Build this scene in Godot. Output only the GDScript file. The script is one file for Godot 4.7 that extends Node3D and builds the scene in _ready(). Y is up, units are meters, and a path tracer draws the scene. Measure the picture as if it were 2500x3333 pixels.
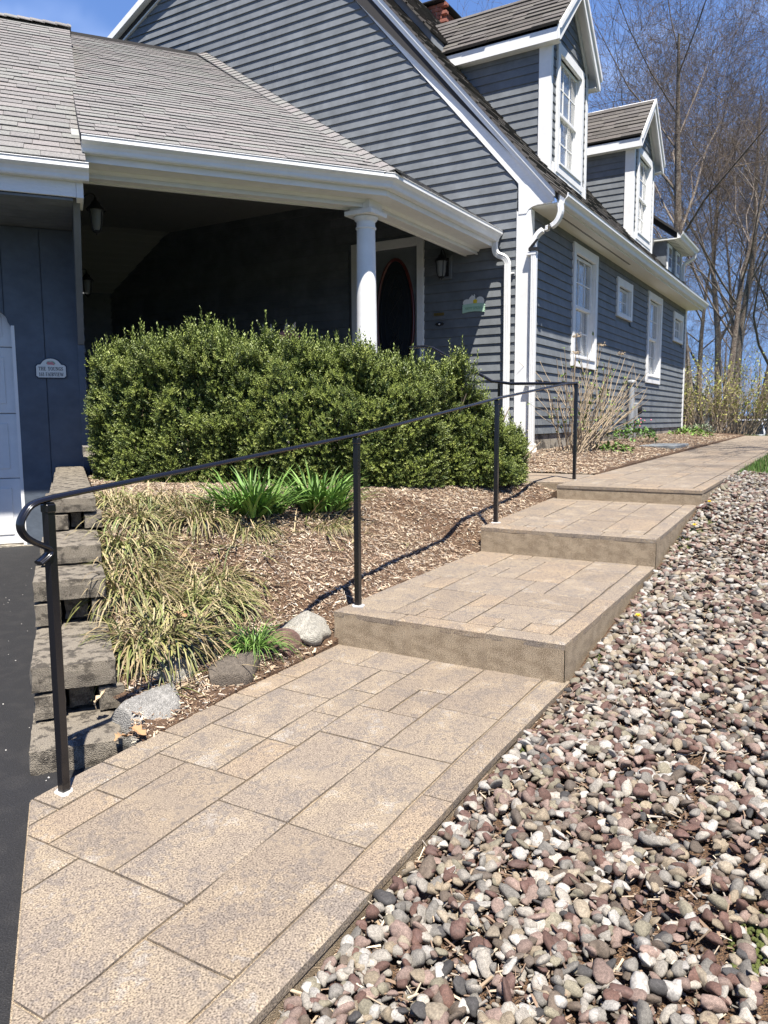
extends Node3D
# A grey clapboard house with a covered entry and an attached garage, a stepped walk of stamped concrete and a bed of river stones.
# Axes: the house corner is the origin, its long wall lies in x = 0 and runs along -z, its gable wall lies in z = 0.

const YAW := 0.928391096                       # the garage is turned by this angle against the house
var D := Vector3(cos(YAW), 0, -sin(YAW))       # along the garage front, to the right
var N := Vector3(sin(YAW), 0, cos(YAW))        # out of the garage front
var rng := RandomNumberGenerator.new()
var M := {}
var L := {}
var used := {}

func _ready() -> void:
	rng.seed = 4711
	# ---- camera ----
	var cam := Camera3D.new()
	cam.name = "camera"
	cam.fov = 67.09
	cam.near = 0.05
	cam.far = 600.0
	add_child(cam)
	cam.transform = Transform3D(Basis.from_euler(Vector3(-0.117563623, 0.540621223, -0.00554960591), EULER_ORDER_YXZ), Vector3(3.477, 0.179, 9.251))
	cam.current = true
	# ---- sky, exposure ----
	var env := Environment.new()
	env.background_mode = Environment.BG_SKY
	env.tonemap_mode = Environment.TONE_MAPPER_LINEAR
	env.tonemap_exposure = 2.25
	env.sdfgi_enabled = true
	env.ssao_enabled = true
	env.ssil_enabled = true
	var sm := ProceduralSkyMaterial.new()
	sm.sky_top_color = Color(0.17, 0.355, 0.74)
	sm.sky_horizon_color = Color(0.56, 0.73, 0.96)
	sm.sky_curve = 0.5
	sm.ground_horizon_color = Color(0.55, 0.58, 0.58)
	sm.ground_bottom_color = Color(0.25, 0.24, 0.22)
	sm.sky_energy_multiplier = 0.72
	sm.sun_angle_max = 8.0
	sm.sky_cover = cirrus()
	sm.sky_cover_modulate = Color(1, 1, 1, 0.32)
	var sky := Sky.new()
	sky.sky_material = sm
	env.sky = sky
	var we := WorldEnvironment.new()
	we.name = "daylight"
	we.environment = env
	add_child(we)
	# ---- sun ----
	var sun := DirectionalLight3D.new()
	sun.name = "sun"
	sun.light_energy = 1.6
	sun.light_color = Color(1.0, 0.972, 0.93)
	sun.light_angular_distance = 0.5
	sun.shadow_enabled = true
	add_child(sun)
	var to_sun := Vector3(0.315, 1.0, 0.33).normalized()
	sun.transform = Transform3D(Basis.looking_at(-to_sun, Vector3.FORWARD), Vector3(3, 12, 3))
	# ---- everything else, large things first ----
	textures()
	materials()
	ground()
	house()
	porch()
	garage()
	walks()
	mulch_beds()
	pebbles()
	retaining_wall()
	trees()
	hedges()
	handrails()
	fittings()
	bed_plants()
	far_things()

# ------------------------------------------------------------------ mesh helpers
class MB:
	var v := PackedVector3Array()
	var n := PackedVector3Array()
	var c := PackedColorArray()
	var ix := PackedInt32Array()
	var col := Color.WHITE
	var tinted := false

	func vert(p: Vector3, nn: Vector3) -> int:
		v.append(p)
		n.append(nn)
		if tinted:
			c.append(col)
		return v.size() - 1

	func tri(a: Vector3, b: Vector3, d: Vector3) -> void:      # counterclockwise as seen from outside
		var nn := (b - a).cross(d - a).normalized()
		var i := vert(a, nn)
		vert(b, nn)
		vert(d, nn)
		ix.append_array([i, i + 2, i + 1])

	func quad(a: Vector3, b: Vector3, d: Vector3, e: Vector3) -> void:
		var nn := (d - a).cross(e - b).normalized()
		var i := vert(a, nn)
		vert(b, nn)
		vert(d, nn)
		vert(e, nn)
		ix.append_array([i, i + 2, i + 1, i, i + 3, i + 2])

	func hexa(b: Array, t: Array) -> void:                      # rings of four, counterclockwise from above
		quad(t[0], t[1], t[2], t[3])
		quad(b[3], b[2], b[1], b[0])
		for i in 4:
			var j := (i + 1) % 4
			quad(b[i], b[j], t[j], t[i])

	func box(lo: Vector3, hi: Vector3, xf := Transform3D()) -> void:
		var b := [xf * Vector3(lo.x, lo.y, hi.z), xf * Vector3(hi.x, lo.y, hi.z), xf * Vector3(hi.x, lo.y, lo.z), xf * Vector3(lo.x, lo.y, lo.z)]
		var t := [xf * Vector3(lo.x, hi.y, hi.z), xf * Vector3(hi.x, hi.y, hi.z), xf * Vector3(hi.x, hi.y, lo.z), xf * Vector3(lo.x, hi.y, lo.z)]
		hexa(b, t)

	func bbox(lo: Vector3, hi: Vector3, e: float, xf := Transform3D()) -> void:   # a box whose twelve edges are chamfered by e
		var m := [lo, lo + Vector3(e, e, e), hi - Vector3(e, e, e), hi]
		var P := func(x: int, y: int, z: int) -> Vector3: return xf * Vector3(m[x].x, m[y].y, m[z].z)
		quad(P.call(1, 3, 2), P.call(2, 3, 2), P.call(2, 3, 1), P.call(1, 3, 1))
		quad(P.call(1, 0, 1), P.call(2, 0, 1), P.call(2, 0, 2), P.call(1, 0, 2))
		quad(P.call(1, 1, 3), P.call(2, 1, 3), P.call(2, 2, 3), P.call(1, 2, 3))
		quad(P.call(2, 1, 0), P.call(1, 1, 0), P.call(1, 2, 0), P.call(2, 2, 0))
		quad(P.call(3, 1, 2), P.call(3, 1, 1), P.call(3, 2, 1), P.call(3, 2, 2))
		quad(P.call(0, 1, 1), P.call(0, 1, 2), P.call(0, 2, 2), P.call(0, 2, 1))
		# chamfers round the top and bottom
		quad(P.call(1, 2, 3), P.call(2, 2, 3), P.call(2, 3, 2), P.call(1, 3, 2))
		quad(P.call(2, 2, 0), P.call(1, 2, 0), P.call(1, 3, 1), P.call(2, 3, 1))
		quad(P.call(3, 2, 2), P.call(3, 2, 1), P.call(2, 3, 1), P.call(2, 3, 2))
		quad(P.call(0, 2, 1), P.call(0, 2, 2), P.call(1, 3, 2), P.call(1, 3, 1))
		quad(P.call(1, 0, 2), P.call(2, 0, 2), P.call(2, 1, 3), P.call(1, 1, 3))
		quad(P.call(2, 0, 1), P.call(1, 0, 1), P.call(1, 1, 0), P.call(2, 1, 0))
		quad(P.call(2, 0, 2), P.call(2, 0, 1), P.call(3, 1, 1), P.call(3, 1, 2))
		quad(P.call(1, 0, 1), P.call(1, 0, 2), P.call(0, 1, 2), P.call(0, 1, 1))
		# upright chamfers
		quad(P.call(2, 1, 3), P.call(3, 1, 2), P.call(3, 2, 2), P.call(2, 2, 3))
		quad(P.call(3, 1, 1), P.call(2, 1, 0), P.call(2, 2, 0), P.call(3, 2, 1))
		quad(P.call(1, 1, 0), P.call(0, 1, 1), P.call(0, 2, 1), P.call(1, 2, 0))
		quad(P.call(0, 1, 2), P.call(1, 1, 3), P.call(1, 2, 3), P.call(0, 2, 2))
		# corners
		tri(P.call(2, 2, 3), P.call(3, 2, 2), P.call(2, 3, 2))
		tri(P.call(3, 2, 1), P.call(2, 2, 0), P.call(2, 3, 1))
		tri(P.call(1, 2, 0), P.call(0, 2, 1), P.call(1, 3, 1))
		tri(P.call(0, 2, 2), P.call(1, 2, 3), P.call(1, 3, 2))

	func prism(poly: PackedVector2Array, xf: Transform3D, depth: float) -> void:   # drawn in local xy, pulled along local z
		var p := poly.duplicate()
		if Geometry2D.is_polygon_clockwise(p):
			p.reverse()
		var t := Geometry2D.triangulate_polygon(p)
		for k in range(0, t.size(), 3):
			var a := p[t[k]]
			var b := p[t[k + 1]]
			var d := p[t[k + 2]]
			if (b - a).cross(d - a) < 0:
				var s := b
				b = d
				d = s
			tri(xf * Vector3(a.x, a.y, depth), xf * Vector3(b.x, b.y, depth), xf * Vector3(d.x, d.y, depth))
			tri(xf * Vector3(a.x, a.y, 0), xf * Vector3(d.x, d.y, 0), xf * Vector3(b.x, b.y, 0))
		for i in p.size():
			var a := p[i]
			var b := p[(i + 1) % p.size()]
			quad(xf * Vector3(a.x, a.y, 0), xf * Vector3(b.x, b.y, 0), xf * Vector3(b.x, b.y, depth), xf * Vector3(a.x, a.y, depth))

	func tube(pts: PackedVector3Array, rad: PackedFloat32Array, sides: int, cap := true) -> void:
		var m := pts.size()
		var t0 := (pts[1] - pts[0]).normalized()
		var u := t0.cross(Vector3.UP if absf(t0.y) < 0.9 else Vector3.RIGHT).normalized()
		var first := v.size()
		for i in m:
			var t := (pts[mini(i + 1, m - 1)] - pts[maxi(i - 1, 0)]).normalized()
			u = (u - t * u.dot(t)).normalized()
			var w := t.cross(u)
			for k in sides:
				var a := TAU * k / sides
				var d := u * cos(a) + w * sin(a)
				vert(pts[i] + d * rad[i], d)
		for i in m - 1:
			for k in sides:
				var k2 := (k + 1) % sides
				var a := first + i * sides + k
				var b := first + i * sides + k2
				var d := a + sides
				var e := b + sides
				ix.append_array([a, d, b, b, d, e])
		if cap:
			for end in 2:
				var i := 0 if end == 0 else m - 1
				var nn := (pts[0] - pts[1]).normalized() if end == 0 else (pts[m - 1] - pts[m - 2]).normalized()
				var ctr := vert(pts[i], nn)
				for k in sides:
					vert(v[first + i * sides + k], nn)
				for k in sides:
					var a := ctr + 1 + k
					var b := ctr + 1 + (k + 1) % sides
					ix.append_array([ctr, a, b] if end == 0 else [ctr, b, a])

	func sweep(pts: PackedVector3Array, prof: PackedVector2Array, smooth := false, cap := true, fixed := Vector3.ZERO, grow_to := PackedFloat32Array()) -> void:   # profile: x to the right of the way, y up
		var m := pts.size()
		var q := prof.size()
		var rings := []
		var norms := []
		var cw := Geometry2D.is_polygon_clockwise(prof)
		for i in m:
			var ta := (pts[i] - pts[maxi(i - 1, 0)]).normalized() if i > 0 else (pts[1] - pts[0]).normalized()
			var tb := (pts[mini(i + 1, m - 1)] - pts[i]).normalized() if i < m - 1 else ta
			var t := (ta + tb).normalized()
			var r := t.cross(Vector3.UP)
			if r.length() < 0.05:
				r = Vector3(0, 0, 1)
			r = r.normalized()
			if fixed != Vector3.ZERO:
				r = fixed
			var up := r.cross(t).normalized()
			var ring := PackedVector3Array()
			var side_a := ta.cross(Vector3.UP)
			var wide := 1.0
			if side_a.length() > 0.05:
				wide = 1.0 / maxf(0.3, absf(side_a.normalized().dot(r)))
			if fixed != Vector3.ZERO:
				wide = 1.0
			if grow_to.size() > 0:
				wide = grow_to[i]
			for p in prof:
				ring.append(pts[i] + r * (p.x * wide) + up * p.y)
			rings.append(ring)
			var nr := PackedVector3Array()
			for k in q:
				var e := prof[(k + 1) % q] - prof[(k - 1 + q) % q]
				var o := Vector2(e.y, -e.x).normalized() * (-1.0 if cw else 1.0)
				nr.append((r * o.x + up * o.y).normalized())
			norms.append(nr)
		for i in m - 1:
			for k in q:
				var k2 := (k + 1) % q
				var a: Vector3 = rings[i][k]
				var b: Vector3 = rings[i][k2]
				var d: Vector3 = rings[i + 1][k2]
				var e: Vector3 = rings[i + 1][k]
				if smooth:
					var s := vert(a, norms[i][k])
					vert(b, norms[i][k2])
					vert(d, norms[i + 1][k2])
					vert(e, norms[i + 1][k])
					ix.append_array([s, s + 2, s + 1, s, s + 3, s + 2] if cw else [s, s + 1, s + 2, s, s + 2, s + 3])
				elif cw:
					quad(a, b, d, e)
				else:
					quad(e, d, b, a)
		if cap:
			var tr := Geometry2D.triangulate_polygon(prof)
			for end in 2:
				var ring: PackedVector3Array = rings[0 if end == 0 else m - 1]
				var out := (pts[0] - pts[1]) if end == 0 else (pts[m - 1] - pts[m - 2])
				for k in range(0, tr.size(), 3):
					var a := ring[tr[k]]
					var b := ring[tr[k + 1]]
					var d := ring[tr[k + 2]]
					if (b - a).cross(d - a).dot(out) < 0:
						tri(a, d, b)
					else:
						tri(a, b, d)

	func lathe(prof: PackedVector2Array, seg: int, xf := Transform3D()) -> void:    # x radius, y height, bottom to top
		var first := v.size()
		for i in prof.size():
			var e := prof[mini(i + 1, prof.size() - 1)] - prof[maxi(i - 1, 0)]
			var o := Vector2(e.y, -e.x).normalized()
			for k in seg:
				var a := TAU * k / seg
				vert(xf * Vector3(prof[i].x * cos(a), prof[i].y, prof[i].x * sin(a)), (xf.basis * Vector3(o.x * cos(a), o.y, o.x * sin(a))).normalized())
		for i in prof.size() - 1:
			for k in seg:
				var k2 := (k + 1) % seg
				var a := first + i * seg + k
				var b := first + i * seg + k2
				ix.append_array([a, b, a + seg, b, b + seg, a + seg])

	func blob(seg: int, rings: int, r: Vector3, rough: float, nz: FastNoiseLite, off: Vector3) -> void:   # a lumpy stone
		var first := v.size()
		for i in rings + 1:
			var th := PI * i / rings
			for k in seg + 1:
				var ph := TAU * (k % seg) / seg
				var d := Vector3(sin(th) * cos(ph), cos(th), sin(th) * sin(ph))
				var s := 1.0 + rough * nz.get_noise_3dv(d * 40.0 + off)
				vert(d * r * s, (d / r).normalized())
		for i in rings:
			for k in seg:
				var a := first + i * (seg + 1) + k
				ix.append_array([a, a + 1, a + seg + 1, a + 1, a + seg + 2, a + seg + 1])
		resmooth(first)

	func resmooth(first: int) -> void:                                             # smooth normals by place, for all vertices from first on
		var sum := {}
		for k in range(0, ix.size(), 3):
			if ix[k] < first:
				continue
			var a := v[ix[k]]
			var nn := (v[ix[k + 2]] - a).cross(v[ix[k + 1]] - a)
			for j in 3:
				var key := v[ix[k + j]].snapped(Vector3.ONE * 0.00005)
				sum[key] = sum.get(key, Vector3.ZERO) + nn
		for i in range(first, v.size()):
			var s: Vector3 = sum.get(v[i].snapped(Vector3.ONE * 0.00005), n[i])
			n[i] = s.normalized() if s.length() > 1e-12 else n[i]

	func mesh() -> ArrayMesh:
		var a := []
		a.resize(Mesh.ARRAY_MAX)
		a[Mesh.ARRAY_VERTEX] = v
		a[Mesh.ARRAY_NORMAL] = n
		if tinted:
			a[Mesh.ARRAY_COLOR] = c
		a[Mesh.ARRAY_INDEX] = ix
		var me := ArrayMesh.new()
		me.add_surface_from_arrays(Mesh.PRIMITIVE_TRIANGLES, a)
		return me

func numbered(called: String) -> String:
	var k: int = used.get(called, 0)
	used[called] = k + 1
	return called if k == 0 else "%s_%03d" % [called, k]

func piece_name(parent: Node, called: String) -> String:
	var key := "%d/%s" % [parent.get_instance_id(), called]
	var k: int = used.get(key, 0)
	used[key] = k + 1
	return called if k == 0 else "%s_%03d" % [called, k]

func put(called: String, me: Mesh, m: Material, parent: Node, xf := Transform3D()) -> MeshInstance3D:
	var o := MeshInstance3D.new()
	o.mesh = me
	o.material_override = m
	o.name = numbered(called) if parent == self else piece_name(parent, called)
	parent.add_child(o)
	o.transform = xf
	return o

func obj(called: String, b: MB, m: Material, parent: Node) -> MeshInstance3D:
	return put(called, b.mesh(), m, parent)

func thing(called: String, label: String, category: String, at := Vector3.ZERO, basis := Basis(), group := "") -> Node3D:
	var o := Node3D.new()
	o.name = numbered(called)
	add_child(o)
	o.transform = Transform3D(basis, at)
	tag(o, label, category, group)
	return o

func tag(o: Node, label: String, category: String, group := "") -> void:
	o.set_meta("label", label)
	o.set_meta("category", category)
	if group:
		o.set_meta("group", group)

func struct(called: String, label := "", category := "") -> Node3D:
	var o := Node3D.new()
	o.name = numbered(called)
	add_child(o)
	o.set_meta("kind", "structure")
	if label:
		o.set_meta("label", label)
	if category:
		o.set_meta("category", category)
	return o

func part(called: String, parent: Node, at := Vector3.ZERO) -> Node3D:
	var o := Node3D.new()
	o.name = piece_name(parent, called)
	parent.add_child(o)
	o.position = at
	return o

func many(called: String, me: Mesh, m: Material, parent: Node, xs: Array, cols := PackedColorArray()) -> MultiMeshInstance3D:
	var mm := MultiMesh.new()
	mm.transform_format = MultiMesh.TRANSFORM_3D
	mm.use_colors = cols.size() > 0
	mm.mesh = me
	mm.instance_count = xs.size()
	for i in xs.size():
		mm.set_instance_transform(i, xs[i])
		if cols.size() > 0:
			mm.set_instance_color(i, cols[i])
	var o := MultiMeshInstance3D.new()
	o.multimesh = mm
	o.material_override = m
	o.name = numbered(called) if parent == self else piece_name(parent, called)
	o.set_meta("kind", "stuff")
	parent.add_child(o)
	return o

func path_y(tab: Array, x: float) -> float:                    # table of [x, y], x falling
	if x >= tab[0][0]:
		return tab[0][1]
	for i in range(1, tab.size()):
		if x >= tab[i][0]:
			var f: float = (tab[i - 1][0] - x) / (tab[i - 1][0] - tab[i][0])
			return lerpf(tab[i - 1][1], tab[i][1], f)
	return tab[-1][1]

func rot_any() -> Basis:
	return Basis.from_euler(Vector3(rng.randf() * TAU, rng.randf() * TAU, rng.randf() * TAU))

# ------------------------------------------------------------------ textures and materials
func layer(size: int, freq: float, oct: int, sd: int, type := FastNoiseLite.TYPE_SIMPLEX_SMOOTH, fract := FastNoiseLite.FRACTAL_FBM) -> PackedByteArray:
	var nz := FastNoiseLite.new()
	nz.noise_type = type
	nz.seed = sd
	nz.frequency = freq
	nz.fractal_type = fract if oct > 1 else FastNoiseLite.FRACTAL_NONE
	nz.fractal_octaves = oct
	var im := nz.get_seamless_image(size, size, false, false, 0.12, true)
	im.convert(Image.FORMAT_L8)
	return im.get_data()

func grey(size: int, data: PackedByteArray) -> ImageTexture:
	return ImageTexture.create_from_image(Image.create_from_data(size, size, false, Image.FORMAT_L8, data))

func paint(size: int, fn: Callable) -> ImageTexture:
	var out := PackedByteArray()
	out.resize(size * size * 3)
	for i in size * size:
		var c: Color = fn.call(i)
		out[i * 3] = clampi(int(c.r * 255.0), 0, 255)
		out[i * 3 + 1] = clampi(int(c.g * 255.0), 0, 255)
		out[i * 3 + 2] = clampi(int(c.b * 255.0), 0, 255)
	return ImageTexture.create_from_image(Image.create_from_data(size, size, false, Image.FORMAT_RGB8, out))

func cirrus() -> ImageTexture:
	var nz := FastNoiseLite.new()
	nz.seed = 9
	nz.frequency = 0.9
	nz.fractal_octaves = 5
	nz.domain_warp_enabled = true
	nz.domain_warp_amplitude = 0.5
	nz.domain_warp_frequency = 0.8
	var w := 1024
	var h := 512
	var out := PackedByteArray()
	out.resize(w * h * 4)
	for j in h:
		var lat := PI * (0.5 - (j + 0.5) / h)
		for i in w:
			var lon := TAU * (i + 0.5) / w
			var a := 0.0
			if lat > 0.02:
				var d := Vector3(cos(lat) * cos(lon), sin(lat), cos(lat) * sin(lon))
				var p := Vector2(d.x, d.z) / (d.y + 0.25)
				p = Vector2(p.x * 0.8 + p.y * 0.6, (p.y * 0.8 - p.x * 0.6) * 2.6)
				a = clampf(nz.get_noise_2dv(p * 1.3) * 1.5 + 0.02, 0, 1)
				a = a * a * 0.8 * clampf(lat * 3.0, 0, 1)
			var k := (j * w + i) * 4
			out[k] = 235
			out[k + 1] = 242
			out[k + 2] = 252
			out[k + 3] = int(a * 255)
	return ImageTexture.create_from_image(Image.create_from_data(w, h, false, Image.FORMAT_RGBA8, out))

func textures() -> void:
	var S := 512
	var fine := layer(S, 0.22, 2, 1)
	var fine2 := layer(S, 0.11, 3, 2)
	var mid := layer(S, 0.03, 4, 3)
	var broad := layer(S, 0.009, 5, 4)
	var broad2 := layer(S, 0.012, 5, 5)
	var cell := layer(S, 0.06, 1, 6, FastNoiseLite.TYPE_CELLULAR)
	var cell2 := layer(S, 0.16, 1, 7, FastNoiseLite.TYPE_CELLULAR)
	L.fine = grey(S, fine)
	L.fine2 = grey(S, fine2)
	L.mid = grey(S, mid)
	L.cell = grey(S, cell)
	var B := 1024
	var bf := layer(B, 0.24, 2, 11)
	var bm := layer(B, 0.05, 4, 12)
	var bb := layer(B, 0.006, 5, 13)
	var bb2 := layer(B, 0.008, 5, 14)
	var bpit := layer(B, 0.10, 1, 15, FastNoiseLite.TYPE_CELLULAR)
	# stamped concrete: tan with fine pink and grey grains, grey worn patches and a little lime
	L.concrete = paint(B, func(i):
		var f := bf[i] / 255.0
		var m := bm[i] / 255.0
		var b := bb[i] / 255.0
		var g := bb2[i] / 255.0
		var c := Color(0.618, 0.570, 0.506).lerp(Color(0.662, 0.608, 0.525), smoothstep(0.3, 0.8, b))
		c = c.lerp(Color(0.540, 0.495, 0.445), smoothstep(0.45, 0.8, m) * 0.75)
		c = c.lerp(Color(0.525, 0.495, 0.465), smoothstep(0.56, 0.70, g + (m - 0.5) * 0.9) * 0.55)
		c = c.lerp(Color(0.74, 0.715, 0.67), smoothstep(0.70, 0.86, b + (m - 0.5) * 0.45) * 0.55)
		c = c * (0.62 + 0.72 * f)
		if f < 0.33:
			c = c.lerp(Color(0.24, 0.20, 0.17), (0.33 - f) * 3.4)
		return c)
	L.concrete_bump = paint(B, func(i):
		var h := 0.5 * bf[i] / 255.0 + 0.5 * bm[i] / 255.0
		return Color(h, h, h))
	# the face of the steps: rough, brown, with darker runs
	L.riser = paint(S, func(i):
		var f := fine[i] / 255.0
		var m := fine2[i] / 255.0
		var b := broad[i] / 255.0
		var c := Color(0.585, 0.53, 0.45).lerp(Color(0.50, 0.445, 0.37), smoothstep(0.2, 0.9, b))
		c = c.lerp(Color(0.70, 0.655, 0.58), smoothstep(0.60, 0.78, m) * 0.55)
		c = c.lerp(Color(0.33, 0.285, 0.225), smoothstep(0.42, 0.2, m) * 0.6)
		return c * (0.40 + 1.15 * f))
	L.asphalt = paint(S, func(i):
		var f := fine[i] / 255.0
		var q := cell2[i] / 255.0
		var b := broad[i] / 255.0
		var c := Color(0.27, 0.27, 0.275).lerp(Color(0.33, 0.325, 0.32), smoothstep(0.45, 0.8, b))
		c = c * (0.45 + 1.0 * f)
		if q < 0.035:
			c = c.lerp(Color(0.85, 0.83, 0.80), 0.8)
		return c)
	L.block = paint(S, func(i):
		var f := fine[i] / 255.0
		var m := mid[i] / 255.0
		var b := broad2[i] / 255.0
		var c := Color(0.52, 0.50, 0.46).lerp(Color(0.30, 0.285, 0.26), smoothstep(0.45, 0.75, b + (m - 0.5) * 0.6))
		c = c.lerp(Color(0.66, 0.64, 0.60), smoothstep(0.66, 0.86, m) * 0.6)
		if f < 0.24:
			c = c * 0.6
		return c * (0.66 + 0.62 * f))
	L.shingle = paint(S, func(i):
		var f := fine[i] / 255.0
		var m := fine2[i] / 255.0
		var b := mid[i] / 255.0
		var c := Color(0.80, 0.79, 0.775) * (0.55 + 0.72 * f)
		c = c.lerp(Color(0.45, 0.42, 0.40), smoothstep(0.62, 0.8, m) * 0.6)
		return c * (0.85 + 0.25 * b))
	L.paint = paint(S, func(i):
		var b := broad[i] / 255.0
		var m := mid[i] / 255.0
		var w := 0.84 + 0.16 * b + 0.08 * (m - 0.5)
		return Color(w, w, w))
	L.clean = paint(S, func(i):
		var w := 0.945 + 0.045 * broad[i] / 255.0 + 0.02 * (mid[i] / 255.0 - 0.5)
		return Color(w, w, w * 0.995))
	L.bark = paint(S, func(i):
		var f := fine2[i] / 255.0
		var m := mid[i] / 255.0
		var b := broad2[i] / 255.0
		var c := Color(0.46, 0.42, 0.38).lerp(Color(0.30, 0.26, 0.23), smoothstep(0.4, 0.7, m))
		c = c.lerp(Color(0.56, 0.55, 0.50), smoothstep(0.6, 0.8, b) * 0.6)
		return c * (0.6 + 0.6 * f))
	L.soil = paint(S, func(i):
		var f := fine[i] / 255.0
		var m := fine2[i] / 255.0
		var b := mid[i] / 255.0
		var c := Color(0.34, 0.26, 0.195).lerp(Color(0.46, 0.37, 0.28), smoothstep(0.45, 0.7, m))
		c = c.lerp(Color(0.22, 0.165, 0.125), smoothstep(0.55, 0.75, b) * 0.7)
		return c * (0.6 + 0.7 * f))
	L.granite = paint(S, func(i):
		var f := fine[i] / 255.0
		var m := fine2[i] / 255.0
		var b := mid[i] / 255.0
		var w := 0.80 + 0.25 * (b - 0.5)
		if f < 0.32:
			w *= 0.55
		w *= 0.78 + 0.4 * m
		return Color(w, w * 0.985, w * 0.965))
	L.smooth_stone = paint(S, func(i):
		var f := fine[i] / 255.0
		var b := mid[i] / 255.0
		var w := (0.80 + 0.3 * (b - 0.5)) * (0.86 + 0.24 * f)
		return Color(w, w, w))
	L.lawn = paint(S, func(i):
		var f := fine[i] / 255.0
		var b := broad[i] / 255.0
		var c := Color(0.24, 0.34, 0.13).lerp(Color(0.36, 0.36, 0.19), smoothstep(0.45, 0.75, b))
		return c * (0.6 + 0.7 * f))

func mat(key: String, lin: Color, rough := 0.8, opts := {}) -> StandardMaterial3D:
	var m := StandardMaterial3D.new()
	m.resource_name = key
	m.albedo_color = lin.linear_to_srgb()
	m.roughness = rough
	if opts.has("tex"):
		m.albedo_texture = opts.tex
	if opts.has("bump"):
		m.heightmap_enabled = true
		m.heightmap_texture = opts.bump
		m.heightmap_scale = opts.get("depth", 0.1)
	if opts.has("tex") or opts.has("bump"):
		m.uv1_triplanar = true
		m.uv1_world_triplanar = opts.get("world", true)
		var s: float = opts.get("tile", 1.0)
		m.uv1_scale = opts.get("scale3", Vector3.ONE / s)
		m.uv1_triplanar_sharpness = 6.0
	if opts.has("metal"):
		m.metallic = opts.metal
	if opts.has("vc"):
		m.vertex_color_use_as_albedo = true
	if opts.has("spec"):
		m.metallic_specular = opts.spec
	if opts.has("back"):
		m.backlight_enabled = true
		m.backlight = opts.back
	if opts.has("coat"):
		m.clearcoat_enabled = true
		m.clearcoat = opts.coat
		m.clearcoat_roughness = 0.15
	m.cull_mode = BaseMaterial3D.CULL_DISABLED
	M[key] = m
	return m

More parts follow.
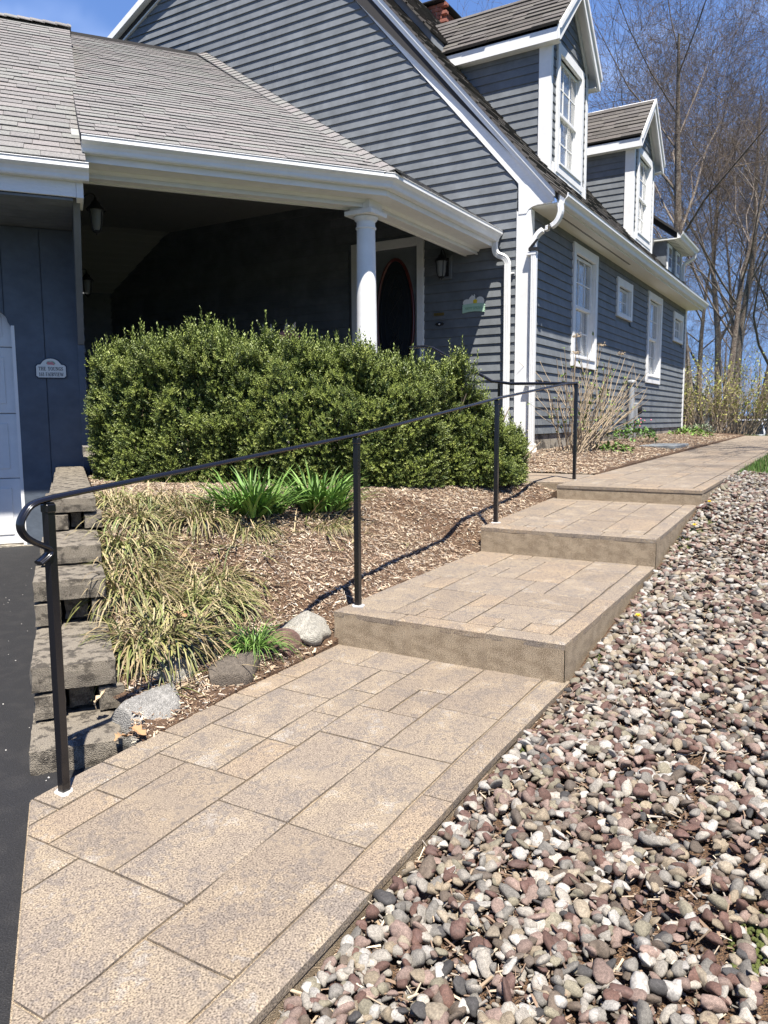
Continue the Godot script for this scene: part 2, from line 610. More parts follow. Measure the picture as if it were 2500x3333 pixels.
func materials() -> void:
	mat("siding", Color(0.172, 0.189, 0.203), 0.62, {"tex": L.paint, "tile": 1.7, "bump": L.fine2, "depth": 0.02})
	mat("siding_pale", Color(0.184, 0.201, 0.215), 0.62, {"tex": L.paint, "tile": 1.7, "bump": L.fine2, "depth": 0.02})
	mat("siding_deep", Color(0.161, 0.178, 0.192), 0.62, {"tex": L.paint, "tile": 1.7, "bump": L.fine2, "depth": 0.02})
	mat("porch_floor", Color(0.12, 0.115, 0.11), 0.9)
	mat("garage_blue", Color(0.105, 0.130, 0.165), 0.6, {"tex": L.paint, "tile": 1.3, "bump": L.mid, "depth": 0.25})
	mat("white", Color(0.86, 0.865, 0.86), 0.55, {"tex": L.clean, "tile": 1.1})
	mat("white_wood", Color(0.86, 0.865, 0.86), 0.6, {"tex": L.clean, "tile": 0.9, "bump": L.mid, "scale3": Vector3(1.6, 5.0, 1.6), "depth": 0.12})
	mat("white_metal", Color(0.86, 0.865, 0.86), 0.32, {"tex": L.clean, "tile": 0.8, "coat": 0.25})
	mat("cream_soffit", Color(0.80, 0.80, 0.76), 0.6)
	mat("door_white", Color(0.76, 0.77, 0.78), 0.45, {"tex": L.clean, "tile": 0.9})
	mat("ceiling", Color(0.30, 0.305, 0.285), 0.6)
	mat("dark_void", Color(0.02, 0.02, 0.022), 0.9)
	mat("room", Color(0.045, 0.04, 0.04), 0.9)
	mat("curtain", Color(0.5, 0.49, 0.46), 0.9, {"back": Color(0.25, 0.25, 0.24)})
	var gl := mat("glass", Color(0.75, 0.8, 0.82), 0.02, {"spec": 0.6})
	gl.transparency = BaseMaterial3D.TRANSPARENCY_ALPHA
	gl.albedo_color.a = 0.12
	var fg := mat("frosted_glass", Color(0.30, 0.31, 0.30), 0.35)
	fg.transparency = BaseMaterial3D.TRANSPARENCY_ALPHA
	fg.albedo_color.a = 0.6
	var tones := [Color(0.40, 0.385, 0.365), Color(0.42, 0.39, 0.375), Color(0.385, 0.385, 0.36), Color(0.43, 0.405, 0.385), Color(0.36, 0.345, 0.33), Color(0.405, 0.405, 0.375)]
	for i in tones.size():
		mat("shingle%d" % i, Color(tones[i].r * 0.97, tones[i].g, tones[i].b * 1.05) * 1.08, 0.95, {"tex": L.shingle, "tile": 0.42, "bump": L.fine, "depth": 0.12})
	mat("roof_dark", Color(0.235, 0.225, 0.215), 0.95, {"tex": L.shingle, "tile": 0.5, "bump": L.fine, "depth": 0.1, "vc": true})
	mat("roof_edge", Color(0.035, 0.033, 0.033), 0.9)
	for i in 4:
		var t: Color = [Color(1.0, 0.99, 0.97), Color(0.93, 0.91, 0.89), Color(1.06, 1.01, 0.95), Color(0.985, 0.98, 0.98)][i]
		var m := mat("paver%d" % i, Color(0.66, 0.65, 0.645) * t, 0.9, {"tex": L.concrete, "tile": 1.55, "bump": L.concrete_bump, "depth": 0.13})
		m.uv1_offset = Vector3(0.37 * i, 0.0, 0.61 * i)
	mat("joint", Color(0.62, 0.56, 0.50), 0.95, {"tex": L.soil, "tile": 0.5})
	mat("riser", Color(1.2, 1.19, 1.17), 0.95, {"tex": L.riser, "scale3": Vector3(2.6, 3.4, 2.6), "bump": L.fine, "depth": 0.45})
	mat("grout", Color(0.40, 0.39, 0.375), 0.9)
	mat("asphalt", Color(0.19, 0.19, 0.20), 0.85, {"tex": L.asphalt, "tile": 0.62, "bump": L.fine, "depth": 0.35})
	mat("block", Color(0.92, 0.87, 0.80), 0.95, {"tex": L.block, "tile": 0.5, "bump": L.fine, "depth": 0.5})
	mat("foundation", Color(1.5, 1.47, 1.42), 0.95, {"tex": L.block, "tile": 1.9, "bump": L.fine, "depth": 0.1})
	mat("soil", Color(1.1, 1.07, 1.04), 1.0, {"tex": L.soil, "tile": 0.5, "bump": L.fine2, "depth": 1.5})
	mat("lawn_soil", Color(0.6, 0.62, 0.55), 1.0, {"tex": L.lawn, "tile": 1.3, "bump": L.fine2, "depth": 1.5})
	mat("chip", Color(1, 1, 1), 0.95, {"vc": true})
	mat("pebble", Color(0.77, 0.745, 0.715), 0.72, {"tex": L.smooth_stone, "tile": 4.0, "world": false, "vc": true, "bump": L.fine2, "depth": 0.04})
	mat("pebble_speckled", Color(0.87, 0.845, 0.81), 0.8, {"tex": L.granite, "tile": 4.5, "world": false, "vc": true, "bump": L.fine2, "depth": 0.06})
	mat("black_metal", Color(0.007, 0.007, 0.009), 0.22, {"coat": 0.35})
	mat("black_matte", Color(0.012, 0.012, 0.013), 0.6)
	mat("brass", Color(0.32, 0.22, 0.07), 0.4, {"metal": 0.8})
	mat("brick", Color(0.36, 0.13, 0.09), 0.9, {"tex": L.paint, "tile": 0.4, "bump": L.fine, "depth": 0.15})
	mat("mortar", Color(0.42, 0.38, 0.35), 0.95)
	mat("leaf", Color(1, 1, 1), 0.5, {"vc": true, "back": Color(0.10, 0.14, 0.03)})
	mat("blade", Color(1, 1, 1), 0.6, {"vc": true, "back": Color(0.10, 0.13, 0.04)})
	mat("dry", Color(1, 1, 1), 0.8, {"vc": true})
	mat("stem", Color(0.42, 0.335, 0.23), 0.85, {"tex": L.paint, "tile": 0.3})
	mat("bark", Color(1.55, 1.55, 1.55), 0.95, {"tex": L.bark, "tile": 0.9, "bump": L.fine2, "depth": 1.2, "vc": true})
	mat("woods", Color(0.235, 0.200, 0.175), 1.0)
	mat("rock_grey", Color(0.50, 0.50, 0.48), 0.95, {"tex": L.granite, "tile": 0.35, "bump": L.fine2, "depth": 0.8})
	mat("rock_white", Color(0.66, 0.65, 0.58), 0.95, {"tex": L.granite, "tile": 0.35, "bump": L.fine2, "depth": 0.8})
	mat("rock_red", Color(0.28, 0.17, 0.14), 0.95, {"tex": L.granite, "tile": 0.35, "bump": L.fine2, "depth": 0.6})
	mat("rock_brown", Color(0.22, 0.19, 0.155), 0.95, {"tex": L.granite, "tile": 0.35, "bump": L.fine2, "depth": 0.6})
	mat("rock_dark", Color(0.10, 0.095, 0.09), 0.95, {"tex": L.granite, "tile": 0.35, "bump": L.fine2, "depth": 0.6})
	mat("mahogany", Color(0.055, 0.014, 0.010), 0.35, {"coat": 0.4})
	mat("door_red", Color(0.10, 0.016, 0.010), 0.35, {"coat": 0.4})
	mat("lead", Color(0.03, 0.03, 0.03), 0.4, {"metal": 0.6})
	mat("cream", Color(0.72, 0.67, 0.55), 0.7, {"tex": L.paint, "tile": 1.0})
	mat("sign_cream", Color(0.74, 0.74, 0.68), 0.5)
	mat("sign_navy", Color(0.015, 0.022, 0.045), 0.45)
	mat("ink", Color(0.02, 0.02, 0.02), 0.6)
	mat("pvc", Color(0.72, 0.70, 0.62), 0.5)
	mat("grey_pipe", Color(0.30, 0.32, 0.34), 0.5)
	mat("mint", Color(0.42, 0.62, 0.46), 0.7)
	mat("mint_dark", Color(0.20, 0.38, 0.24), 0.7)
	mat("yellow", Color(0.80, 0.60, 0.03), 0.6)
	mat("pale_pink", Color(0.62, 0.25, 0.25), 0.8)
	mat("bunny", Color(0.55, 0.48, 0.42), 0.9)
	mat("car_white", Color(0.72, 0.74, 0.76), 0.3, {"coat": 0.8})
	mat("car_dark", Color(0.012, 0.013, 0.016), 0.3, {"coat": 0.8})
	mat("car_glass", Color(0.02, 0.025, 0.03), 0.08)
	mat("rubber", Color(0.02, 0.02, 0.02), 0.8)
	mat("slate", Color(0.22, 0.24, 0.25), 0.8, {"tex": L.paint, "tile": 0.5})
	mat("leaf_litter", Color(0.33, 0.20, 0.10), 0.85)
	mat("tan_leaf", Color(0.55, 0.42, 0.26), 0.85)
	mat("petal_pink", Color(0.72, 0.22, 0.30), 0.7)

# ------------------------------------------------------------------ ground
const RIGHT := [[40.0, -1.5], [10.0, -1.16], [8.2, -1.07], [6.2, -0.945], [4.45, -0.735], [3.0, -0.50], [1.6, -0.385], [0.0, -0.345], [-4.0, -0.31], [-10.0, -0.235], [-11.5, -0.26], [-16.0, -0.75], [-24.0, -1.7], [-40.0, -2.4], [-120.0, -2.6]]
const WALK := [[12.0, -1.16], [8.6, -1.03], [7.9, -0.992], [7.5, -0.968], [6.9, -0.935], [6.16, -0.921]]
const UPPER := [[3.03, -0.354], [-1.0, -0.305], [-6.0, -0.255], [-10.3, -0.205]]

func right_y(x: float, z: float) -> float:
	return path_y(RIGHT, z) + clampf(x - 4.0, 0.0, 30.0) * 0.012

func ground() -> void:
	var g := struct("ground", "grassy ground falling away behind the house", "ground")
	var b := MB.new()
	var xs := [-150.0, -90.0, -50.0, -25.0, -12.0, -6.0, -3.0, 1.38, 1.44, 2.6, 4.5, 7.0, 11.0, 16.0, 25.0, 45.0, 90.0, 150.0]
	var zs := [60.0, 30.0, 16.0, 10.0, 8.2, 6.2, 4.45, 3.0, 1.99, 1.93, 0.0, -4.0, -8.0, -10.0, -11.5, -16.0, -20.0, -24.0, -32.0, -40.0, -60.0, -90.0, -150.0]
	var gy := func(x: float, z: float) -> float:
		var y := right_y(x, z) - 0.075
		if x < 1.41 and z > 1.95:
			y = minf(y, -1.32)
		return y
	for i in xs.size() - 1:
		for j in zs.size() - 1:
			var p := func(a: int, c: int) -> Vector3: return Vector3(xs[a], gy.call(xs[a], zs[c]), zs[c])
			b.quad(p.call(i, j), p.call(i + 1, j), p.call(i + 1, j + 1), p.call(i, j + 1))
	obj("turf", b, M.lawn_soil, g)
	# driveway: asphalt that rises gently to the garage
	var d := struct("driveway", "black asphalt driveway in front of the garage", "driveway")
	b = MB.new()
	var dy := func(p: Vector3) -> float:
		return lerpf(-0.985, -1.04, clampf((p.dot(N) - 0.30) / 5.2, -0.5, 2.0))
	var dx := [-16.0, -12.0, -9.0, -7.0, -6.0, -5.4, -5.16]
	var kz := [0.05, 1.4, 2.2, 3.0, 3.8, 4.6, 5.4, 6.4, 8.0, 12.0, 20.0]
	for i in dx.size() - 1:
		for j in kz.size() - 1:
			var p := func(a: int, c: int) -> Vector3:
				var q: Vector3 = D * dx[a] + N * kz[c]
				return Vector3(q.x, dy.call(q), q.z)
			b.quad(p.call(i, j + 1), p.call(i + 1, j + 1), p.call(i + 1, j), p.call(i, j))
	obj("asphalt", b, M.asphalt, d)
	# grit and chips lying on the asphalt
	var gm := MB.new()
	var nz := FastNoiseLite.new()
	gm.tinted = true
	gm.blob(6, 4, Vector3(1, 0.6, 0.8), 0.4, nz, Vector3.ZERO)
	var xf := []
	var cols := PackedColorArray()
	for i in 260:
		var q := D * rng.randf_range(-8.0, -5.18) + N * (1.1 + 5.0 * rng.randf())
		var s := 0.002 + 0.005 * pow(rng.randf(), 3.0)
		xf.append(Transform3D(Basis(Vector3.UP, rng.randf() * TAU).scaled(Vector3.ONE * s), Vector3(q.x, dy.call(q) + s * 0.4, q.z)))
		var w := rng.randf_range(0.25, 0.6)
		cols.append(Color(w, w * 0.96, w * 0.88))
	many("grit", gm.mesh(), M.chip, d, xf, cols)

# ------------------------------------------------------------------ the house
const PITCH_R := 1.155
func roof_y(x: float) -> float:                               # top of the main roof, right side
	return 3.30 - PITCH_R * x

func course_span(y: float) -> Array:                           # x range of the gable wall at height y
	var x1 := -0.15
	if y > 2.98:
		x1 = minf(x1, -0.14 - (y - 3.037) / 1.157 - 0.02)
	var x0 := -9.6
	if y > 4.96:
		x0 = maxf(x0, -6.911 + (y - 6.259) / 0.483 + 0.02)
	return [x0, x1]

func clap(b: MB, a0: float, a1: float, c0: float, c1: float, y: float, h: float, side: bool) -> void:
	# a board from a0..a1 at its butt to c0..c1 at its top; on the gable (z = 0) or the long wall (x = 0)
	var f := func(u: float, v: float, out: float) -> Vector3:
		return Vector3(out, v, -u) if side else Vector3(u, v, out)
	var lap := y + h + 0.012
	b.hexa([f.call(a0, y, 0.024), f.call(a1, y, 0.024), f.call(a1, y, -0.004), f.call(a0, y, -0.004)],
		[f.call(c0, lap, 0.004), f.call(c1, lap, 0.004), f.call(c1, lap, -0.004), f.call(c0, lap, -0.004)])

const COURSE := 0.1143

func house() -> void:
	var h := thing("house", "grey clapboard cape house with white trim, steep gable and dormers", "house")
	# gable wall
	var gw := part("gable_wall", h)
	var b := MB.new()
	b.prism(PackedVector2Array([Vector2(-9.6, -0.05), Vector2(-0.02, -0.05), Vector2(-0.02, 2.9), Vector2(-4.1, 7.60), Vector2(-9.6, 4.95)]), Transform3D(Basis(), Vector3(0, 0, -0.16)), 0.15)
	obj("sheathing", b, M.siding, gw)
	var y := 0.0
	while y < 7.5:
		var s0 := course_span(y)
		var s1 := course_span(y + COURSE)
		var runs := []
		if y + COURSE > 0.0 and y < 2.5:                       # the front door takes a gap
			runs = [[s0[0], -2.62, s1[0], -2.62], [-1.44, s0[1], -1.44, s1[1]]]
		else:
			runs = [[s0[0], s0[1], s1[0], s1[1]]]
		for r in runs:
			if r[1] - r[0] < 0.15:
				continue
			# butt joints every few metres
			var cuts := [0.0]
			var len: float = r[1] - r[0]
			if len > 3.0:
				cuts.append(rng.randf_range(0.2, 0.45))
				cuts.append(rng.randf_range(0.58, 0.85))
			cuts.append(1.0)
			for k in cuts.size() - 1:
				b = MB.new()
				var u0: float = lerpf(r[0], r[1], cuts[k]) + (0.0025 if k > 0 else 0.0)
				var u1: float = lerpf(r[0], r[1], cuts[k + 1])
				var t0: float = u0 if k > 0 else r[2]
				var t1: float = u1 if k < cuts.size() - 2 else r[3]
				clap(b, u0, u1, t0, t1, y, COURSE, false)
				obj("clapboard", b, [M.siding, M.siding, M.siding_pale, M.siding_deep][rng.randi() % 4], gw)
		y += COURSE
	# long wall
	var sw := part("side_wall", h)
	b = MB.new()
	var wins := [[1.69, 2.90, 0.94, 2.655], [4.08, 5.12, 1.905, 2.545], [6.40, 7.66, 0.89, 2.63], [8.91, 10.03, 1.90, 2.54]]
	var z_at := 0.17
	for w in wins:                                               # the wall proper, open behind each window
		b.box(Vector3(-0.16, -0.05, -(w[0] + 0.06)), Vector3(-0.012, 2.76, -z_at))
		b.box(Vector3(-0.16, -0.05, -(w[1] - 0.061)), Vector3(-0.012, w[2] + 0.06, -(w[0] + 0.061)))
		b.box(Vector3(-0.16, w[3] - 0.07, -(w[1] - 0.061)), Vector3(-0.012, 2.76, -(w[0] + 0.061)))
		z_at = w[1] - 0.06
	b.box(Vector3(-0.16, -0.05, -10.45), Vector3(-0.012, 2.76, -z_at))
	obj("sheathing", b, M.siding, sw)
	y = 0.0
	while y < 2.72:
		var u := 0.118
		var stops := []
		for w in wins:
			if y + COURSE * 0.7 > w[2] and y + COURSE * 0.3 < w[3]:
				stops.append([w[0] + 0.015, w[1] - 0.015])
		stops.append([10.34, 10.34])
		for s in stops:
			if s[0] - u > 0.05:
				b = MB.new()
				clap(b, u, s[0], u, s[0], y, minf(COURSE, 2.74 - y), true)
				obj("clapboard", b, [M.siding, M.siding, M.siding_pale, M.siding_deep][rng.randi() % 4], sw)
			u = s[1]
		y += COURSE
	# foundation
	b = MB.new()
	b.box(Vector3(-9.6, -1.2, -10.42), Vector3(0.0, -0.002, 0.0))
	obj("foundation", b, M.foundation, h)
	# corner boards
	b = MB.new()
	b.bbox(Vector3(-0.15, -0.03, -0.01), Vector3(0.030, 2.70, 0.030), 0.003)
	b.bbox(Vector3(-0.01, -0.03, -0.118), Vector3(0.028, 2.72, -0.012), 0.003)
	obj("corner_board", b, M.white, h)
	b = MB.new()
	b.bbox(Vector3(-0.02, -0.03, -10.47), Vector3(0.03, 2.72, -10.34), 0.003)
	obj("corner_board", b, M.white, h)
	# right rake: frieze, return, raised fascia
	b = MB.new()
	var rk := func(x: float) -> float: return 3.037 - 1.157 * (x + 0.14)
	b.prism(PackedVector2Array([Vector2(-0.128, rk.call(-0.128)), Vector2(0.30, rk.call(0.30) + 0.36), Vector2(-3.9, rk.call(-3.9) + 0.36), Vector2(-4.1, rk.call(-4.1) + 0.2), Vector2(-4.1, rk.call(-4.1))]), Transform3D(Basis(), Vector3(0, 0, 0.0)), 0.032)
	obj("rake_board", b, M.white_wood, h)
	b = MB.new()
	b.prism(PackedVector2Array([Vector2(-0.128, 3.024), Vector2(-0.122, 2.664), Vector2(-0.023, 2.663), Vector2(-0.006, 2.69), Vector2(0.011, 2.71), Vector2(0.053, 2.733), Vector2(0.122, 2.746), Vector2(0.178, 2.744), Vector2(0.219, 2.751), Vector2(0.274, 2.747), Vector2(0.312, 2.782), Vector2(0.302, 2.885)]), Transform3D(Basis(), Vector3(0, 0, 0.002)), 0.034)
	obj("eave_return", b, M.white_wood, h)
	b = MB.new()
	var o := func(x: float, d: float) -> Vector2: return Vector2(x, 2.912 - PITCH_R * (x - 0.33) + d)
	b.prism(PackedVector2Array([o.call(0.345, -0.10), o.call(0.345, 0.0), o.call(-4.1, 0.0), o.call(-4.1, -0.10)]), Transform3D(Basis(), Vector3(0, 0, 0.062)), 0.028)
	b.prism(PackedVector2Array([o.call(0.325, -0.175), o.call(0.325, -0.09), o.call(-4.1, -0.09), o.call(-4.1, -0.175)]), Transform3D(Basis(), Vector3(0, 0, 0.034)), 0.028)
	obj("rake_fascia", b, M.white, h)
	# left rake
	b = MB.new()
	var lk := func(x: float, d: float) -> Vector2: return Vector2(x, 6.259 + 0.483 * (x + 6.911) + d)
	b.prism(PackedVector2Array([lk.call(-9.9, 0.0), lk.call(-4.1, 0.0), lk.call(-4.1, 0.16), lk.call(-9.9, 0.16)]), Transform3D(Basis(), Vector3.ZERO), 0.048)
	obj("rake_board", b, M.white_wood, h)
	b = MB.new()
	b.prism(PackedVector2Array([lk.call(-9.9, 0.10), lk.call(-4.1, 0.10), lk.call(-4.1, 0.20), lk.call(-9.9, 0.20)]), Transform3D(Basis(), Vector3(0, 0, 0.051)), 0.10)
	obj("rake_fascia", b, M.white, h)
	# main roof: decks and courses of shingles
	var rf := part("roof", h)
	b = MB.new()
	b.prism(PackedVector2Array([Vector2(0.36, roof_y(0.36) - 0.035), Vector2(-4.1, roof_y(-4.1) - 0.035), Vector2(-4.42, 7.64), Vector2(-9.9, 4.99), Vector2(-9.9, 4.91), Vector2(-4.2, 7.55), Vector2(0.36, roof_y(0.36) - 0.12)]), Transform3D(Basis(), Vector3(0, 0, -10.62)), 10.675)
	obj("deck", b, M.roof_edge, rf)
	obj("shingle_course", roof_courses(Vector3(0.385, roof_y(0.385) - 0.02, 0.105), Vector3(0, 0, -1), 10.82, Vector3(-1, PITCH_R, 0).normalized(), 6.85, 11), M.roof_dark, rf).set_meta("kind", "stuff")
	obj("shingle_course", roof_courses(Vector3(-9.95, 4.985, -10.62), Vector3(0, 0, 1), 10.70, Vector3(5.85, 2.83, 0).normalized(), 6.3, 12), M.roof_dark, rf).set_meta("kind", "stuff")
	# the higher stretch of roof behind the first dormer
	b = MB.new()
	b.prism(PackedVector2Array([Vector2(-1.80, roof_y(-1.80) + 0.02), Vector2(-1.86, roof_y(-1.86) + 0.16), Vector2(-4.1, roof_y(-4.1) + 0.20), Vector2(-4.1, roof_y(-4.1) + 0.02)]), Transform3D(Basis(), Vector3(0, 0, -10.4)), 9.45)
	obj("raised_fascia", b, M.siding, rf)
	obj("shingle_course", roof_courses(Vector3(-1.82, roof_y(-1.82) + 0.17, -0.90), Vector3(0, 0, -1), 9.5, Vector3(-1, PITCH_R, 0).normalized(), 3.5, 13), M.roof_dark, rf).set_meta("kind", "stuff")
	# eave: soffit, fascia, gutter
	b = MB.new()
	b.box(Vector3(-0.02, 2.735, -10.58), Vector3(0.345, 2.75, -0.003))
	obj("soffit", b, M.cream_soffit, h)
	b = MB.new()
	for k in 60:                                                 # the vent slots along the soffit
		b.box(Vector3(0.175, 2.7325, -0.55 - k * 0.062), Vector3(0.205, 2.7352, -0.52 - k * 0.062))
	obj("soffit_vent", b, M.dark_void, h)
	b = MB.new()
	b.box(Vector3(0.345, 2.70, -10.6), Vector3(0.362, 2.86, 0.001))
	obj("fascia", b, M.white, h)
	var gut := part("gutter", h)
	b = MB.new()
	b.sweep(PackedVector3Array([Vector3(0.365, 2.715, 0.0), Vector3(0.365, 2.745, -10.62)]), gutter_profile(), false, true)
	obj("trough", b, M.white_metal, gut)
	# windows of the long wall
	window(h, Vector3(0, 0.94, -2.295), 1.21, 1.715, true, 0.0)
	window(h, Vector3(0, 1.905, -4.60), 1.04, 0.64, false, 0.0)
	window(h, Vector3(0, 0.89, -7.03), 1.26, 1.74, true, 0.0)
	window(h, Vector3(0, 1.90, -9.47), 1.12, 0.64, false, 0.0)
	dormer(h, -2.18)
	dormer(h, -6.87)
	shed_dormer(h)
	chimney(h)
	front_door(h)
	house_downspout(h)

func gutter_profile() -> PackedVector2Array:                     # an ogee gutter; x away from the fascia
	return PackedVector2Array([Vector2(0.0, 0.0), Vector2(0.062, 0.0), Vector2(0.070, 0.012), Vector2(0.074, 0.034), Vector2(0.088, 0.058), Vector2(0.108, 0.074), Vector2(0.118, 0.084), Vector2(0.118, 0.112), Vector2(0.124, 0.122), Vector2(0.118, 0.127), Vector2(0.104, 0.124), Vector2(0.104, 0.105), Vector2(0.100, 0.088), Vector2(0.060, 0.030), Vector2(0.015, 0.015), Vector2(0.012, 0.12), Vector2(0.0, 0.12)])

func roof_courses(at: Vector3, along: Vector3, len: float, up: Vector3, rise: float, sd: int) -> MB:
	# rows of thick tabs for a roof that is seen at a grazing angle
	var r := RandomNumberGenerator.new()
	r.seed = sd
	var b := MB.new()
	b.tinted = true
	var nn := up.cross(along).normalized()
	if nn.y < 0:
		nn = -nn
	var k := 0
	var e := 0.143
	while (k + 1) * e < rise + 0.02:
		var u := 0.0
		while u < len - 0.01:
			var w := minf(r.randf_range(0.16, 0.42), len - u)
			var t := 0.009 if r.randf() < 0.5 else 0.017
			var s := r.randf_range(0.62, 1.15)
			b.col = Color(s, s * r.randf_range(0.96, 1.0), s * r.randf_range(0.93, 0.99))
			var p := at + along * u + up * (k * e + r.randf_range(-0.006, 0.006))
			var q := p + along * (w - 0.004)
			var rise1 := up * (e + 0.035)
			var lo := nn * (0.014 + t)
			b.quad(p + lo, q + lo, q + rise1 + nn * 0.008, p + rise1 + nn * 0.008)
			b.quad(p - nn * 0.01, q - nn * 0.01, q + lo, p + lo)
			b.quad(p - nn * 0.01, p + lo, p + rise1 + nn * 0.008, p + rise1 - nn * 0.01)
			b.quad(q + lo, q - nn * 0.01, q + rise1 - nn * 0.01, q + rise1 + nn * 0.008)
			u += w
		k += 1
	# winding depends on the frame; normals point up the roof either way
	if up.cross(along).normalized().dot(nn) > 0.0:
		for i in b.n.size():
			b.n[i] = -b.n[i]
		for i in range(0, b.ix.size(), 3):
			var s := b.ix[i + 1]
			b.ix[i + 1] = b.ix[i + 2]
			b.ix[i + 2] = s
	return b

# a window in a wall that faces +x; at = middle of its bottom edge, width along z
func window(parent: Node, at: Vector3, w: float, hgt: float, double_hung: bool, sill: float, called := "window") -> void:
	var t := part(called, parent, at)
	var c := 0.105                                                # casing width
	var b := MB.new()
	var z0 := -w / 2
	var z1 := w / 2
	b.bbox(Vector3(-0.005, 0.0, z0), Vector3(0.045, hgt, z0 + c), 0.004)
	b.bbox(Vector3(-0.005, 0.0, z1 - c), Vector3(0.045, hgt, z1), 0.004)
	b.bbox(Vector3(-0.005, hgt - c * 1.25, z0 + c + 0.001), Vector3(0.043, hgt - 0.002, z1 - c - 0.001), 0.004)
	b.bbox(Vector3(-0.005, 0.002, z0 + c + 0.001), Vector3(0.043, c * (1.2 if double_hung else 0.7), z1 - c - 0.001), 0.004)
	# inner stops
	for e in [[z0 + c, z0 + c + 0.025], [z1 - c - 0.025, z1 - c]]:
		b.box(Vector3(-0.09, 0.05, e[0] + 0.002), Vector3(0.018, hgt - 0.06, e[1] - 0.002))
	obj("casing", b, M.white, t)
	b = MB.new()
	var y0 := c * (1.2 if double_hung else 0.7)
	if double_hung:
		b.bbox(Vector3(-0.06, y0 - 0.005, z0 + c - 0.01), Vector3(0.058, y0 + 0.028, z1 - c + 0.01), 0.004)
		obj("sill", b, M.white, t)
	var y1 := hgt - c * 1.25
	y0 += 0.03 if double_hung else 0.0
	var i0 := z0 + c + 0.024
	var i1 := z1 - c - 0.024
	var sashes := [[y0, (y0 + y1) / 2 + 0.02, -0.055], [(y0 + y1) / 2 - 0.02, y1, -0.025]] if double_hung else [[y0, y1, -0.025]]
	for s in sashes:
		b = MB.new()
		var f := 0.042
		b.bbox(Vector3(s[2] - 0.03, s[0], i0), Vector3(s[2], s[1], i0 + f), 0.003)
		b.bbox(Vector3(s[2] - 0.03, s[0], i1 - f), Vector3(s[2], s[1], i1), 0.003)
		b.bbox(Vector3(s[2] - 0.03, s[0], i0 + f + 0.001), Vector3(s[2] - 0.001, s[0] + f * 1.15, i1 - f - 0.001), 0.003)
		b.bbox(Vector3(s[2] - 0.03, s[1] - f, i0 + f + 0.001), Vector3(s[2] - 0.001, s[1], i1 - f - 0.001), 0.003)
		# glazing bars: three lights wide, two high
		for k in [1, 2]:
			var zz := lerpf(i0 + f, i1 - f, k / 3.0)
			b.box(Vector3(s[2] - 0.024, s[0] + f, zz - 0.008), Vector3(s[2] - 0.006, s[1] - f, zz + 0.008))
		var ym: float = (s[0] + s[1]) / 2
		for k in 3:
			b.box(Vector3(s[2] - 0.0225, ym - 0.008, lerpf(i0 + f, i1 - f, k / 3.0) + 0.009), Vector3(s[2] - 0.0075, ym + 0.008, lerpf(i0 + f, i1 - f, (k + 1) / 3.0) - 0.009))
		obj("sash_frame", b, M.white, t)
		for row in 2:
			for k in 3:
				b = MB.new()
				var za := lerpf(i0 + f, i1 - f, k / 3.0) + 0.006
				var zb := lerpf(i0 + f, i1 - f, (k + 1) / 3.0) - 0.006
				var ya: float = lerpf(s[0] + f, s[1] - f, row / 2.0) + 0.006
				var yb: float = lerpf(s[0] + f, s[1] - f, (row + 1) / 2.0) - 0.006
				b.box(Vector3(s[2] - 0.018, ya, za), Vector3(s[2] - 0.014, yb, zb))
				obj("pane", b, M.glass, t)
	# a dim room and a pleated curtain behind the glass
	b = MB.new()
	b.box(Vector3(-0.62, y0 - 0.1, i0 - 0.05), Vector3(-0.60, y1 + 0.1, i1 + 0.05))
	b.box(Vector3(-0.62, y0 - 0.12, i0 - 0.07), Vector3(-0.10, y0 - 0.1, i1 + 0.07))
	b.box(Vector3(-0.62, y1 + 0.1, i0 - 0.07), Vector3(-0.10, y1 + 0.12, i1 + 0.07))
	b.box(Vector3(-0.62, y0 - 0.1, i0 - 0.07), Vector3(-0.10, y1 + 0.1, i0 - 0.05))
	b.box(Vector3(-0.62, y0 - 0.1, i1 + 0.05), Vector3(-0.10, y1 + 0.1, i1 + 0.07))
	obj("room", b, M.room, t)
	b = MB.new()
	for side in 2:
		var wid := (i1 - i0) * (0.34 if side == 0 else 0.2)
		var prev := Vector3.ZERO
		for k in 15:
			var zz := (i0 + wid * k / 14.0) if side == 0 else (i1 - wid * k / 14.0)
			var p := Vector3(-0.14 + 0.022 * sin(k * 1.9), 0, zz)
			if k > 0:
				b.quad(prev + Vector3(0, y0 - 0.06, 0), p + Vector3(0, y0 - 0.06, 0), p + Vector3(0, y1 + 0.05, 0), prev + Vector3(0, y1 + 0.05, 0))
			prev = p
	obj("curtain", b, M.curtain, t)

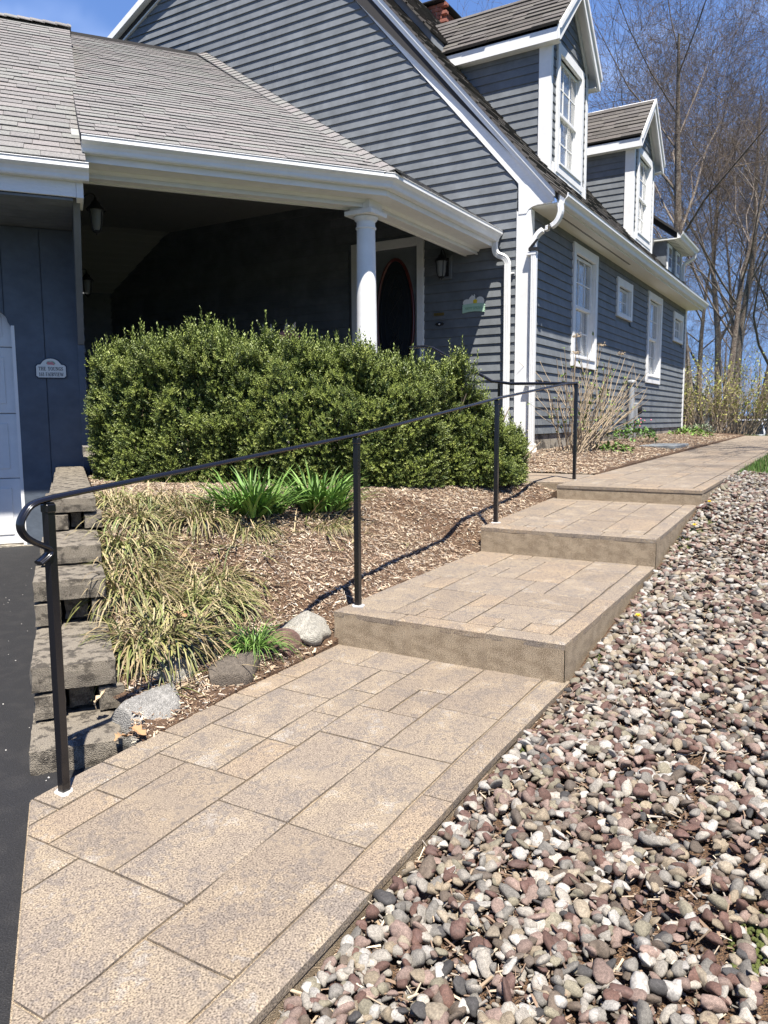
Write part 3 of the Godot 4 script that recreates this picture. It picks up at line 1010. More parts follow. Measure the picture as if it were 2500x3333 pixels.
func dormer(parent: Node, zc: float) -> void:
	var X := -0.25
	var hw := 0.815
	var eave := 5.36
	var d := part("dormer", parent)
	var back := -1.85                                             # where the cheeks meet the roof
	var b := MB.new()
	for s in [1.0, -1.0]:
		b.prism(PackedVector2Array([Vector2(X - 0.01, roof_y(X) - 0.05), Vector2(X - 0.01, eave), Vector2(back, eave), Vector2(back, roof_y(back) - 0.05)]), Transform3D(Basis(), Vector3(0, 0, zc + s * hw - (0.10 if s > 0 else 0.0))), 0.10)
	var fx := Transform3D(Basis(Vector3(0, 0, 1), Vector3.UP, Vector3(-1, 0, 0)), Vector3(X - 0.005, 0, zc))
	b.prism(PackedVector2Array([Vector2(-hw + 0.01, 5.25), Vector2(hw - 0.01, 5.25), Vector2(hw - 0.01, eave), Vector2(0, eave + hw * 0.95), Vector2(-hw + 0.01, eave)]), fx, 0.012)
	b.prism(PackedVector2Array([Vector2(-hw + 0.01, roof_y(X) - 0.1), Vector2(hw - 0.01, roof_y(X) - 0.1), Vector2(hw - 0.01, 3.66), Vector2(-hw + 0.01, 3.66)]), fx, 0.012)
	b.prism(PackedVector2Array([Vector2(-hw + 0.01, 3.661), Vector2(-0.54, 3.661), Vector2(-0.54, 5.249), Vector2(-hw + 0.01, 5.249)]), fx, 0.012)
	b.prism(PackedVector2Array([Vector2(hw - 0.01, 3.661), Vector2(0.54, 3.661), Vector2(0.54, 5.249), Vector2(hw - 0.01, 5.249)]), fx, 0.012)
	obj("sheathing", b, M.siding, d)
	# clapboards on the two cheeks
	for s in [1.0, -1.0]:
		var y := roof_y(X) + 0.02
		while y < eave - 0.19:
			var x1 := X - 0.150
			var xa := maxf((3.30 - y) / PITCH_R - 0.03, -3.0)
			var xb := (3.30 - (y + COURSE)) / PITCH_R - 0.03
			xa = minf(xa, x1 - 0.01)
			xb = minf(xb, x1 - 0.01)
			b = MB.new()
			var zf: float = zc + s * hw
			var f := func(u: float, v: float, out: float) -> Vector3: return Vector3(u, v, zf + s * out)
			var lap := y + COURSE + 0.012
			var lo := [f.call(xa, y, 0.021), f.call(x1, y, 0.021), f.call(x1, y, -0.004), f.call(xa, y, -0.004)]
			var hi := [f.call(xb, lap, 0.006), f.call(x1, lap, 0.006), f.call(x1, lap, -0.004), f.call(xb, lap, -0.004)]
			if s < 0:
				lo.reverse()
				hi.reverse()
			b.hexa(lo, hi)
			obj("clapboard", b, M.siding, d)
			y += COURSE
	# clapboards of the front, left and right of the window and in the gable
	var y := roof_y(X) + 0.10
	while y < eave + hw - 0.12:
		var half := hw - 0.045
		var half2 := half
		if y + COURSE > eave - 0.05:
			half = minf(half, hw - (y - eave) / 0.95 - 0.10)
			half2 = minf(half2, hw - (y + COURSE - eave) / 0.95 - 0.10)
		var in_win := y > 3.56 and y < 5.28
		for side in ([-1, 1] if in_win else [0]):
			if half < 0.05:
				continue
			var a0: float = -half if side < 1 else 0.58
			var a1: float = half if side > -1 else -0.58
			var c0: float = -maxf(half2, 0.01) if side < 1 else 0.58
			var c1: float = maxf(half2, 0.01) if side > -1 else -0.58
			b = MB.new()
			clap2(b, -zc + a0, -zc + a1, -zc + c0, -zc + c1, y, X)
			obj("clapboard", b, M.siding, d)
		y += COURSE
	# corner boards, sill board, frieze
	for s in [1.0, -1.0]:
		b = MB.new()
		b.bbox(Vector3(X - 0.145, roof_y(X - 0.14) - 0.30, zc + s * hw - 0.035), Vector3(X + 0.03, eave + 0.02, zc + s * hw + 0.032), 0.003)
		b.bbox(Vector3(X - 0.01, roof_y(X) - 0.10, zc + s * (hw - 0.03) - 0.025), Vector3(X + 0.028, eave + 0.018, zc + s * (hw - 0.03) + 0.025), 0.003)
		obj("corner_board", b, M.white, d)
	b = MB.new()
	b.bbox(Vector3(X - 0.02, roof_y(X) - 0.14, zc - hw + 0.10), Vector3(X + 0.034, roof_y(X) + 0.115, zc + hw - 0.10), 0.003)
	obj("apron_board", b, M.white, d)
	for s in [1.0, -1.0]:
		b = MB.new()
		b.box(Vector3(back - 0.3, eave - 0.175, zc + s * (hw + 0.013) - 0.012), Vector3(X - 0.146, eave + 0.02, zc + s * (hw + 0.013) + 0.012))
		obj("frieze", b, M.white, d)
	window(d.get_parent(), Vector3(X, 3.60, zc), 1.20, 1.71, true, 0.0, "dormer_window")
	# roof: two slopes, white eave boards, raking boards
	var over := 0.16
	var front := X + 0.15
	var slope := 0.95
	b = MB.new()
	for s in [1.0, -1.0]:
		var ez := hw + over
		var ey := eave - over * slope + 0.10
		var ridge := eave + 0.10 + hw * slope
		var lo := [Vector3(front, ey, zc + s * ez), Vector3(-2.3, ey, zc + s * ez), Vector3(-2.95, ridge, zc), Vector3(front, ridge, zc)]
		for k in 4:
			lo[k] = Vector3(lo[k])
		var hi := [lo[0] + Vector3(0, 0.05, 0), lo[1] + Vector3(0, 0.05, 0), lo[2] + Vector3(0, 0.05, 0), lo[3] + Vector3(0, 0.05, 0)]
		if s > 0:
			lo.reverse()
			hi.reverse()
		b.hexa(lo, hi)
	obj("roof_deck", b, M.white, d)
	for s in [1.0, -1.0]:
		var ez := hw + over + 0.015
		var ey := eave - (over + 0.015) * slope + 0.155
		var up := Vector3(0, slope, -s).normalized()
		var rise := (hw + over + 0.015) * sqrt(1 + slope * slope)
		obj("shingle_course", roof_courses(Vector3(front + 0.02, ey, zc + s * ez), Vector3(-1, 0, 0), 3.0, up, rise, 21 + int(s)), M.roof_dark, d).set_meta("kind", "stuff")
	for s in [1.0, -1.0]:
		b = MB.new()
		# boxed eave with a broad white fascia
		var ez := hw + over
		var ey := eave - over * slope + 0.148
		b.box(Vector3(-2.3, ey - 0.20, zc + s * (ez - 0.012) - 0.012), Vector3(front - 0.002, ey, zc + s * (ez - 0.012) + 0.012))
		b.box(Vector3(-2.3, ey - 0.195, zc + s * (hw + 0.08) - 0.08), Vector3(front - 0.004, ey - 0.18, zc + s * (hw + 0.08) + 0.075))
		obj("eave_board", b, M.white, d)
	for s in [1.0, -1.0]:
		b = MB.new()
		var m := func(zz: float, yy: float) -> Vector2: return Vector2(zz, yy)
		var ez := hw + over
		var ey := eave - over * slope + 0.148
		var top := eave + 0.148 + hw * slope
		var xf := Transform3D(Basis(Vector3(0, 0, s), Vector3.UP, Vector3(s, 0, 0)), Vector3(front - (0.0 if s > 0 else -0.028), 0, zc))
		b.prism(PackedVector2Array([m.call(ez, ey - 0.20), m.call(ez, ey), m.call(0, top), m.call(0, top - 0.21), m.call(ez - 0.05, ey - 0.20)]), xf, 0.028)
		var xg := Transform3D(Basis(Vector3(0, 0, s), Vector3.UP, Vector3(s, 0, 0)), Vector3(front + (0.03 if s > 0 else 0.055), 0, zc))
		b.prism(PackedVector2Array([m.call(ez, ey - 0.075), m.call(ez, ey + 0.004), m.call(0, top + 0.004), m.call(0, top - 0.075)]), xg, 0.025)
		# inner frieze under the rake
		var xh := Transform3D(Basis(Vector3(0, 0, s), Vector3.UP, Vector3(s, 0, 0)), Vector3(X + (0.004 if s > 0 else 0.030), 0, zc))
		b.prism(PackedVector2Array([m.call(hw + 0.02, eave - 0.07), m.call(hw + 0.02, eave + 0.06), m.call(0, eave + 0.07 + hw * slope), m.call(0, eave - 0.01 + hw * slope)]), xh, 0.026)
		obj("raking_board", b, M.white, d)

func clap2(b: MB, a0: float, a1: float, c0: float, c1: float, y: float, X: float) -> void:
	var lap := y + COURSE + 0.012
	b.hexa([Vector3(X + 0.019, y, -a0), Vector3(X + 0.019, y, -a1), Vector3(X - 0.004, y, -a1), Vector3(X - 0.004, y, -a0)],
		[Vector3(X + 0.005, lap, -c0), Vector3(X + 0.005, lap, -c1), Vector3(X - 0.004, lap, -c1), Vector3(X - 0.004, lap, -c0)])

func shed_dormer(parent: Node) -> void:
	var d := part("shed_dormer", parent)
	var b := MB.new()
	b.box(Vector3(-1.6, 3.2, -9.95), Vector3(-0.07, 4.0, -8.3))
	obj("sheathing", b, M.siding, d)
	var y := 3.30
	while y < 3.93:
		b = MB.new()
		clap2(b, 8.3, 9.88, 8.3, 9.88, y, -0.065)
		obj("clapboard", b, M.siding, d)
		y += COURSE
	b = MB.new()
	b.bbox(Vector3(-0.18, 3.2, -9.97), Vector3(-0.035, 3.94, -9.88), 0.003)
	obj("corner_board", b, M.white, d)
	for zz in [-8.55, -9.45]:
		b = MB.new()
		b.bbox(Vector3(-0.08, 3.33, zz - 0.21), Vector3(-0.025, 3.88, zz + 0.21), 0.004)
		b.box(Vector3(-0.03, 3.39, zz - 0.15), Vector3(-0.021, 3.82, zz + 0.15))
		obj("window_frame", b, M.white, d)
		b = MB.new()
		b.box(Vector3(-0.022, 3.41, zz - 0.13), Vector3(-0.017, 3.60, zz + 0.13))
		b.box(Vector3(-0.022, 3.62, zz - 0.13), Vector3(-0.017, 3.80, zz + 0.13))
		obj("window_pane", b, M.car_glass, d)
	b = MB.new()
	b.box(Vector3(-0.3, 3.92, -10.18), Vector3(0.17, 3.94, -8.2))
	obj("soffit", b, M.cream_soffit, d)
	b = MB.new()
	for k in 12:
		b.box(Vector3(-0.03, 3.9165, -8.35 - k * 0.15), Vector3(0.10, 3.9195, -8.33 - k * 0.15))
	obj("soffit_vent", b, M.dark_void, d)
	b = MB.new()
	b.sweep(PackedVector3Array([Vector3(0.17, 3.93, -8.2), Vector3(0.17, 3.925, -10.2)]), gutter_profile(), false, true)
	obj("gutter", b, M.white_metal, d)
	b = MB.new()
	b.hexa([Vector3(0.19, 4.03, -8.2), Vector3(0.19, 4.03, -10.2), Vector3(-3.2, 6.6, -10.2), Vector3(-3.2, 6.6, -8.2)].map(func(p): return p), [Vector3(0.19, 4.08, -8.2), Vector3(0.19, 4.08, -10.2), Vector3(-3.2, 6.66, -10.2), Vector3(-3.2, 6.66, -8.2)])
	obj("roof", b, M.roof_edge, d)
	b = MB.new()
	rect_pipe(b, PackedVector3Array([Vector3(0.23, 3.93, -10.05), Vector3(0.22, 3.84, -10.05), Vector3(0.02, 3.72, -9.99), Vector3(-0.005, 3.66, -9.98), Vector3(-0.005, 3.33, -9.98)]), 0.03, 0.04)
	obj("downspout", b, M.white_metal, d)

func rect_pipe(b: MB, pts: PackedVector3Array, hx: float, hz: float) -> void:    # pipe of rectangular section with rounded corners and shallow flutes
	var prof := PackedVector2Array()
	for p in [[-1.0, -0.7], [-0.8, -1.0], [-0.45, -1.0], [-0.4, -0.9], [-0.25, -0.9], [-0.2, -1.0], [0.2, -1.0], [0.25, -0.9], [0.4, -0.9], [0.45, -1.0], [0.8, -1.0], [1.0, -0.7], [1.0, 0.7], [0.8, 1.0], [0.45, 1.0], [0.4, 0.9], [0.25, 0.9], [0.2, 1.0], [-0.2, 1.0], [-0.25, 0.9], [-0.4, 0.9], [-0.45, 1.0], [-0.8, 1.0], [-1.0, 0.7]]:
		prof.append(Vector2(p[0] * hx, p[1] * hz))
	var rings := []
	for i in pts.size():
		var t := (pts[mini(i + 1, pts.size() - 1)] - pts[maxi(i - 1, 0)]).normalized()
		var r := Vector3(1, 0, 0)
		r = (r - t * r.dot(t))
		r = r.normalized() if r.length() > 0.3 else Vector3(0, 1, 0)
		var f := r.cross(t).normalized()
		var ring := PackedVector3Array()
		for p in prof:
			ring.append(pts[i] + r * p.x + f * p.y)
		rings.append(ring)
	for i in pts.size() - 1:
		for k in prof.size():
			var k2 := (k + 1) % prof.size()
			b.quad(rings[i][k], rings[i][k2], rings[i + 1][k2], rings[i + 1][k])

func elbow(path: Array, per := 5) -> PackedVector3Array:          # a smooth way through the given points
	var cv := Curve3D.new()
	for i in path.size():
		var a: Vector3 = path[maxi(i - 1, 0)]
		var c: Vector3 = path[mini(i + 1, path.size() - 1)]
		var p: Vector3 = path[i]
		var t := (c - a).normalized()
		cv.add_point(p, -t * p.distance_to(a) * 0.38, t * p.distance_to(c) * 0.38)
	var out := PackedVector3Array()
	for i in path.size() - 1:
		for k in per:
			out.append(cv.sample(i, float(k) / per))
	out.append(path[-1])
	return out

func house_downspout(h: Node) -> void:
	var d := part("downspout", h)
	var b := MB.new()
	rect_pipe(b, elbow([Vector3(0.40, 2.72, 0.03), Vector3(0.40, 2.60, 0.03), Vector3(0.33, 2.49, 0.03), Vector3(0.16, 2.42, 0.04), Vector3(0.095, 2.32, 0.05), Vector3(0.092, 2.15, 0.05)]), 0.030, 0.040)
	obj("elbow", b, M.white_metal, d)
	b = MB.new()
	rect_pipe(b, PackedVector3Array([Vector3(0.092, 2.20, 0.05), Vector3(0.092, 1.0, 0.05), Vector3(0.092, -0.16, 0.05)]), 0.0315, 0.042)
	obj("pipe", b, M.white_metal, d)
	b = MB.new()
	for yy in [2.16, 0.60]:
		b.box(Vector3(0.0, yy, 0.02), Vector3(0.126, yy + 0.035, 0.095))
	obj("strap", b, M.white, d)
	b = MB.new()
	b.box(Vector3(0.035, 2.205, 0.045), Vector3(0.150, 2.24, 0.103))
	b.hexa([Vector3(0.04, 2.24, 0.103), Vector3(0.085, 2.24, 0.103), Vector3(0.085, 2.24, 0.092), Vector3(0.04, 2.24, 0.092)], [Vector3(0.135, 2.33, 0.112), Vector3(0.165, 2.33, 0.112), Vector3(0.165, 2.33, 0.10), Vector3(0.135, 2.33, 0.10)])
	obj("clamp", b, M.black_matte, d)
	b = MB.new()
	b.bbox(Vector3(0.045, -0.20, 0.0), Vector3(0.145, -0.115, 0.10), 0.006)
	b.lathe(PackedVector2Array([Vector2(0.048, -0.40), Vector2(0.05, -0.245), Vector2(0.064, -0.235), Vector2(0.064, -0.165), Vector2(0.0, -0.163)]), 20, Transform3D(Basis(), Vector3(0.095, 0, 0.05)))
	obj("drain_adapter", b, M.pvc, d)

func chimney(h: Node) -> void:
	var c := part("chimney", h)
	var at := Vector3(-4.1, 7.5, -5.3)
	var b := MB.new()
	b.box(at + Vector3(-0.38, -1.6, -0.43), at + Vector3(0.38, 0.58, 0.43))
	obj("mortar", b, M.mortar, c)
	b = MB.new()
	b.bbox(Vector3(0, 0, 0), Vector3(0.215, 0.062, 0.10), 0.006)
	var br := b.mesh()
	for row in 14:
		for k in 4:
			var o := (0.11 if row % 2 else 0.0)
			put("brick", br, M.brick, c, Transform3D(Basis(), at + Vector3(-0.40 + o - 0.05 + k * 0.227, -0.42 + row * 0.073, 0.345)))
			put("brick", br, M.brick, c, Transform3D(Basis(Vector3.UP, PI / 2), at + Vector3(0.30, -0.42 + row * 0.073, 0.42 - o + 0.04 - k * 0.227)))
	b = MB.new()
	b.bbox(at + Vector3(-0.52, 0.60, -0.56), at + Vector3(0.52, 0.635, 0.56), 0.01)
	obj("cap", b, M.black_matte, c)

func front_door(h: Node) -> void:
	var d := part("front_door", h)
	var b := MB.new()
	b.bbox(Vector3(-2.56, 0.33, -0.02), Vector3(-2.46, 2.585, 0.045), 0.004)
	b.bbox(Vector3(-1.53, 0.33, -0.02), Vector3(-1.43, 2.585, 0.045), 0.004)
	b.bbox(Vector3(-2.459, 2.47, -0.02), Vector3(-1.531, 2.58, 0.043), 0.004)
	obj("casing", b, M.white, d)
	b = MB.new()
	b.box(Vector3(-2.46, 0.36, -0.06), Vector3(-1.53, 2.47, -0.011))
	obj("slab", b, M.mahogany, d)
	b = MB.new()
	# oval moulding and the leaded oval light
	var ring := PackedVector3Array()
	var rad := PackedFloat32Array()
	for k in 41:
		var a := TAU * k / 40
		ring.append(Vector3(-1.885 + 0.285 * cos(a), 1.53 + 0.80 * sin(a), -0.008))
		rad.append(0.022)
	b.tube(ring, rad, 8, false)
	obj("oval_moulding", b, M.door_red, d)
	b = MB.new()
	var ov := PackedVector2Array()
	for k in 40:
		ov.append(Vector2(-1.885 + 0.285 * cos(TAU * k / 40), 1.53 + 0.80 * sin(TAU * k / 40)))
	b.prism(ov, Transform3D(Basis(), Vector3(0, 0, -0.0105)), 0.003)
	obj("oval_glass", b, M.car_glass, d)
	b = MB.new()
	for q in [0.80, 0.55]:
		ring = PackedVector3Array()
		rad = PackedFloat32Array()
		for k in 33:
			ring.append(Vector3(-1.885 + 0.285 * q * cos(TAU * k / 32), 1.53 + 0.80 * q * sin(TAU * k / 32), -0.005))
			rad.append(0.004)
		b.tube(ring, rad, 5, false)
	for s in [-1.0, 1.0]:
		for n in 2:
			ring = PackedVector3Array()
			rad = PackedFloat32Array()
			for k in 29:
				var f := k / 28.0
				ring.append(Vector3(-1.885 + s * (0.05 + 0.055 * n) * sin(f * PI * (4 - n)), 0.96 + f * 1.14, -0.005))
				rad.append(0.004)
			b.tube(ring, rad, 5, false)
	obj("leading", b, M.lead, d)
	b = MB.new()
	b.bbox(Vector3(-2.50, 0.28, -0.02), Vector3(-1.49, 0.335, 0.10), 0.006)
	obj("threshold", b, M.foundation, d)

# ------------------------------------------------------------------ covered entry between house and garage
func DK(d: float, k: float, y: float) -> Vector3:
	return D * d + N * k + Vector3(0, y, 0)

func shingle_field(parent: Node, origin: Vector3, ax: Vector3, up: Vector3, region: PackedVector2Array, rise: float, x0: float, x1: float, sd: int, pieces: Callable) -> void:
	# region lies in the roof plane: x along ax, y up the slope; pieces(x, y) says whether a shingle stands on its own
	var r := RandomNumberGenerator.new()
	r.seed = sd
	var nn := ax.cross(up).normalized()
	var rest := []
	for i in 6:
		rest.append(MB.new())
	var k := 0
	var e := 0.143
	var count := 0
	while k * e < rise:
		var u := x0 - r.randf() * 0.3
		while u < x1:
			var w := r.randf_range(0.17, 0.40)
			var thick := 0.0045 if r.randf() < 0.6 else 0.008
			var y0 := k * e + r.randf_range(-0.005, 0.005)
			var y1 := (k + 1) * e + 0.03
			var quad := PackedVector2Array([Vector2(u + 0.0015, y0), Vector2(u + w - 0.0015, y0 + r.randf_range(-0.003, 0.003)), Vector2(u + w - 0.0015, y1), Vector2(u + 0.0015, y1)])
			var got := Geometry2D.intersect_polygons(quad, region)
			var tone := r.randi() % 6
			if r.randf() < 0.12:
				tone = 4
			var lift := up * cos(0.06) - nn * sin(0.06)
			var n2 := ax.cross(lift).normalized()
			for poly in got:
				if poly.size() < 3:
					continue
				for i in poly.size():
					poly[i] = Vector2(poly[i].x, poly[i].y - y0)
				var xf := Transform3D(Basis(ax, lift, n2), origin + up * y0 + nn * (0.010 + r.randf_range(0.0, 0.002)))
				if count < 300 and pieces.call(u, y0):
					var b := MB.new()
					b.prism(poly, xf, thick)
					obj("shingle", b, M["shingle%d" % tone], parent)
					count += 1
				else:
					rest[tone].prism(poly, xf, thick)
			u += w
		k += 1
	for i in 6:
		if rest[i].v.size() > 0:
			obj("shingle_mass", rest[i], M["shingle%d" % i], parent).set_meta("kind", "stuff")

func caps(parent: Node, called: String, a: Vector3, b0: Vector3, half: float, fall: float, sd: int) -> void:
	# bent cap shingles along a ridge or hip from a up to b
	var r := RandomNumberGenerator.new()
	r.seed = sd
	var t := (b0 - a).normalized()
	var side := t.cross(Vector3.UP).normalized()
	var up := side.cross(t).normalized()
	var len := a.distance_to(b0)
	var u := 0.0
	while u < len:
		var w := minf(0.17, len - u + 0.02)
		var p := a + t * u + up * 0.016
		var q := a + t * (u + w) + up * 0.004
		var b := MB.new()
		var dn := Vector3(0, -fall, 0) * half
		var th := up * 0.010
		b.hexa([p - side * half + dn, p, q, q - side * half + dn], [p - side * half + dn + th, p + th, q + th, q - side * half + dn + th])
		b.hexa([p, p + side * half + dn, q + side * half + dn, q], [p + th, p + side * half + dn + th, q + side * half + dn + th, q + th])
		obj(called, b, M["shingle%d" % (r.randi() % 6)], parent)
		u += 0.145

func porch() -> void:
	var p := thing("covered_entry", "white-trimmed entry roof on a round column between house and garage", "porch")
	var e := 0.03
	var left := DK(-5.095, 1.258, 2.36)
	var mid := Vector3(-0.425, 2.36, 2.668)
	var end := Vector3(-0.425, 2.36, e)
	var way := PackedVector3Array([left, mid, end])
	var b := MB.new()
	b.sweep(PackedVector3Array([left + D * 0.0, mid, Vector3(-0.425, 2.36, e + 0.05)]), gutter_profile(), false, true)
	obj("gutter", b, M.white_metal, p)
	b = MB.new()
	b.sweep(way, PackedVector2Array([Vector2(-0.025, -0.055), Vector2(-0.002, -0.055), Vector2(-0.002, 0.115), Vector2(-0.025, 0.115)]), false, true)
	obj("fascia", b, M.white, p)
	b = MB.new()
	b.sweep(way, PackedVector2Array([Vector2(-0.245, -0.046), Vector2(-0.026, -0.046), Vector2(-0.026, -0.034), Vector2(-0.245, -0.034)]), false, true)
	b.sweep(way, PackedVector2Array([Vector2(-0.243, -0.075), Vector2(-0.222, -0.075), Vector2(-0.205, -0.047), Vector2(-0.243, -0.047)]), false, true)
	obj("soffit", b, M.white, p)
	b = MB.new()
	b.sweep(way, PackedVector2Array([Vector2(-0.405, -0.10), Vector2(-0.243, -0.10), Vector2(-0.243, 0.20), Vector2(-0.405, 0.20)]), false, true)
	b.sweep(way, PackedVector2Array([Vector2(-0.416, -0.112), Vector2(-0.390, -0.112), Vector2(-0.390, -0.099), Vector2(-0.416, -0.099)]), false, true)
	b.sweep(way, PackedVector2Array([Vector2(-0.256, -0.112), Vector2(-0.232, -0.112), Vector2(-0.232, -0.099), Vector2(-0.256, -0.099)]), false, true)
	obj("beam", b, M.white, p)
	# roof, front slope
	var rf := part("roof", p)
	var sl := 0.571
	var up := (-N + Vector3(0, sl, 0)).normalized()
	var org := DK(0, 1.355, 2.487)
	var ln := sqrt(1 + sl * sl)
	var rise := 5.57 * ln
	var hip := func(s: float) -> float:                           # d of the hip at slope distance s
		var k := 1.376 - s / ln
		return -(0.9837 - 0.0505 * k) / 0.389
	var region := PackedVector2Array([Vector2(-5.10, -0.022), Vector2(hip.call(0.0) + 0.01, -0.022), Vector2(hip.call(rise), rise), Vector2(-5.10, rise)])
	b = MB.new()
	b.prism(Geometry2D.intersect_polygons(region, PackedVector2Array([Vector2(-9, 0.005), Vector2(9, 0.005), Vector2(9, 99), Vector2(-9, 99)]))[0], Transform3D(Basis(D, up, D.cross(up)), org - D.cross(up) * 0.055), 0.055)
	obj("deck", b, M.roof_edge, rf)
	shingle_field(rf, org, D, up, region, rise, -5.2, -2.3, 31, func(_x, y): return y < 4.3)
	# roof, side slope towards the walk
	var up2 := Vector3(-1, 0.65, 0).normalized()
	var org2 := Vector3(-0.330, 2.487, 0)
	var l2 := sqrt(1 + 0.65 * 0.65)
	var top := 4.93 * l2
	var reg2 := PackedVector2Array([Vector2(-2.67, -0.022), Vector2(-0.006, -0.022), Vector2(-0.006, top)])
	b = MB.new()
	b.prism(Geometry2D.intersect_polygons(reg2, PackedVector2Array([Vector2(-9, 0.005), Vector2(9, 0.005), Vector2(9, 99), Vector2(-9, 99)]))[0], Transform3D(Basis(Vector3(0, 0, -1), up2, Vector3(0, 0, -1).cross(up2)), org2 - Vector3(0, 0, -1).cross(up2) * 0.055), 0.055)
	obj("deck", b, M.roof_edge, rf)
	shingle_field(rf, org2, Vector3(0, 0, -1), up2, reg2, top, -2.7, -0.006, 32, func(_x, y): return y < 2.4)
	caps(rf, "hip_cap", Vector3(-0.32, 2.505, 2.69), Vector3(-5.2, 5.715, -0.02), 0.12, 0.42, 33)
	b = MB.new()
	b.hexa([DK(-5.1, -4.17, 5.62), DK(-3.05, -4.17, 5.62), DK(-3.05, -4.30, 5.62), DK(-5.1, -4.30, 5.62)], [DK(-5.1, -4.17, 5.70), DK(-3.05, -4.17, 5.70), DK(-3.05, -4.20, 5.70), DK(-5.1, -4.20, 5.70)])
	obj("ridge_vent", b, M.roof_edge, rf)
	b = MB.new()                                                 # back slope
	b.hexa([DK(-5.1, -4.3, 5.60), DK(-3.1, -4.3, 5.60), DK(-4.3, -6.4, 4.4), DK(-5.1, -6.4, 4.4)], [DK(-5.1, -4.3, 5.66), DK(-3.1, -4.3, 5.66), DK(-4.3, -6.4, 4.46), DK(-5.1, -6.4, 4.46)])
	obj("back_slope", b, M.roof_edge, rf)
	# ceiling of narrow boards
	var cl := part("ceiling", p)
	var k := -5.98
	while k < 0.98:
		var k1 := k + 0.0985
		var yy := func(q: float) -> float:
			if q < -4.87:
				return lerpf(3.2, 2.35, (-4.87 - q) / 1.13)
			if q > -0.1:
				return lerpf(3.2, 2.58, (q + 0.1) / 1.08)
			return 3.2
		var r0 := minf(0.748 * k + 0.06, (-1.62 - 0.8007 * k) / 0.599)
		if k > -0.3:
			r0 = lerpf(r0, -2.45, clampf((k + 0.3) / 1.2, 0, 1))
		b = MB.new()
		var y0: float = yy.call(k)
		var y1: float = yy.call(k1)
		b.hexa([DK(-5.16, k1, y1), DK(r0, k1, y1), DK(r0, k, y0), DK(-5.16, k, y0)], [DK(-5.16, k1, y1 + 0.02), DK(r0, k1, y1 + 0.02), DK(r0, k, y0 + 0.02), DK(-5.16, k, y0 + 0.02)])
		obj("ceiling_board", b, M.ceiling, cl)
		k += 0.104
	b = MB.new()
	b.hexa([Vector3(-1.66, 3.2, 0.02), Vector3(-1.66, 3.2, 2.4), Vector3(-0.82, 2.62, 2.5), Vector3(-0.82, 2.62, 0.02)], [Vector3(-1.66, 3.23, 0.02), Vector3(-1.66, 3.23, 2.4), Vector3(-0.82, 2.65, 2.5), Vector3(-0.82, 2.65, 0.02)])
	obj("side_slope", b, M.ceiling, cl)
	b = MB.new()                                                 # wall at the back of the passage
	b.hexa([DK(-5.12, -6.0, -0.1), DK(-4.50, -6.0, -0.1), DK(-4.50, -6.12, -0.1), DK(-5.12, -6.12, -0.1)], [DK(-5.12, -6.0, 2.5), DK(-4.50, -6.0, 2.5), DK(-4.50, -6.12, 2.5), DK(-5.12, -6.12, 2.5)])
	obj("back_wall", b, M.siding, p)
	# floor slab with a projecting cap
	b = MB.new()
	var fl := PackedVector2Array()
	for q in [Vector3(-0.60, 0, 0.02), Vector3(-0.60, 0, 2.62), DK(-5.195, 1.13, 0), DK(-5.195, 0.40, 0), DK(-5.12, 0.40, 0), DK(-5.12, -6.0, 0), DK(-4.5, -6.0, 0)]:
		fl.append(Vector2(q.x, -q.z))
	b.prism(fl, Transform3D(Basis(Vector3(1, 0, 0), Vector3(0, 0, -1), Vector3(0, 1, 0)), Vector3(0, -0.115, 0)), 0.08)
	obj("floor_slab", b, M.porch_floor, p)
	b = MB.new()                                                 # concrete nosing along the front of the floor
	b.sweep(PackedVector3Array([DK(-5.197, 1.10, -0.075), DK(-1.9, 1.10, -0.075)]), PackedVector2Array([Vector2(-0.12, -0.042), Vector2(0.045, -0.042), Vector2(0.045, 0.042), Vector2(-0.12, 0.042)]), false, true)
	obj("floor_nosing", b, M.foundation, p)
	b = MB.new()
	fl = PackedVector2Array()
	for q in [Vector3(-0.66, 0, 0.02), Vector3(-0.66, 0, 2.58), DK(-5.115, 1.06, 0), DK(-5.12, -6.0, 0), DK(-4.5, -6.0, 0)]:
		fl.append(Vector2(q.x, -q.z))
	b.prism(fl, Transform3D(Basis(Vector3(1, 0, 0), Vector3(0, 0, -1), Vector3(0, 1, 0)), Vector3(0, -1.2, 0)), 1.084)
	obj("floor_base", b, M.foundation, p)
	# entry steps in front of the door side
	for i in 3:
		b = MB.new()
		b.bbox(Vector3(-0.60, -0.9, 0.45), Vector3(-0.05 - i * 0.2 + 0.45, -0.25 + (i - 0.0) * 0.07, 2.0), 0.01)
		obj("step", b, M.porch_floor, p)
	# column
	var c := part("column", p, Vector3(-0.747, 0, 2.532))
	b = MB.new()
	var prof := PackedVector2Array()
	for i in 25:
		var f := i / 24.0
		prof.append(Vector2(0.107 - 0.016 * pow(f, 1.8), lerpf(0.02, 2.075, f)))
	b.lathe(prof, 40)
	obj("shaft", b, M.white, c)
	b = MB.new()
	b.lathe(PackedVector2Array([Vector2(0.091, 2.055), Vector2(0.100, 2.062), Vector2(0.104, 2.070), Vector2(0.100, 2.080), Vector2(0.092, 2.086), Vector2(0.092, 2.128), Vector2(0.098, 2.134), Vector2(0.112, 2.148), Vector2(0.121, 2.168), Vector2(0.122, 2.178), Vector2(0.06, 2.18)]), 40)
	b.lathe(PackedVector2Array([Vector2(0.13, -0.02), Vector2(0.135, 0.0), Vector2(0.13, 0.022), Vector2(0.11, 0.03)]), 40)
	obj("capital", b, M.white, c)
	b = MB.new()
	var turn := Basis(Vector3.UP, 0.0)
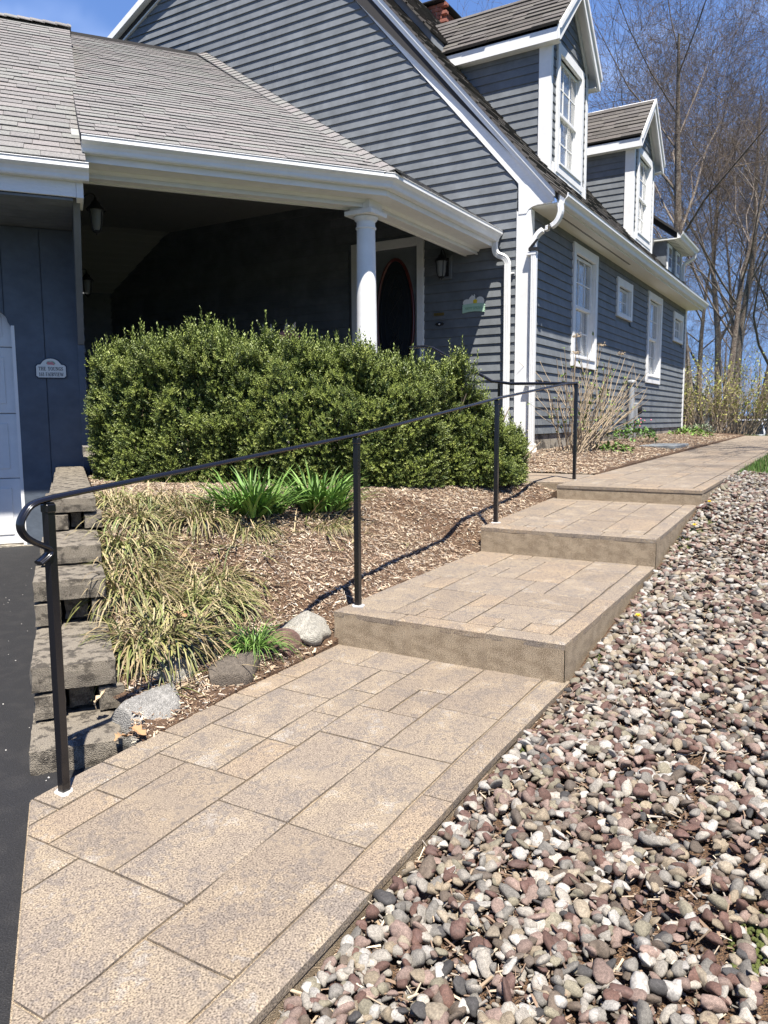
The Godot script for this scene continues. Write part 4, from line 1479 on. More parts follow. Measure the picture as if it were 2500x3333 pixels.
	b.bbox(Vector3(-0.155, 2.179, -0.155), Vector3(0.155, 2.222, 0.155), 0.004, Transform3D(turn, Vector3.ZERO))
	b.bbox(Vector3(-0.118, 2.221, -0.118), Vector3(0.118, 2.35, 0.118), 0.004, Transform3D(turn, Vector3.ZERO))
	b.bbox(Vector3(-0.16, -0.06, -0.16), Vector3(0.16, -0.015, 0.16), 0.004, Transform3D(turn, Vector3.ZERO))
	obj("abacus", b, M.white, c)
	# downspout at the wall
	var ds := part("downspout", p)
	b = MB.new()
	rect_pipe(b, elbow([Vector3(-0.40, 2.37, 0.10), Vector3(-0.40, 2.28, 0.10), Vector3(-0.375, 2.215, 0.09), Vector3(-0.285, 2.165, 0.075), Vector3(-0.245, 2.10, 0.066), Vector3(-0.245, 2.04, 0.066)]), 0.036, 0.028)
	obj("elbow", b, M.white_metal, ds)
	b = MB.new()
	rect_pipe(b, PackedVector3Array([Vector3(-0.245, 2.085, 0.066), Vector3(-0.243, 1.0, 0.066), Vector3(-0.24, -0.32, 0.066)]), 0.0375, 0.0295)
	obj("pipe", b, M.white_metal, ds)
	b = MB.new()
	b.box(Vector3(-0.205, 1.97, 0.02), Vector3(-0.17, 1.985, 0.05))
	obj("strap", b, M.white, ds)

# ------------------------------------------------------------------ garage; its own axes: x along the front, z out of it
func garage() -> void:
	var g := thing("garage", "grey-blue garage with white sectional door and shingled roof at left", "garage", Vector3.ZERO, Basis(D, Vector3.UP, N))
	var W := 0.30
	var b := MB.new()
	b.box(Vector3(-11.0, -1.2, -6.2), Vector3(-5.135, 2.0, 0.10))
	obj("core", b, M.garage_blue, g)
	# right side wall in clapboards (towards the entry)
	var y := -0.3
	while y < 2.3:
		b = MB.new()
		b.hexa([Vector3(-5.114, y, 0.29), Vector3(-5.114, y, -6.0), Vector3(-5.14, y, -6.0), Vector3(-5.14, y, 0.29)],
			[Vector3(-5.129, y + COURSE + 0.01, 0.29), Vector3(-5.129, y + COURSE + 0.01, -6.0), Vector3(-5.14, y + COURSE + 0.01, -6.0), Vector3(-5.14, y + COURSE + 0.01, 0.29)])
		obj("clapboard", b, M.siding, g)
		y += COURSE
	b = MB.new()
	b.prism(PackedVector2Array([Vector2(0.28, 1.9), Vector2(0.28, 2.85), Vector2(-3.0, 5.15), Vector2(-6.2, 3.05), Vector2(-6.2, 1.9)]), Transform3D(Basis(Vector3(0, 0, 1), Vector3.UP, Vector3(-1, 0, 0)), Vector3(-5.137, 0, 0)), 0.06)
	obj("side_gable", b, M.siding, g)
	# front panels with the door opening cut out
	var open := PackedVector2Array([Vector2(-8.27, -1.3), Vector2(-5.725, -1.3), Vector2(-5.725, 1.065), Vector2(-5.758, 1.07), Vector2(-5.77, 1.095)])
	for i in 8:
		var a := PI * 0.5 * i / 7.0
		open.append(Vector2(-5.775 - 0.22 * (1 - cos(a)), 1.10 + 0.14 * sin(a)))
	open.append_array(PackedVector2Array([Vector2(-7.98, 1.24), Vector2(-8.22, 1.10), Vector2(-8.27, 1.05)]))
	var edges := [-5.135, -5.472, -5.80, -6.10, -6.39, -6.70, -7.01, -7.32, -7.63, -7.94, -8.25, -8.56, -9.0]
	for i in edges.size() - 1:
		var rect := PackedVector2Array([Vector2(edges[i + 1] + 0.004, -0.99), Vector2(edges[i] - 0.004, -0.99), Vector2(edges[i] - 0.004, 1.955), Vector2(edges[i + 1] + 0.004, 1.955)])
		for poly in Geometry2D.clip_polygons(rect, open):
			b = MB.new()
			b.prism(poly, Transform3D(Basis(), Vector3(0, 0, W - 0.02)), 0.02)
			obj("panel_board", b, M.garage_blue, g)
	for part_poly in Geometry2D.clip_polygons(PackedVector2Array([Vector2(-9.0, -1.1), Vector2(-5.137, -1.1), Vector2(-5.137, 2.2), Vector2(-9.0, 2.2)]), open):
		b = MB.new()
		b.prism(part_poly, Transform3D(Basis(), Vector3(0, 0, 0.08)), W - 0.024 - 0.08)
		obj("front_wall", b, M.garage_blue, g)
	# the side wall runs out under the eave as a tapering wing
	b = MB.new()
	b.prism(PackedVector2Array([Vector2(W - 0.05, 0.90), Vector2(W + 0.03, 0.92), Vector2(W + 0.22, 1.18), Vector2(W + 0.62, 1.62), Vector2(1.33, 2.10), Vector2(W - 0.05, 2.10)]), Transform3D(Basis(Vector3(0, 0, 1), Vector3.UP, Vector3(-1, 0, 0)), Vector3(-5.125, 0, 0)), 0.055)
	obj("wing", b, M.siding, g)
	b = MB.new()
	b.bbox(Vector3(-5.19, -0.40, W - 0.05), Vector3(-5.127, 1.95, W + 0.008), 0.003)
	obj("corner_board", b, M.garage_blue, g)
	# door
	var dr := part("garage_door", g)
	var seams := [-0.975, -0.345, 0.266, 0.88, 1.26]
	for i in 4:
		b = MB.new()
		b.bbox(Vector3(-8.24, seams[i] + 0.003, W - 0.14), Vector3(-5.73, seams[i + 1] - 0.003, W - 0.10), 0.006)
		# raised fields
		for j in 4:
			var x1 := -5.83 - j * 0.61
			b.bbox(Vector3(x1 - 0.50, seams[i] + 0.09, W - 0.101), Vector3(x1, seams[i + 1] - 0.09, W - 0.092), 0.005)
		obj("door_section", b, M.door_white, dr)
	b = MB.new()
	b.box(Vector3(-5.75, -0.975, W - 0.099), Vector3(-5.722, 1.07, W + 0.004))
	obj("door_stop", b, M.white, dr)
	b = MB.new()
	b.box(Vector3(-8.3, -1.1, W - 0.20), Vector3(-5.58, -0.978, W + 0.03))
	obj("sill", b, M.foundation, dr)
	# frieze, soffit, gutter
	b = MB.new()
	b.bbox(Vector3(-9.5, 1.985, 1.362), Vector3(-5.155, 2.115, 1.382), 0.003)
	obj("frieze", b, M.white_wood, g)
	b = MB.new()
	b.bbox(Vector3(-5.154, 1.98, 1.0), Vector3(-5.10, 2.16, 1.388), 0.003)
	obj("frieze_return", b, M.white_wood, g)
	var sk := W - 0.02
	while sk < 1.34:                                             # soffit boards
		b = MB.new()
		b.box(Vector3(-9.5, 1.962, sk), Vector3(-5.182, 1.98, minf(sk + 0.118, 1.36)))
		obj("soffit_board", b, M.siding, g)
		sk += 0.125
	b = MB.new()
	b.sweep(PackedVector3Array([Vector3(-9.5, 2.108, 1.384), Vector3(-5.055, 2.103, 1.384)]), gutter_profile(), false, true)
	obj("gutter", b, M.white_metal, g)
	# roof
	var rf := part("roof", g)
	var sl := 0.663
	var up := Vector3(0, sl, -1).normalized()
	var org := Vector3(0, 2.232, 1.482)
	var ln := sqrt(1 + sl * sl)
	var rise := 4.48 * ln
	var region := PackedVector2Array([Vector2(-11.0, -0.03), Vector2(-5.075, -0.03), Vector2(-5.03, rise), Vector2(-11.0, rise)])
	b = MB.new()
	b.prism(PackedVector2Array([Vector2(-11, 0.0), Vector2(-5.085, 0.0), Vector2(-5.04, rise), Vector2(-11, rise)]), Transform3D(Basis(Vector3(1, 0, 0), up, Vector3(1, 0, 0).cross(up)), org - Vector3(1, 0, 0).cross(up) * 0.06), 0.06)
	b.hexa([Vector3(-11, 5.1, -3.0), Vector3(-5.05, 5.1, -3.0), Vector3(-5.05, 2.9, -6.4), Vector3(-11, 2.9, -6.4)], [Vector3(-11, 5.2, -3.0), Vector3(-5.05, 5.2, -3.0), Vector3(-5.05, 3.0, -6.4), Vector3(-11, 3.0, -6.4)])
	obj("deck", b, M.roof_edge, rf)
	shingle_field(rf, org, Vector3(1, 0, 0), up, region, rise, -11.0, -5.0, 41, func(x, _y): return x > -6.05)
	caps(rf, "ridge_cap", Vector3(-11.0, 5.22, -3.02), Vector3(-5.03, 5.255, -3.02), 0.14, 0.6, 43)

# ------------------------------------------------------------------ stamped concrete walk and steps
func slab_fn(b: MB, poly: PackedVector2Array, yfn: Callable, drop: float, bottom: float) -> void:   # poly in (x, z); top follows yfn
	var p := poly.duplicate()
	if not Geometry2D.is_polygon_clockwise(p):                   # counterclockwise from above means clockwise in (x, z)
		p.reverse()
	var t := Geometry2D.triangulate_polygon(p)
	for k in range(0, t.size(), 3):
		var a := p[t[k]]
		var c := p[t[k + 1]]
		var d := p[t[k + 2]]
		if (c - a).cross(d - a) > 0:
			var s := c
			c = d
			d = s
		b.tri(Vector3(a.x, yfn.call(a.y) - drop, a.y), Vector3(c.x, yfn.call(c.y) - drop, c.y), Vector3(d.x, yfn.call(d.y) - drop, d.y))
	for i in p.size():
		var a := p[i]
		var c := p[(i + 1) % p.size()]
		b.quad(Vector3(a.x, bottom, a.y), Vector3(c.x, bottom, c.y), Vector3(c.x, yfn.call(c.y) - drop, c.y), Vector3(a.x, yfn.call(a.y) - drop, a.y))

func paver_mesh(b: MB, poly: PackedVector2Array, yfn: Callable, bevel: float, tilt: Vector3, wobble := 0.0) -> void:
	var p := poly.duplicate()
	if not Geometry2D.is_polygon_clockwise(p):
		p.reverse()
	var c := Vector2.ZERO
	for q in p:
		c += q
	c /= p.size()
	var inner := PackedVector2Array()
	var m := p.size()
	for i in m:
		var e0 := (p[i] - p[(i - 1 + m) % m]).normalized()
		var e1 := (p[(i + 1) % m] - p[i]).normalized()
		var n0 := Vector2(-e0.y, e0.x)
		var n1 := Vector2(-e1.y, e1.x)
		if n0.dot(c - p[i]) < 0:
			n0 = -n0
		if n1.dot(c - p[i]) < 0:
			n1 = -n1
		var mid := (n0 + n1).normalized()
		inner.append(p[i] + mid * minf(bevel / maxf(mid.dot(n0), 0.4), p[i].distance_to(c) * 0.6))
	var h := func(q: Vector2, drop: float) -> Vector3:
		return Vector3(q.x, yfn.call(q.y) + tilt.y + (q.x - c.x) * tilt.x + (q.y - c.y) * tilt.z - drop, q.y)
	var top := h.call(c, -wobble)
	for i in m:
		var j := (i + 1) % m
		b.tri(h.call(inner[i], 0.0), h.call(inner[j], 0.0), top)
		b.quad(h.call(p[i], bevel * 0.55), h.call(p[j], bevel * 0.55), h.call(inner[j], 0.0), h.call(inner[i], 0.0))
		b.quad(h.call(p[i], 0.03), h.call(p[j], 0.03), h.call(p[j], bevel * 0.55), h.call(p[i], bevel * 0.55))

func rough_edge(poly: PackedVector2Array, r: RandomNumberGenerator, amount: float) -> PackedVector2Array:   # a slightly wandering outline
	var out := PackedVector2Array()
	for i in poly.size():
		var a := poly[i]
		var b := poly[(i + 1) % poly.size()]
		var n := maxi(1, int(a.distance_to(b) / 0.11))
		for k in n:
			var q := a.lerp(b, float(k) / n)
			if k > 0:
				var t := (b - a).normalized()
				q += Vector2(-t.y, t.x) * r.randf_range(-amount, amount)
			out.append(q)
	return out

func pave(parent: Node, region: PackedVector2Array, yfn: Callable, x0: float, z0: float, cell: Vector2, nx: int, nz: int, sd: int, alone: Callable, sizes: Array) -> void:
	var r := RandomNumberGenerator.new()
	r.seed = sd
	var full := {}
	var rest := MB.new()
	for j in nz:
		for i in nx:
			if full.has(Vector2i(i, j)):
				continue
			var pick := Vector2i(1, 1)
			for tries in 12:
				var s: Vector2i = sizes[r.randi() % sizes.size()]
				if i + s.x > nx or j + s.y > nz:
					continue
				var ok := true
				for a in s.x:
					for c in s.y:
						if full.has(Vector2i(i + a, j + c)):
							ok = false
				# avoid leaving a sliver one cell wide at the border
				if ok and i + s.x == nx - 1 and tries < 10:
					ok = false
				if ok:
					pick = s
					break
			for a in pick.x:
				for c in pick.y:
					full[Vector2i(i + a, j + c)] = true
			var g := 0.0032
			var rect := PackedVector2Array([Vector2(x0 + i * cell.x + g, z0 + j * cell.y + g), Vector2(x0 + (i + pick.x) * cell.x - g, z0 + j * cell.y + g), Vector2(x0 + (i + pick.x) * cell.x - g, z0 + (j + pick.y) * cell.y - g), Vector2(x0 + i * cell.x + g, z0 + (j + pick.y) * cell.y - g)])
			for poly in Geometry2D.intersect_polygons(rect, region):
				if poly.size() < 3:
					continue
				var area := 0.0
				for k in poly.size():
					area += poly[k].cross(poly[(k + 1) % poly.size()])
				if absf(area) < 0.004:
					continue
				var tilt := Vector3(r.randf_range(-0.004, 0.004), r.randf_range(-0.0012, 0.0012), r.randf_range(-0.004, 0.004))
				var q := rough_edge(poly, r, 0.0036)
				var m := r.randi() % 4
				if alone.call((j + pick.y * 0.5) * cell.y + z0):
					var b := MB.new()
					paver_mesh(b, q, yfn, 0.006, tilt, r.randf_range(0.0, 0.0015))
					obj("paver", b, M["paver%d" % m], parent)
				else:
					paver_mesh(rest, q, yfn, 0.008, tilt)
	if rest.v.size() > 0:
		obj("paver_mass", rest, M.paver0, parent).set_meta("kind", "stuff")

const SIZES := [Vector2i(2, 3), Vector2i(3, 3), Vector2i(2, 4), Vector2i(2, 2), Vector2i(3, 2), Vector2i(2, 2), Vector2i(1, 2), Vector2i(2, 3), Vector2i(3, 2)]

func strip(parent: Node, a: Vector2, b0: Vector2, width: Vector2, yfn: Callable, lens: Array, m: int) -> void:   # border pieces from a to b; width points inwards
	var len := a.distance_to(b0)
	var t := (b0 - a) / len
	var u := 0.0
	var k := 0
	while u < len - 0.02:
		var w: float = minf(lens[k % lens.size()], len - u)
		var p := a + t * (u + (0.002 if k > 0 else 0.0))
		var q := a + t * (u + w - 0.002)
		var b := MB.new()
		paver_mesh(b, rough_edge(PackedVector2Array([p, q, q + width, p + width]), rng, 0.001), yfn, 0.012, Vector3(0, 0.0005, 0))
		obj("border_paver", b, M["paver%d" % ((k + m) % 4)], parent)
		u += w
		k += 1

func walks() -> void:
	# the lowest stretch slopes down to the driveway
	var w := struct("lower_walkway", "sloping stamped-concrete walk beside the driveway", "walkway")
	var yl := func(z: float) -> float: return path_y(WALK, z)
	var poly := PackedVector2Array([Vector2(1.335, 6.10), Vector2(2.515, 6.10), Vector2(2.515, 8.74), Vector2(1.345, 7.86)])
	for band in [[6.05, 6.9], [6.9, 7.5], [7.5, 7.9], [7.9, 8.8]]:
		for q in Geometry2D.intersect_polygons(poly, PackedVector2Array([Vector2(0, band[0]), Vector2(4, band[0]), Vector2(4, band[1]), Vector2(0, band[1])])):
			var b := MB.new()
			slab_fn(b, q, yl, 0.010, -1.3)
			obj("bed", b, M.riser, w)
	var inner := PackedVector2Array([Vector2(1.337, 6.12), Vector2(2.4125, 6.12), Vector2(2.4125, 8.657), Vector2(1.347, 7.857)])
	pave(w, inner, yl, 1.337, 6.12, Vector2(0.1344, 0.133), 8, 20, 58, func(_z): return true, SIZES)
	strip(w, Vector2(2.517, 6.12), Vector2(2.517, 8.735), Vector2(-0.102, 0.0), yl, [0.52, 0.62, 0.47, 0.66, 0.5], 0)
	# two step slabs
	step_slab(PackedVector2Array([Vector2(1.335, 4.35), Vector2(2.508, 4.35), Vector2(2.508, 6.172), Vector2(1.335, 6.172)]), [[6.172, -0.751], [4.45, -0.709]], -1.15, 53, "lowest broad concrete step with the second post at its left corner")
	step_slab(PackedVector2Array([Vector2(1.362, 2.90), Vector2(2.515, 2.90), Vector2(2.515, 4.452), Vector2(1.362, 4.452)]), [[4.452, -0.537], [3.02, -0.471]], -0.95, 54, "middle concrete step with the third post at its left corner")
	# the upper walk along the house, with an arm to the entry
	var u := struct("upper_walkway", "upper stamped-concrete walk running along the house wall", "walkway")
	var yu := func(z: float) -> float: return path_y(UPPER, z)
	var b := MB.new()
	for band in [[3.028, -1.0], [-1.0, -6.0], [-6.0, -10.3]]:
		var x0 := 1.42 if band[0] > 1.0 else 1.36
		slab_fn(b, PackedVector2Array([Vector2(x0, band[1]), Vector2(2.548, band[1]), Vector2(2.548, band[0]), Vector2(x0, band[0])]), yu, 0.012, -0.85)
	slab_fn(b, PackedVector2Array([Vector2(-0.5, 1.92), Vector2(1.425, 1.92), Vector2(1.425, 2.82), Vector2(-0.5, 2.82)]), yu, 0.0125, -0.85)
	slab_fn(b, PackedVector2Array([Vector2(2.54, -10.3), Vector2(6.0, -10.3), Vector2(6.0, -9.2), Vector2(2.54, -9.2)]), yu, 0.0125, -0.85)
	obj("slab", b, M.riser, u)
	strip(u, Vector2(1.418, 3.032), Vector2(2.552, 3.032), Vector2(0, -0.10), yu, [0.62, 0.9], 1)
	strip(u, Vector2(2.552, 2.928), Vector2(2.552, -10.3), Vector2(-0.09, 0), yu, [0.8, 0.66, 0.92], 2)
	pave(u, PackedVector2Array([Vector2(1.42, -10.28), Vector2(2.458, -10.28), Vector2(2.458, 2.926), Vector2(1.42, 2.926)]), yu, 1.42, -10.28, Vector2(0.12975, 0.1327), 8, 100, 55, func(z): return z > -4.0, SIZES)
	pave(u, PackedVector2Array([Vector2(-0.5, 1.94), Vector2(1.414, 1.94), Vector2(1.414, 2.815), Vector2(-0.5, 2.815)]), yu, -0.5, 1.94, Vector2(0.160, 0.146), 12, 6, 56, func(_z): return true, SIZES)
	pave(u, PackedVector2Array([Vector2(2.56, -10.28), Vector2(6.0, -10.28), Vector2(6.0, -9.22), Vector2(2.56, -9.22)]), yu, 2.56, -10.28, Vector2(0.16, 0.15), 22, 7, 57, func(_z): return false, SIZES)

func step_slab(poly: PackedVector2Array, ys: Array, bottom: float, sd: int, label: String) -> void:
	var s := struct("step_slab", label, "step")
	var yf := func(z: float) -> float: return path_y(ys, z)
	var x0 := poly[0].x
	var x1 := poly[1].x
	var z0 := poly[0].y
	var z1 := poly[2].y
	var b := MB.new()
	# body with a finely uneven front and right face
	var nz := FastNoiseLite.new()
	nz.seed = sd
	nz.frequency = 3.0
	var cols := 40
	var rows := 6
	var F := func(i: int, j: int) -> Vector3:
		var x := lerpf(x0 + 0.003, x1 - 0.003, float(i) / cols)
		var y := lerpf(bottom, yf.call(z1) - 0.012, float(j) / rows)
		return Vector3(x, y, z1 - 0.0005 + 0.005 * nz.get_noise_2d(x * 3.0, y * 5.0) * (0.0 if j == rows else 1.0))
	for i in cols:
		for j in rows:
			b.quad(F.call(i, j), F.call(i + 1, j), F.call(i + 1, j + 1), F.call(i, j + 1))
	var R := func(i: int, j: int) -> Vector3:
		var z := lerpf(z1 - 0.004, z0, float(i) / cols)
		var y := lerpf(bottom, yf.call(z) - 0.012, float(j) / rows)
		return Vector3(x1 - 0.0005 + 0.005 * nz.get_noise_2d(z * 3.0, y * 5.0) * (0.0 if j == rows or i == 0 else 1.0), y, z)
	for i in cols:
		for j in rows:
			b.quad(R.call(i, j), R.call(i + 1, j), R.call(i + 1, j + 1), R.call(i, j + 1))
	b.quad(Vector3(x0 + 0.003, bottom, z0), Vector3(x0 + 0.003, bottom, z1), Vector3(x0 + 0.003, yf.call(z1) - 0.012, z1), Vector3(x0 + 0.003, yf.call(z0) - 0.012, z0))
	b.quad(Vector3(x0, yf.call(z1) - 0.012, z1 - 0.004), Vector3(x1, yf.call(z1) - 0.012, z1 - 0.004), Vector3(x1, yf.call(z0) - 0.012, z0), Vector3(x0, yf.call(z0) - 0.012, z0))
	obj("body", b, M.riser, s)
	strip(s, Vector2(x0, z1), Vector2(x1, z1), Vector2(0, -0.105), yf, [0.36, 0.45, 0.4], sd % 4)
	strip(s, Vector2(x1, z1 - 0.107), Vector2(x1, z0 + 0.10), Vector2(-0.10, 0), yf, [0.7, 0.55], (sd + 1) % 4)
	var nzc := int((z1 - 0.107 - z0 - 0.06) / 0.134)
	pave(s, PackedVector2Array([Vector2(x0 + 0.001, z0 + 0.05), Vector2(x1 - 0.1025, z0 + 0.05), Vector2(x1 - 0.1025, z1 - 0.1075), Vector2(x0 + 0.001, z1 - 0.1075)]), yf, x0 + 0.001, z1 - 0.1075 - (nzc + 1) * 0.134, Vector2((x1 - x0 - 0.1035) / 8.0, 0.134), 8, nzc + 1, sd, func(_z): return true, SIZES)

# ------------------------------------------------------------------ beds
const EDGE := [[7.9, -0.985], [6.9, -0.930], [6.2, -0.908], [6.0, -0.82], [5.5, -0.77], [4.5, -0.72], [4.3, -0.60], [3.2, -0.52], [2.9, -0.41], [2.0, -0.385]]

func mulch_y(x: float, z: float) -> float:
	var a := path_y(EDGE, z) + 0.36 * maxf(0.0, 1.33 - x)
	var c := -0.33 + 0.01 * maxf(0.0, 1.33 - x)
	return -0.06 * log(exp(-a / 0.06) + exp(-c / 0.06))

func in_bed(x: float, z: float) -> bool:
	var d := D.x * x + D.z * z
	var k := N.x * x + N.z * z
	if d < -5.16 and k > 0.95:
		return false
	if x < -0.58 and k < 1.16:
		return false
	if x > -0.62 and z < 2.84:
		return false
	return x < 1.365

func chip_cols() -> Color:
	var t := rng.randf()
	var c := Color(0.40, 0.30, 0.20)
	if t < 0.30:
		c = Color(0.29, 0.20, 0.135)
	elif t < 0.45:
		c = Color(0.17, 0.115, 0.08)
	elif t < 0.64:
		c = Color(0.52, 0.42, 0.30)
	elif t < 0.73:
		c = Color(0.66, 0.57, 0.43)
	elif t < 0.84:
		c = Color(0.36, 0.32, 0.27)
	return c * rng.randf_range(0.8, 1.2)

func chip_mesh(sd: int) -> ArrayMesh:
	var r := RandomNumberGenerator.new()
	r.seed = sd
	var b := MB.new()
	var w := 0.5
	b.hexa([Vector3(-1, -0.12, w * r.randf_range(0.5, 1)), Vector3(1, -0.12, w * r.randf_range(0.2, 0.9)), Vector3(1, -0.12, -w * r.randf_range(0.1, 0.8)), Vector3(-1, -0.12, -w * r.randf_range(0.4, 1))],
		[Vector3(-0.96, 0.12, w * r.randf_range(0.4, 0.9)), Vector3(0.93, 0.16, w * r.randf_range(0.2, 0.8)), Vector3(0.95, 0.1, -w * r.randf_range(0.1, 0.7)), Vector3(-0.9, 0.14, -w * r.randf_range(0.3, 0.9))])
	return b.mesh()

func mulch_beds() -> void:
	var s := struct("mulch_bed", "sloping bed of wood-chip mulch between the walk and the hedge", "mulch bed")
	var b := MB.new()
	var nz := FastNoiseLite.new()
	nz.frequency = 2.2
	var st := 0.09
	var Y := func(x: float, z: float) -> float:
		return mulch_y(x, z) + 0.018 * nz.get_noise_2d(x * 3.0, z * 3.0)
	for i in 48:
		for j in 66:
			var x := -2.95 + i * st
			var z := 2.02 + j * st
			if in_bed(minf(x + st * 0.5, 1.36), z + st * 0.5):
				if x > 1.34:
					continue
				var x1 := minf(x + st, 1.36)
				b.quad(Vector3(x, Y.call(x, z + st), z + st), Vector3(x1, Y.call(x1, z + st), z + st), Vector3(x1, Y.call(x1, z), z), Vector3(x, Y.call(x, z), z))
				if x1 > 1.33:
					b.quad(Vector3(x1, -1.25, z + st), Vector3(x1, -1.25, z), Vector3(x1, Y.call(x1, z), z), Vector3(x1, Y.call(x1, z + st), z + st))
	obj("mulch_soil", b, M.soil, s)
	for v in 3:
		var xs := []
		var cols := PackedColorArray()
		var n := 0
		while n < 24000:
			var x := rng.randf_range(-2.2, 1.36)
			var z := rng.randf_range(2.82, 7.85)
			if not in_bed(x, z):
				continue
			n += 1
			var l := 0.0045 + 0.0115 * pow(rng.randf(), 1.8)
			if rng.randf() < 0.02:
				l *= 1.8
			var wd := rng.randf_range(0.22, 0.75)
			var slope := Basis(Vector3(0, 0, 1), -0.30) if x < 1.3 and x > 0.2 else Basis()
			var q := slope * Basis.from_euler(Vector3(rng.randfn() * 0.28, rng.randf() * TAU, rng.randfn() * 0.28))
			xs.append(Transform3D(q * Basis.from_scale(Vector3(l, l * 0.7, l * wd)), Vector3(x, Y.call(x, z) + 0.003 + rng.randf() * 0.010, z)))
			cols.append(chip_cols())
		many("wood_chips", chip_mesh(70 + v), M.chip, s, xs, cols)
	# bed along the house wall
	var h := struct("foundation_bed", "mulched bed along the foundation of the house", "mulch bed")
	b = MB.new()
	var Y2 := func(x: float, z: float) -> float:
		var base := path_y([[2.0, -0.35], [0.3, -0.31], [-4.0, -0.265], [-10.0, -0.205], [-13.0, -0.25]], z)
		return base + 0.010 + 0.075 * clampf((1.40 - x) / 0.9, 0, 1) * clampf((1.98 - z) / 0.6, 0, 1) + 0.016 * nz.get_noise_2d(x * 3.0, z * 3.0) * clampf((1.98 - z) / 0.3, 0, 1)
	for i in 15:
		for j in 150:
			var x := -0.45 + i * 0.13
			var z := -13.0 + j * 0.1
			if z > 1.9:
				continue
			var x1 := minf(x + 0.13, 1.435)
			var z1 := minf(z + 0.1, 1.96)
			if x1 > 1.43:
				b.quad(Vector3(x1, -0.8, z1), Vector3(x1, -0.8, z), Vector3(x1, Y2.call(x1, z), z), Vector3(x1, Y2.call(x1, z1), z1))
			b.quad(Vector3(x, Y2.call(x, z1), z1), Vector3(x1, Y2.call(x1, z1), z1), Vector3(x1, Y2.call(x1, z), z), Vector3(x, Y2.call(x, z), z))
	obj("mulch_soil", b, M.soil, h)
	for v in 2:
		var xs := []
		var cols := PackedColorArray()
		for n in 9000:
			var z := 1.93 - 11.5 * pow(rng.randf(), 1.6)
			var x := rng.randf_range(-0.3, 1.40)
			if z < 0.0 and x < 0.02:
				continue
			var l := 0.008 + 0.016 * pow(rng.randf(), 1.6)
			var q := Basis.from_euler(Vector3(rng.randfn() * 0.3, rng.randf() * TAU, rng.randfn() * 0.3))
			xs.append(Transform3D(q * Basis.from_scale(Vector3(l, l * 0.7, l * rng.randf_range(0.25, 0.75))), Vector3(x, Y2.call(x, z) + 0.004 + rng.randf() * 0.010, z)))
			cols.append(chip_cols())
		many("wood_chips", chip_mesh(80 + v), M.chip, h, xs, cols)

# ------------------------------------------------------------------ river stones
func pebble_color(r: RandomNumberGenerator) -> Array:            # colour, speckled?
	var t := r.randf()
	var k := r.randf_range(0.72, 1.15)
	if t < 0.19:
		return [Color(0.68, 0.66, 0.61) * k, true]
	if t < 0.27:
		return [Color(0.78, 0.76, 0.71) * k, false]
	if t < 0.41:
		return [Color(0.48, 0.365, 0.325) * k, true]
	if t < 0.56:
		return [Color(0.24, 0.14, 0.115) * k, t < 0.48]
	if t < 0.68:
		return [Color(0.52, 0.45, 0.34) * k, t < 0.64]
	if t < 0.78:
		return [Color(0.38, 0.375, 0.355) * k, true]
	if t < 0.88:
		return [Color(0.25, 0.205, 0.165) * k, t < 0.84]
	if t < 0.92:
		return [Color(0.11, 0.11, 0.115) * k, true]
	return [Color(0.42, 0.40, 0.31) * k, true]

func facet(b: MB, sd: int, cuts: int) -> void:                    # a few flattened sides
	var r := RandomNumberGenerator.new()
	r.seed = sd
	for c in cuts:
		var d := Vector3(r.randfn(), r.randfn(), r.randfn()).normalized()
		var far := 0.0
		for q in b.v:
			far = maxf(far, q.dot(d))
		var lim := far * r.randf_range(0.72, 0.88)
		for i in b.v.size():
			var e := b.v[i].dot(d) - lim
			if e > 0:
				b.v[i] -= d * e * 0.9
	b.resmooth(0)

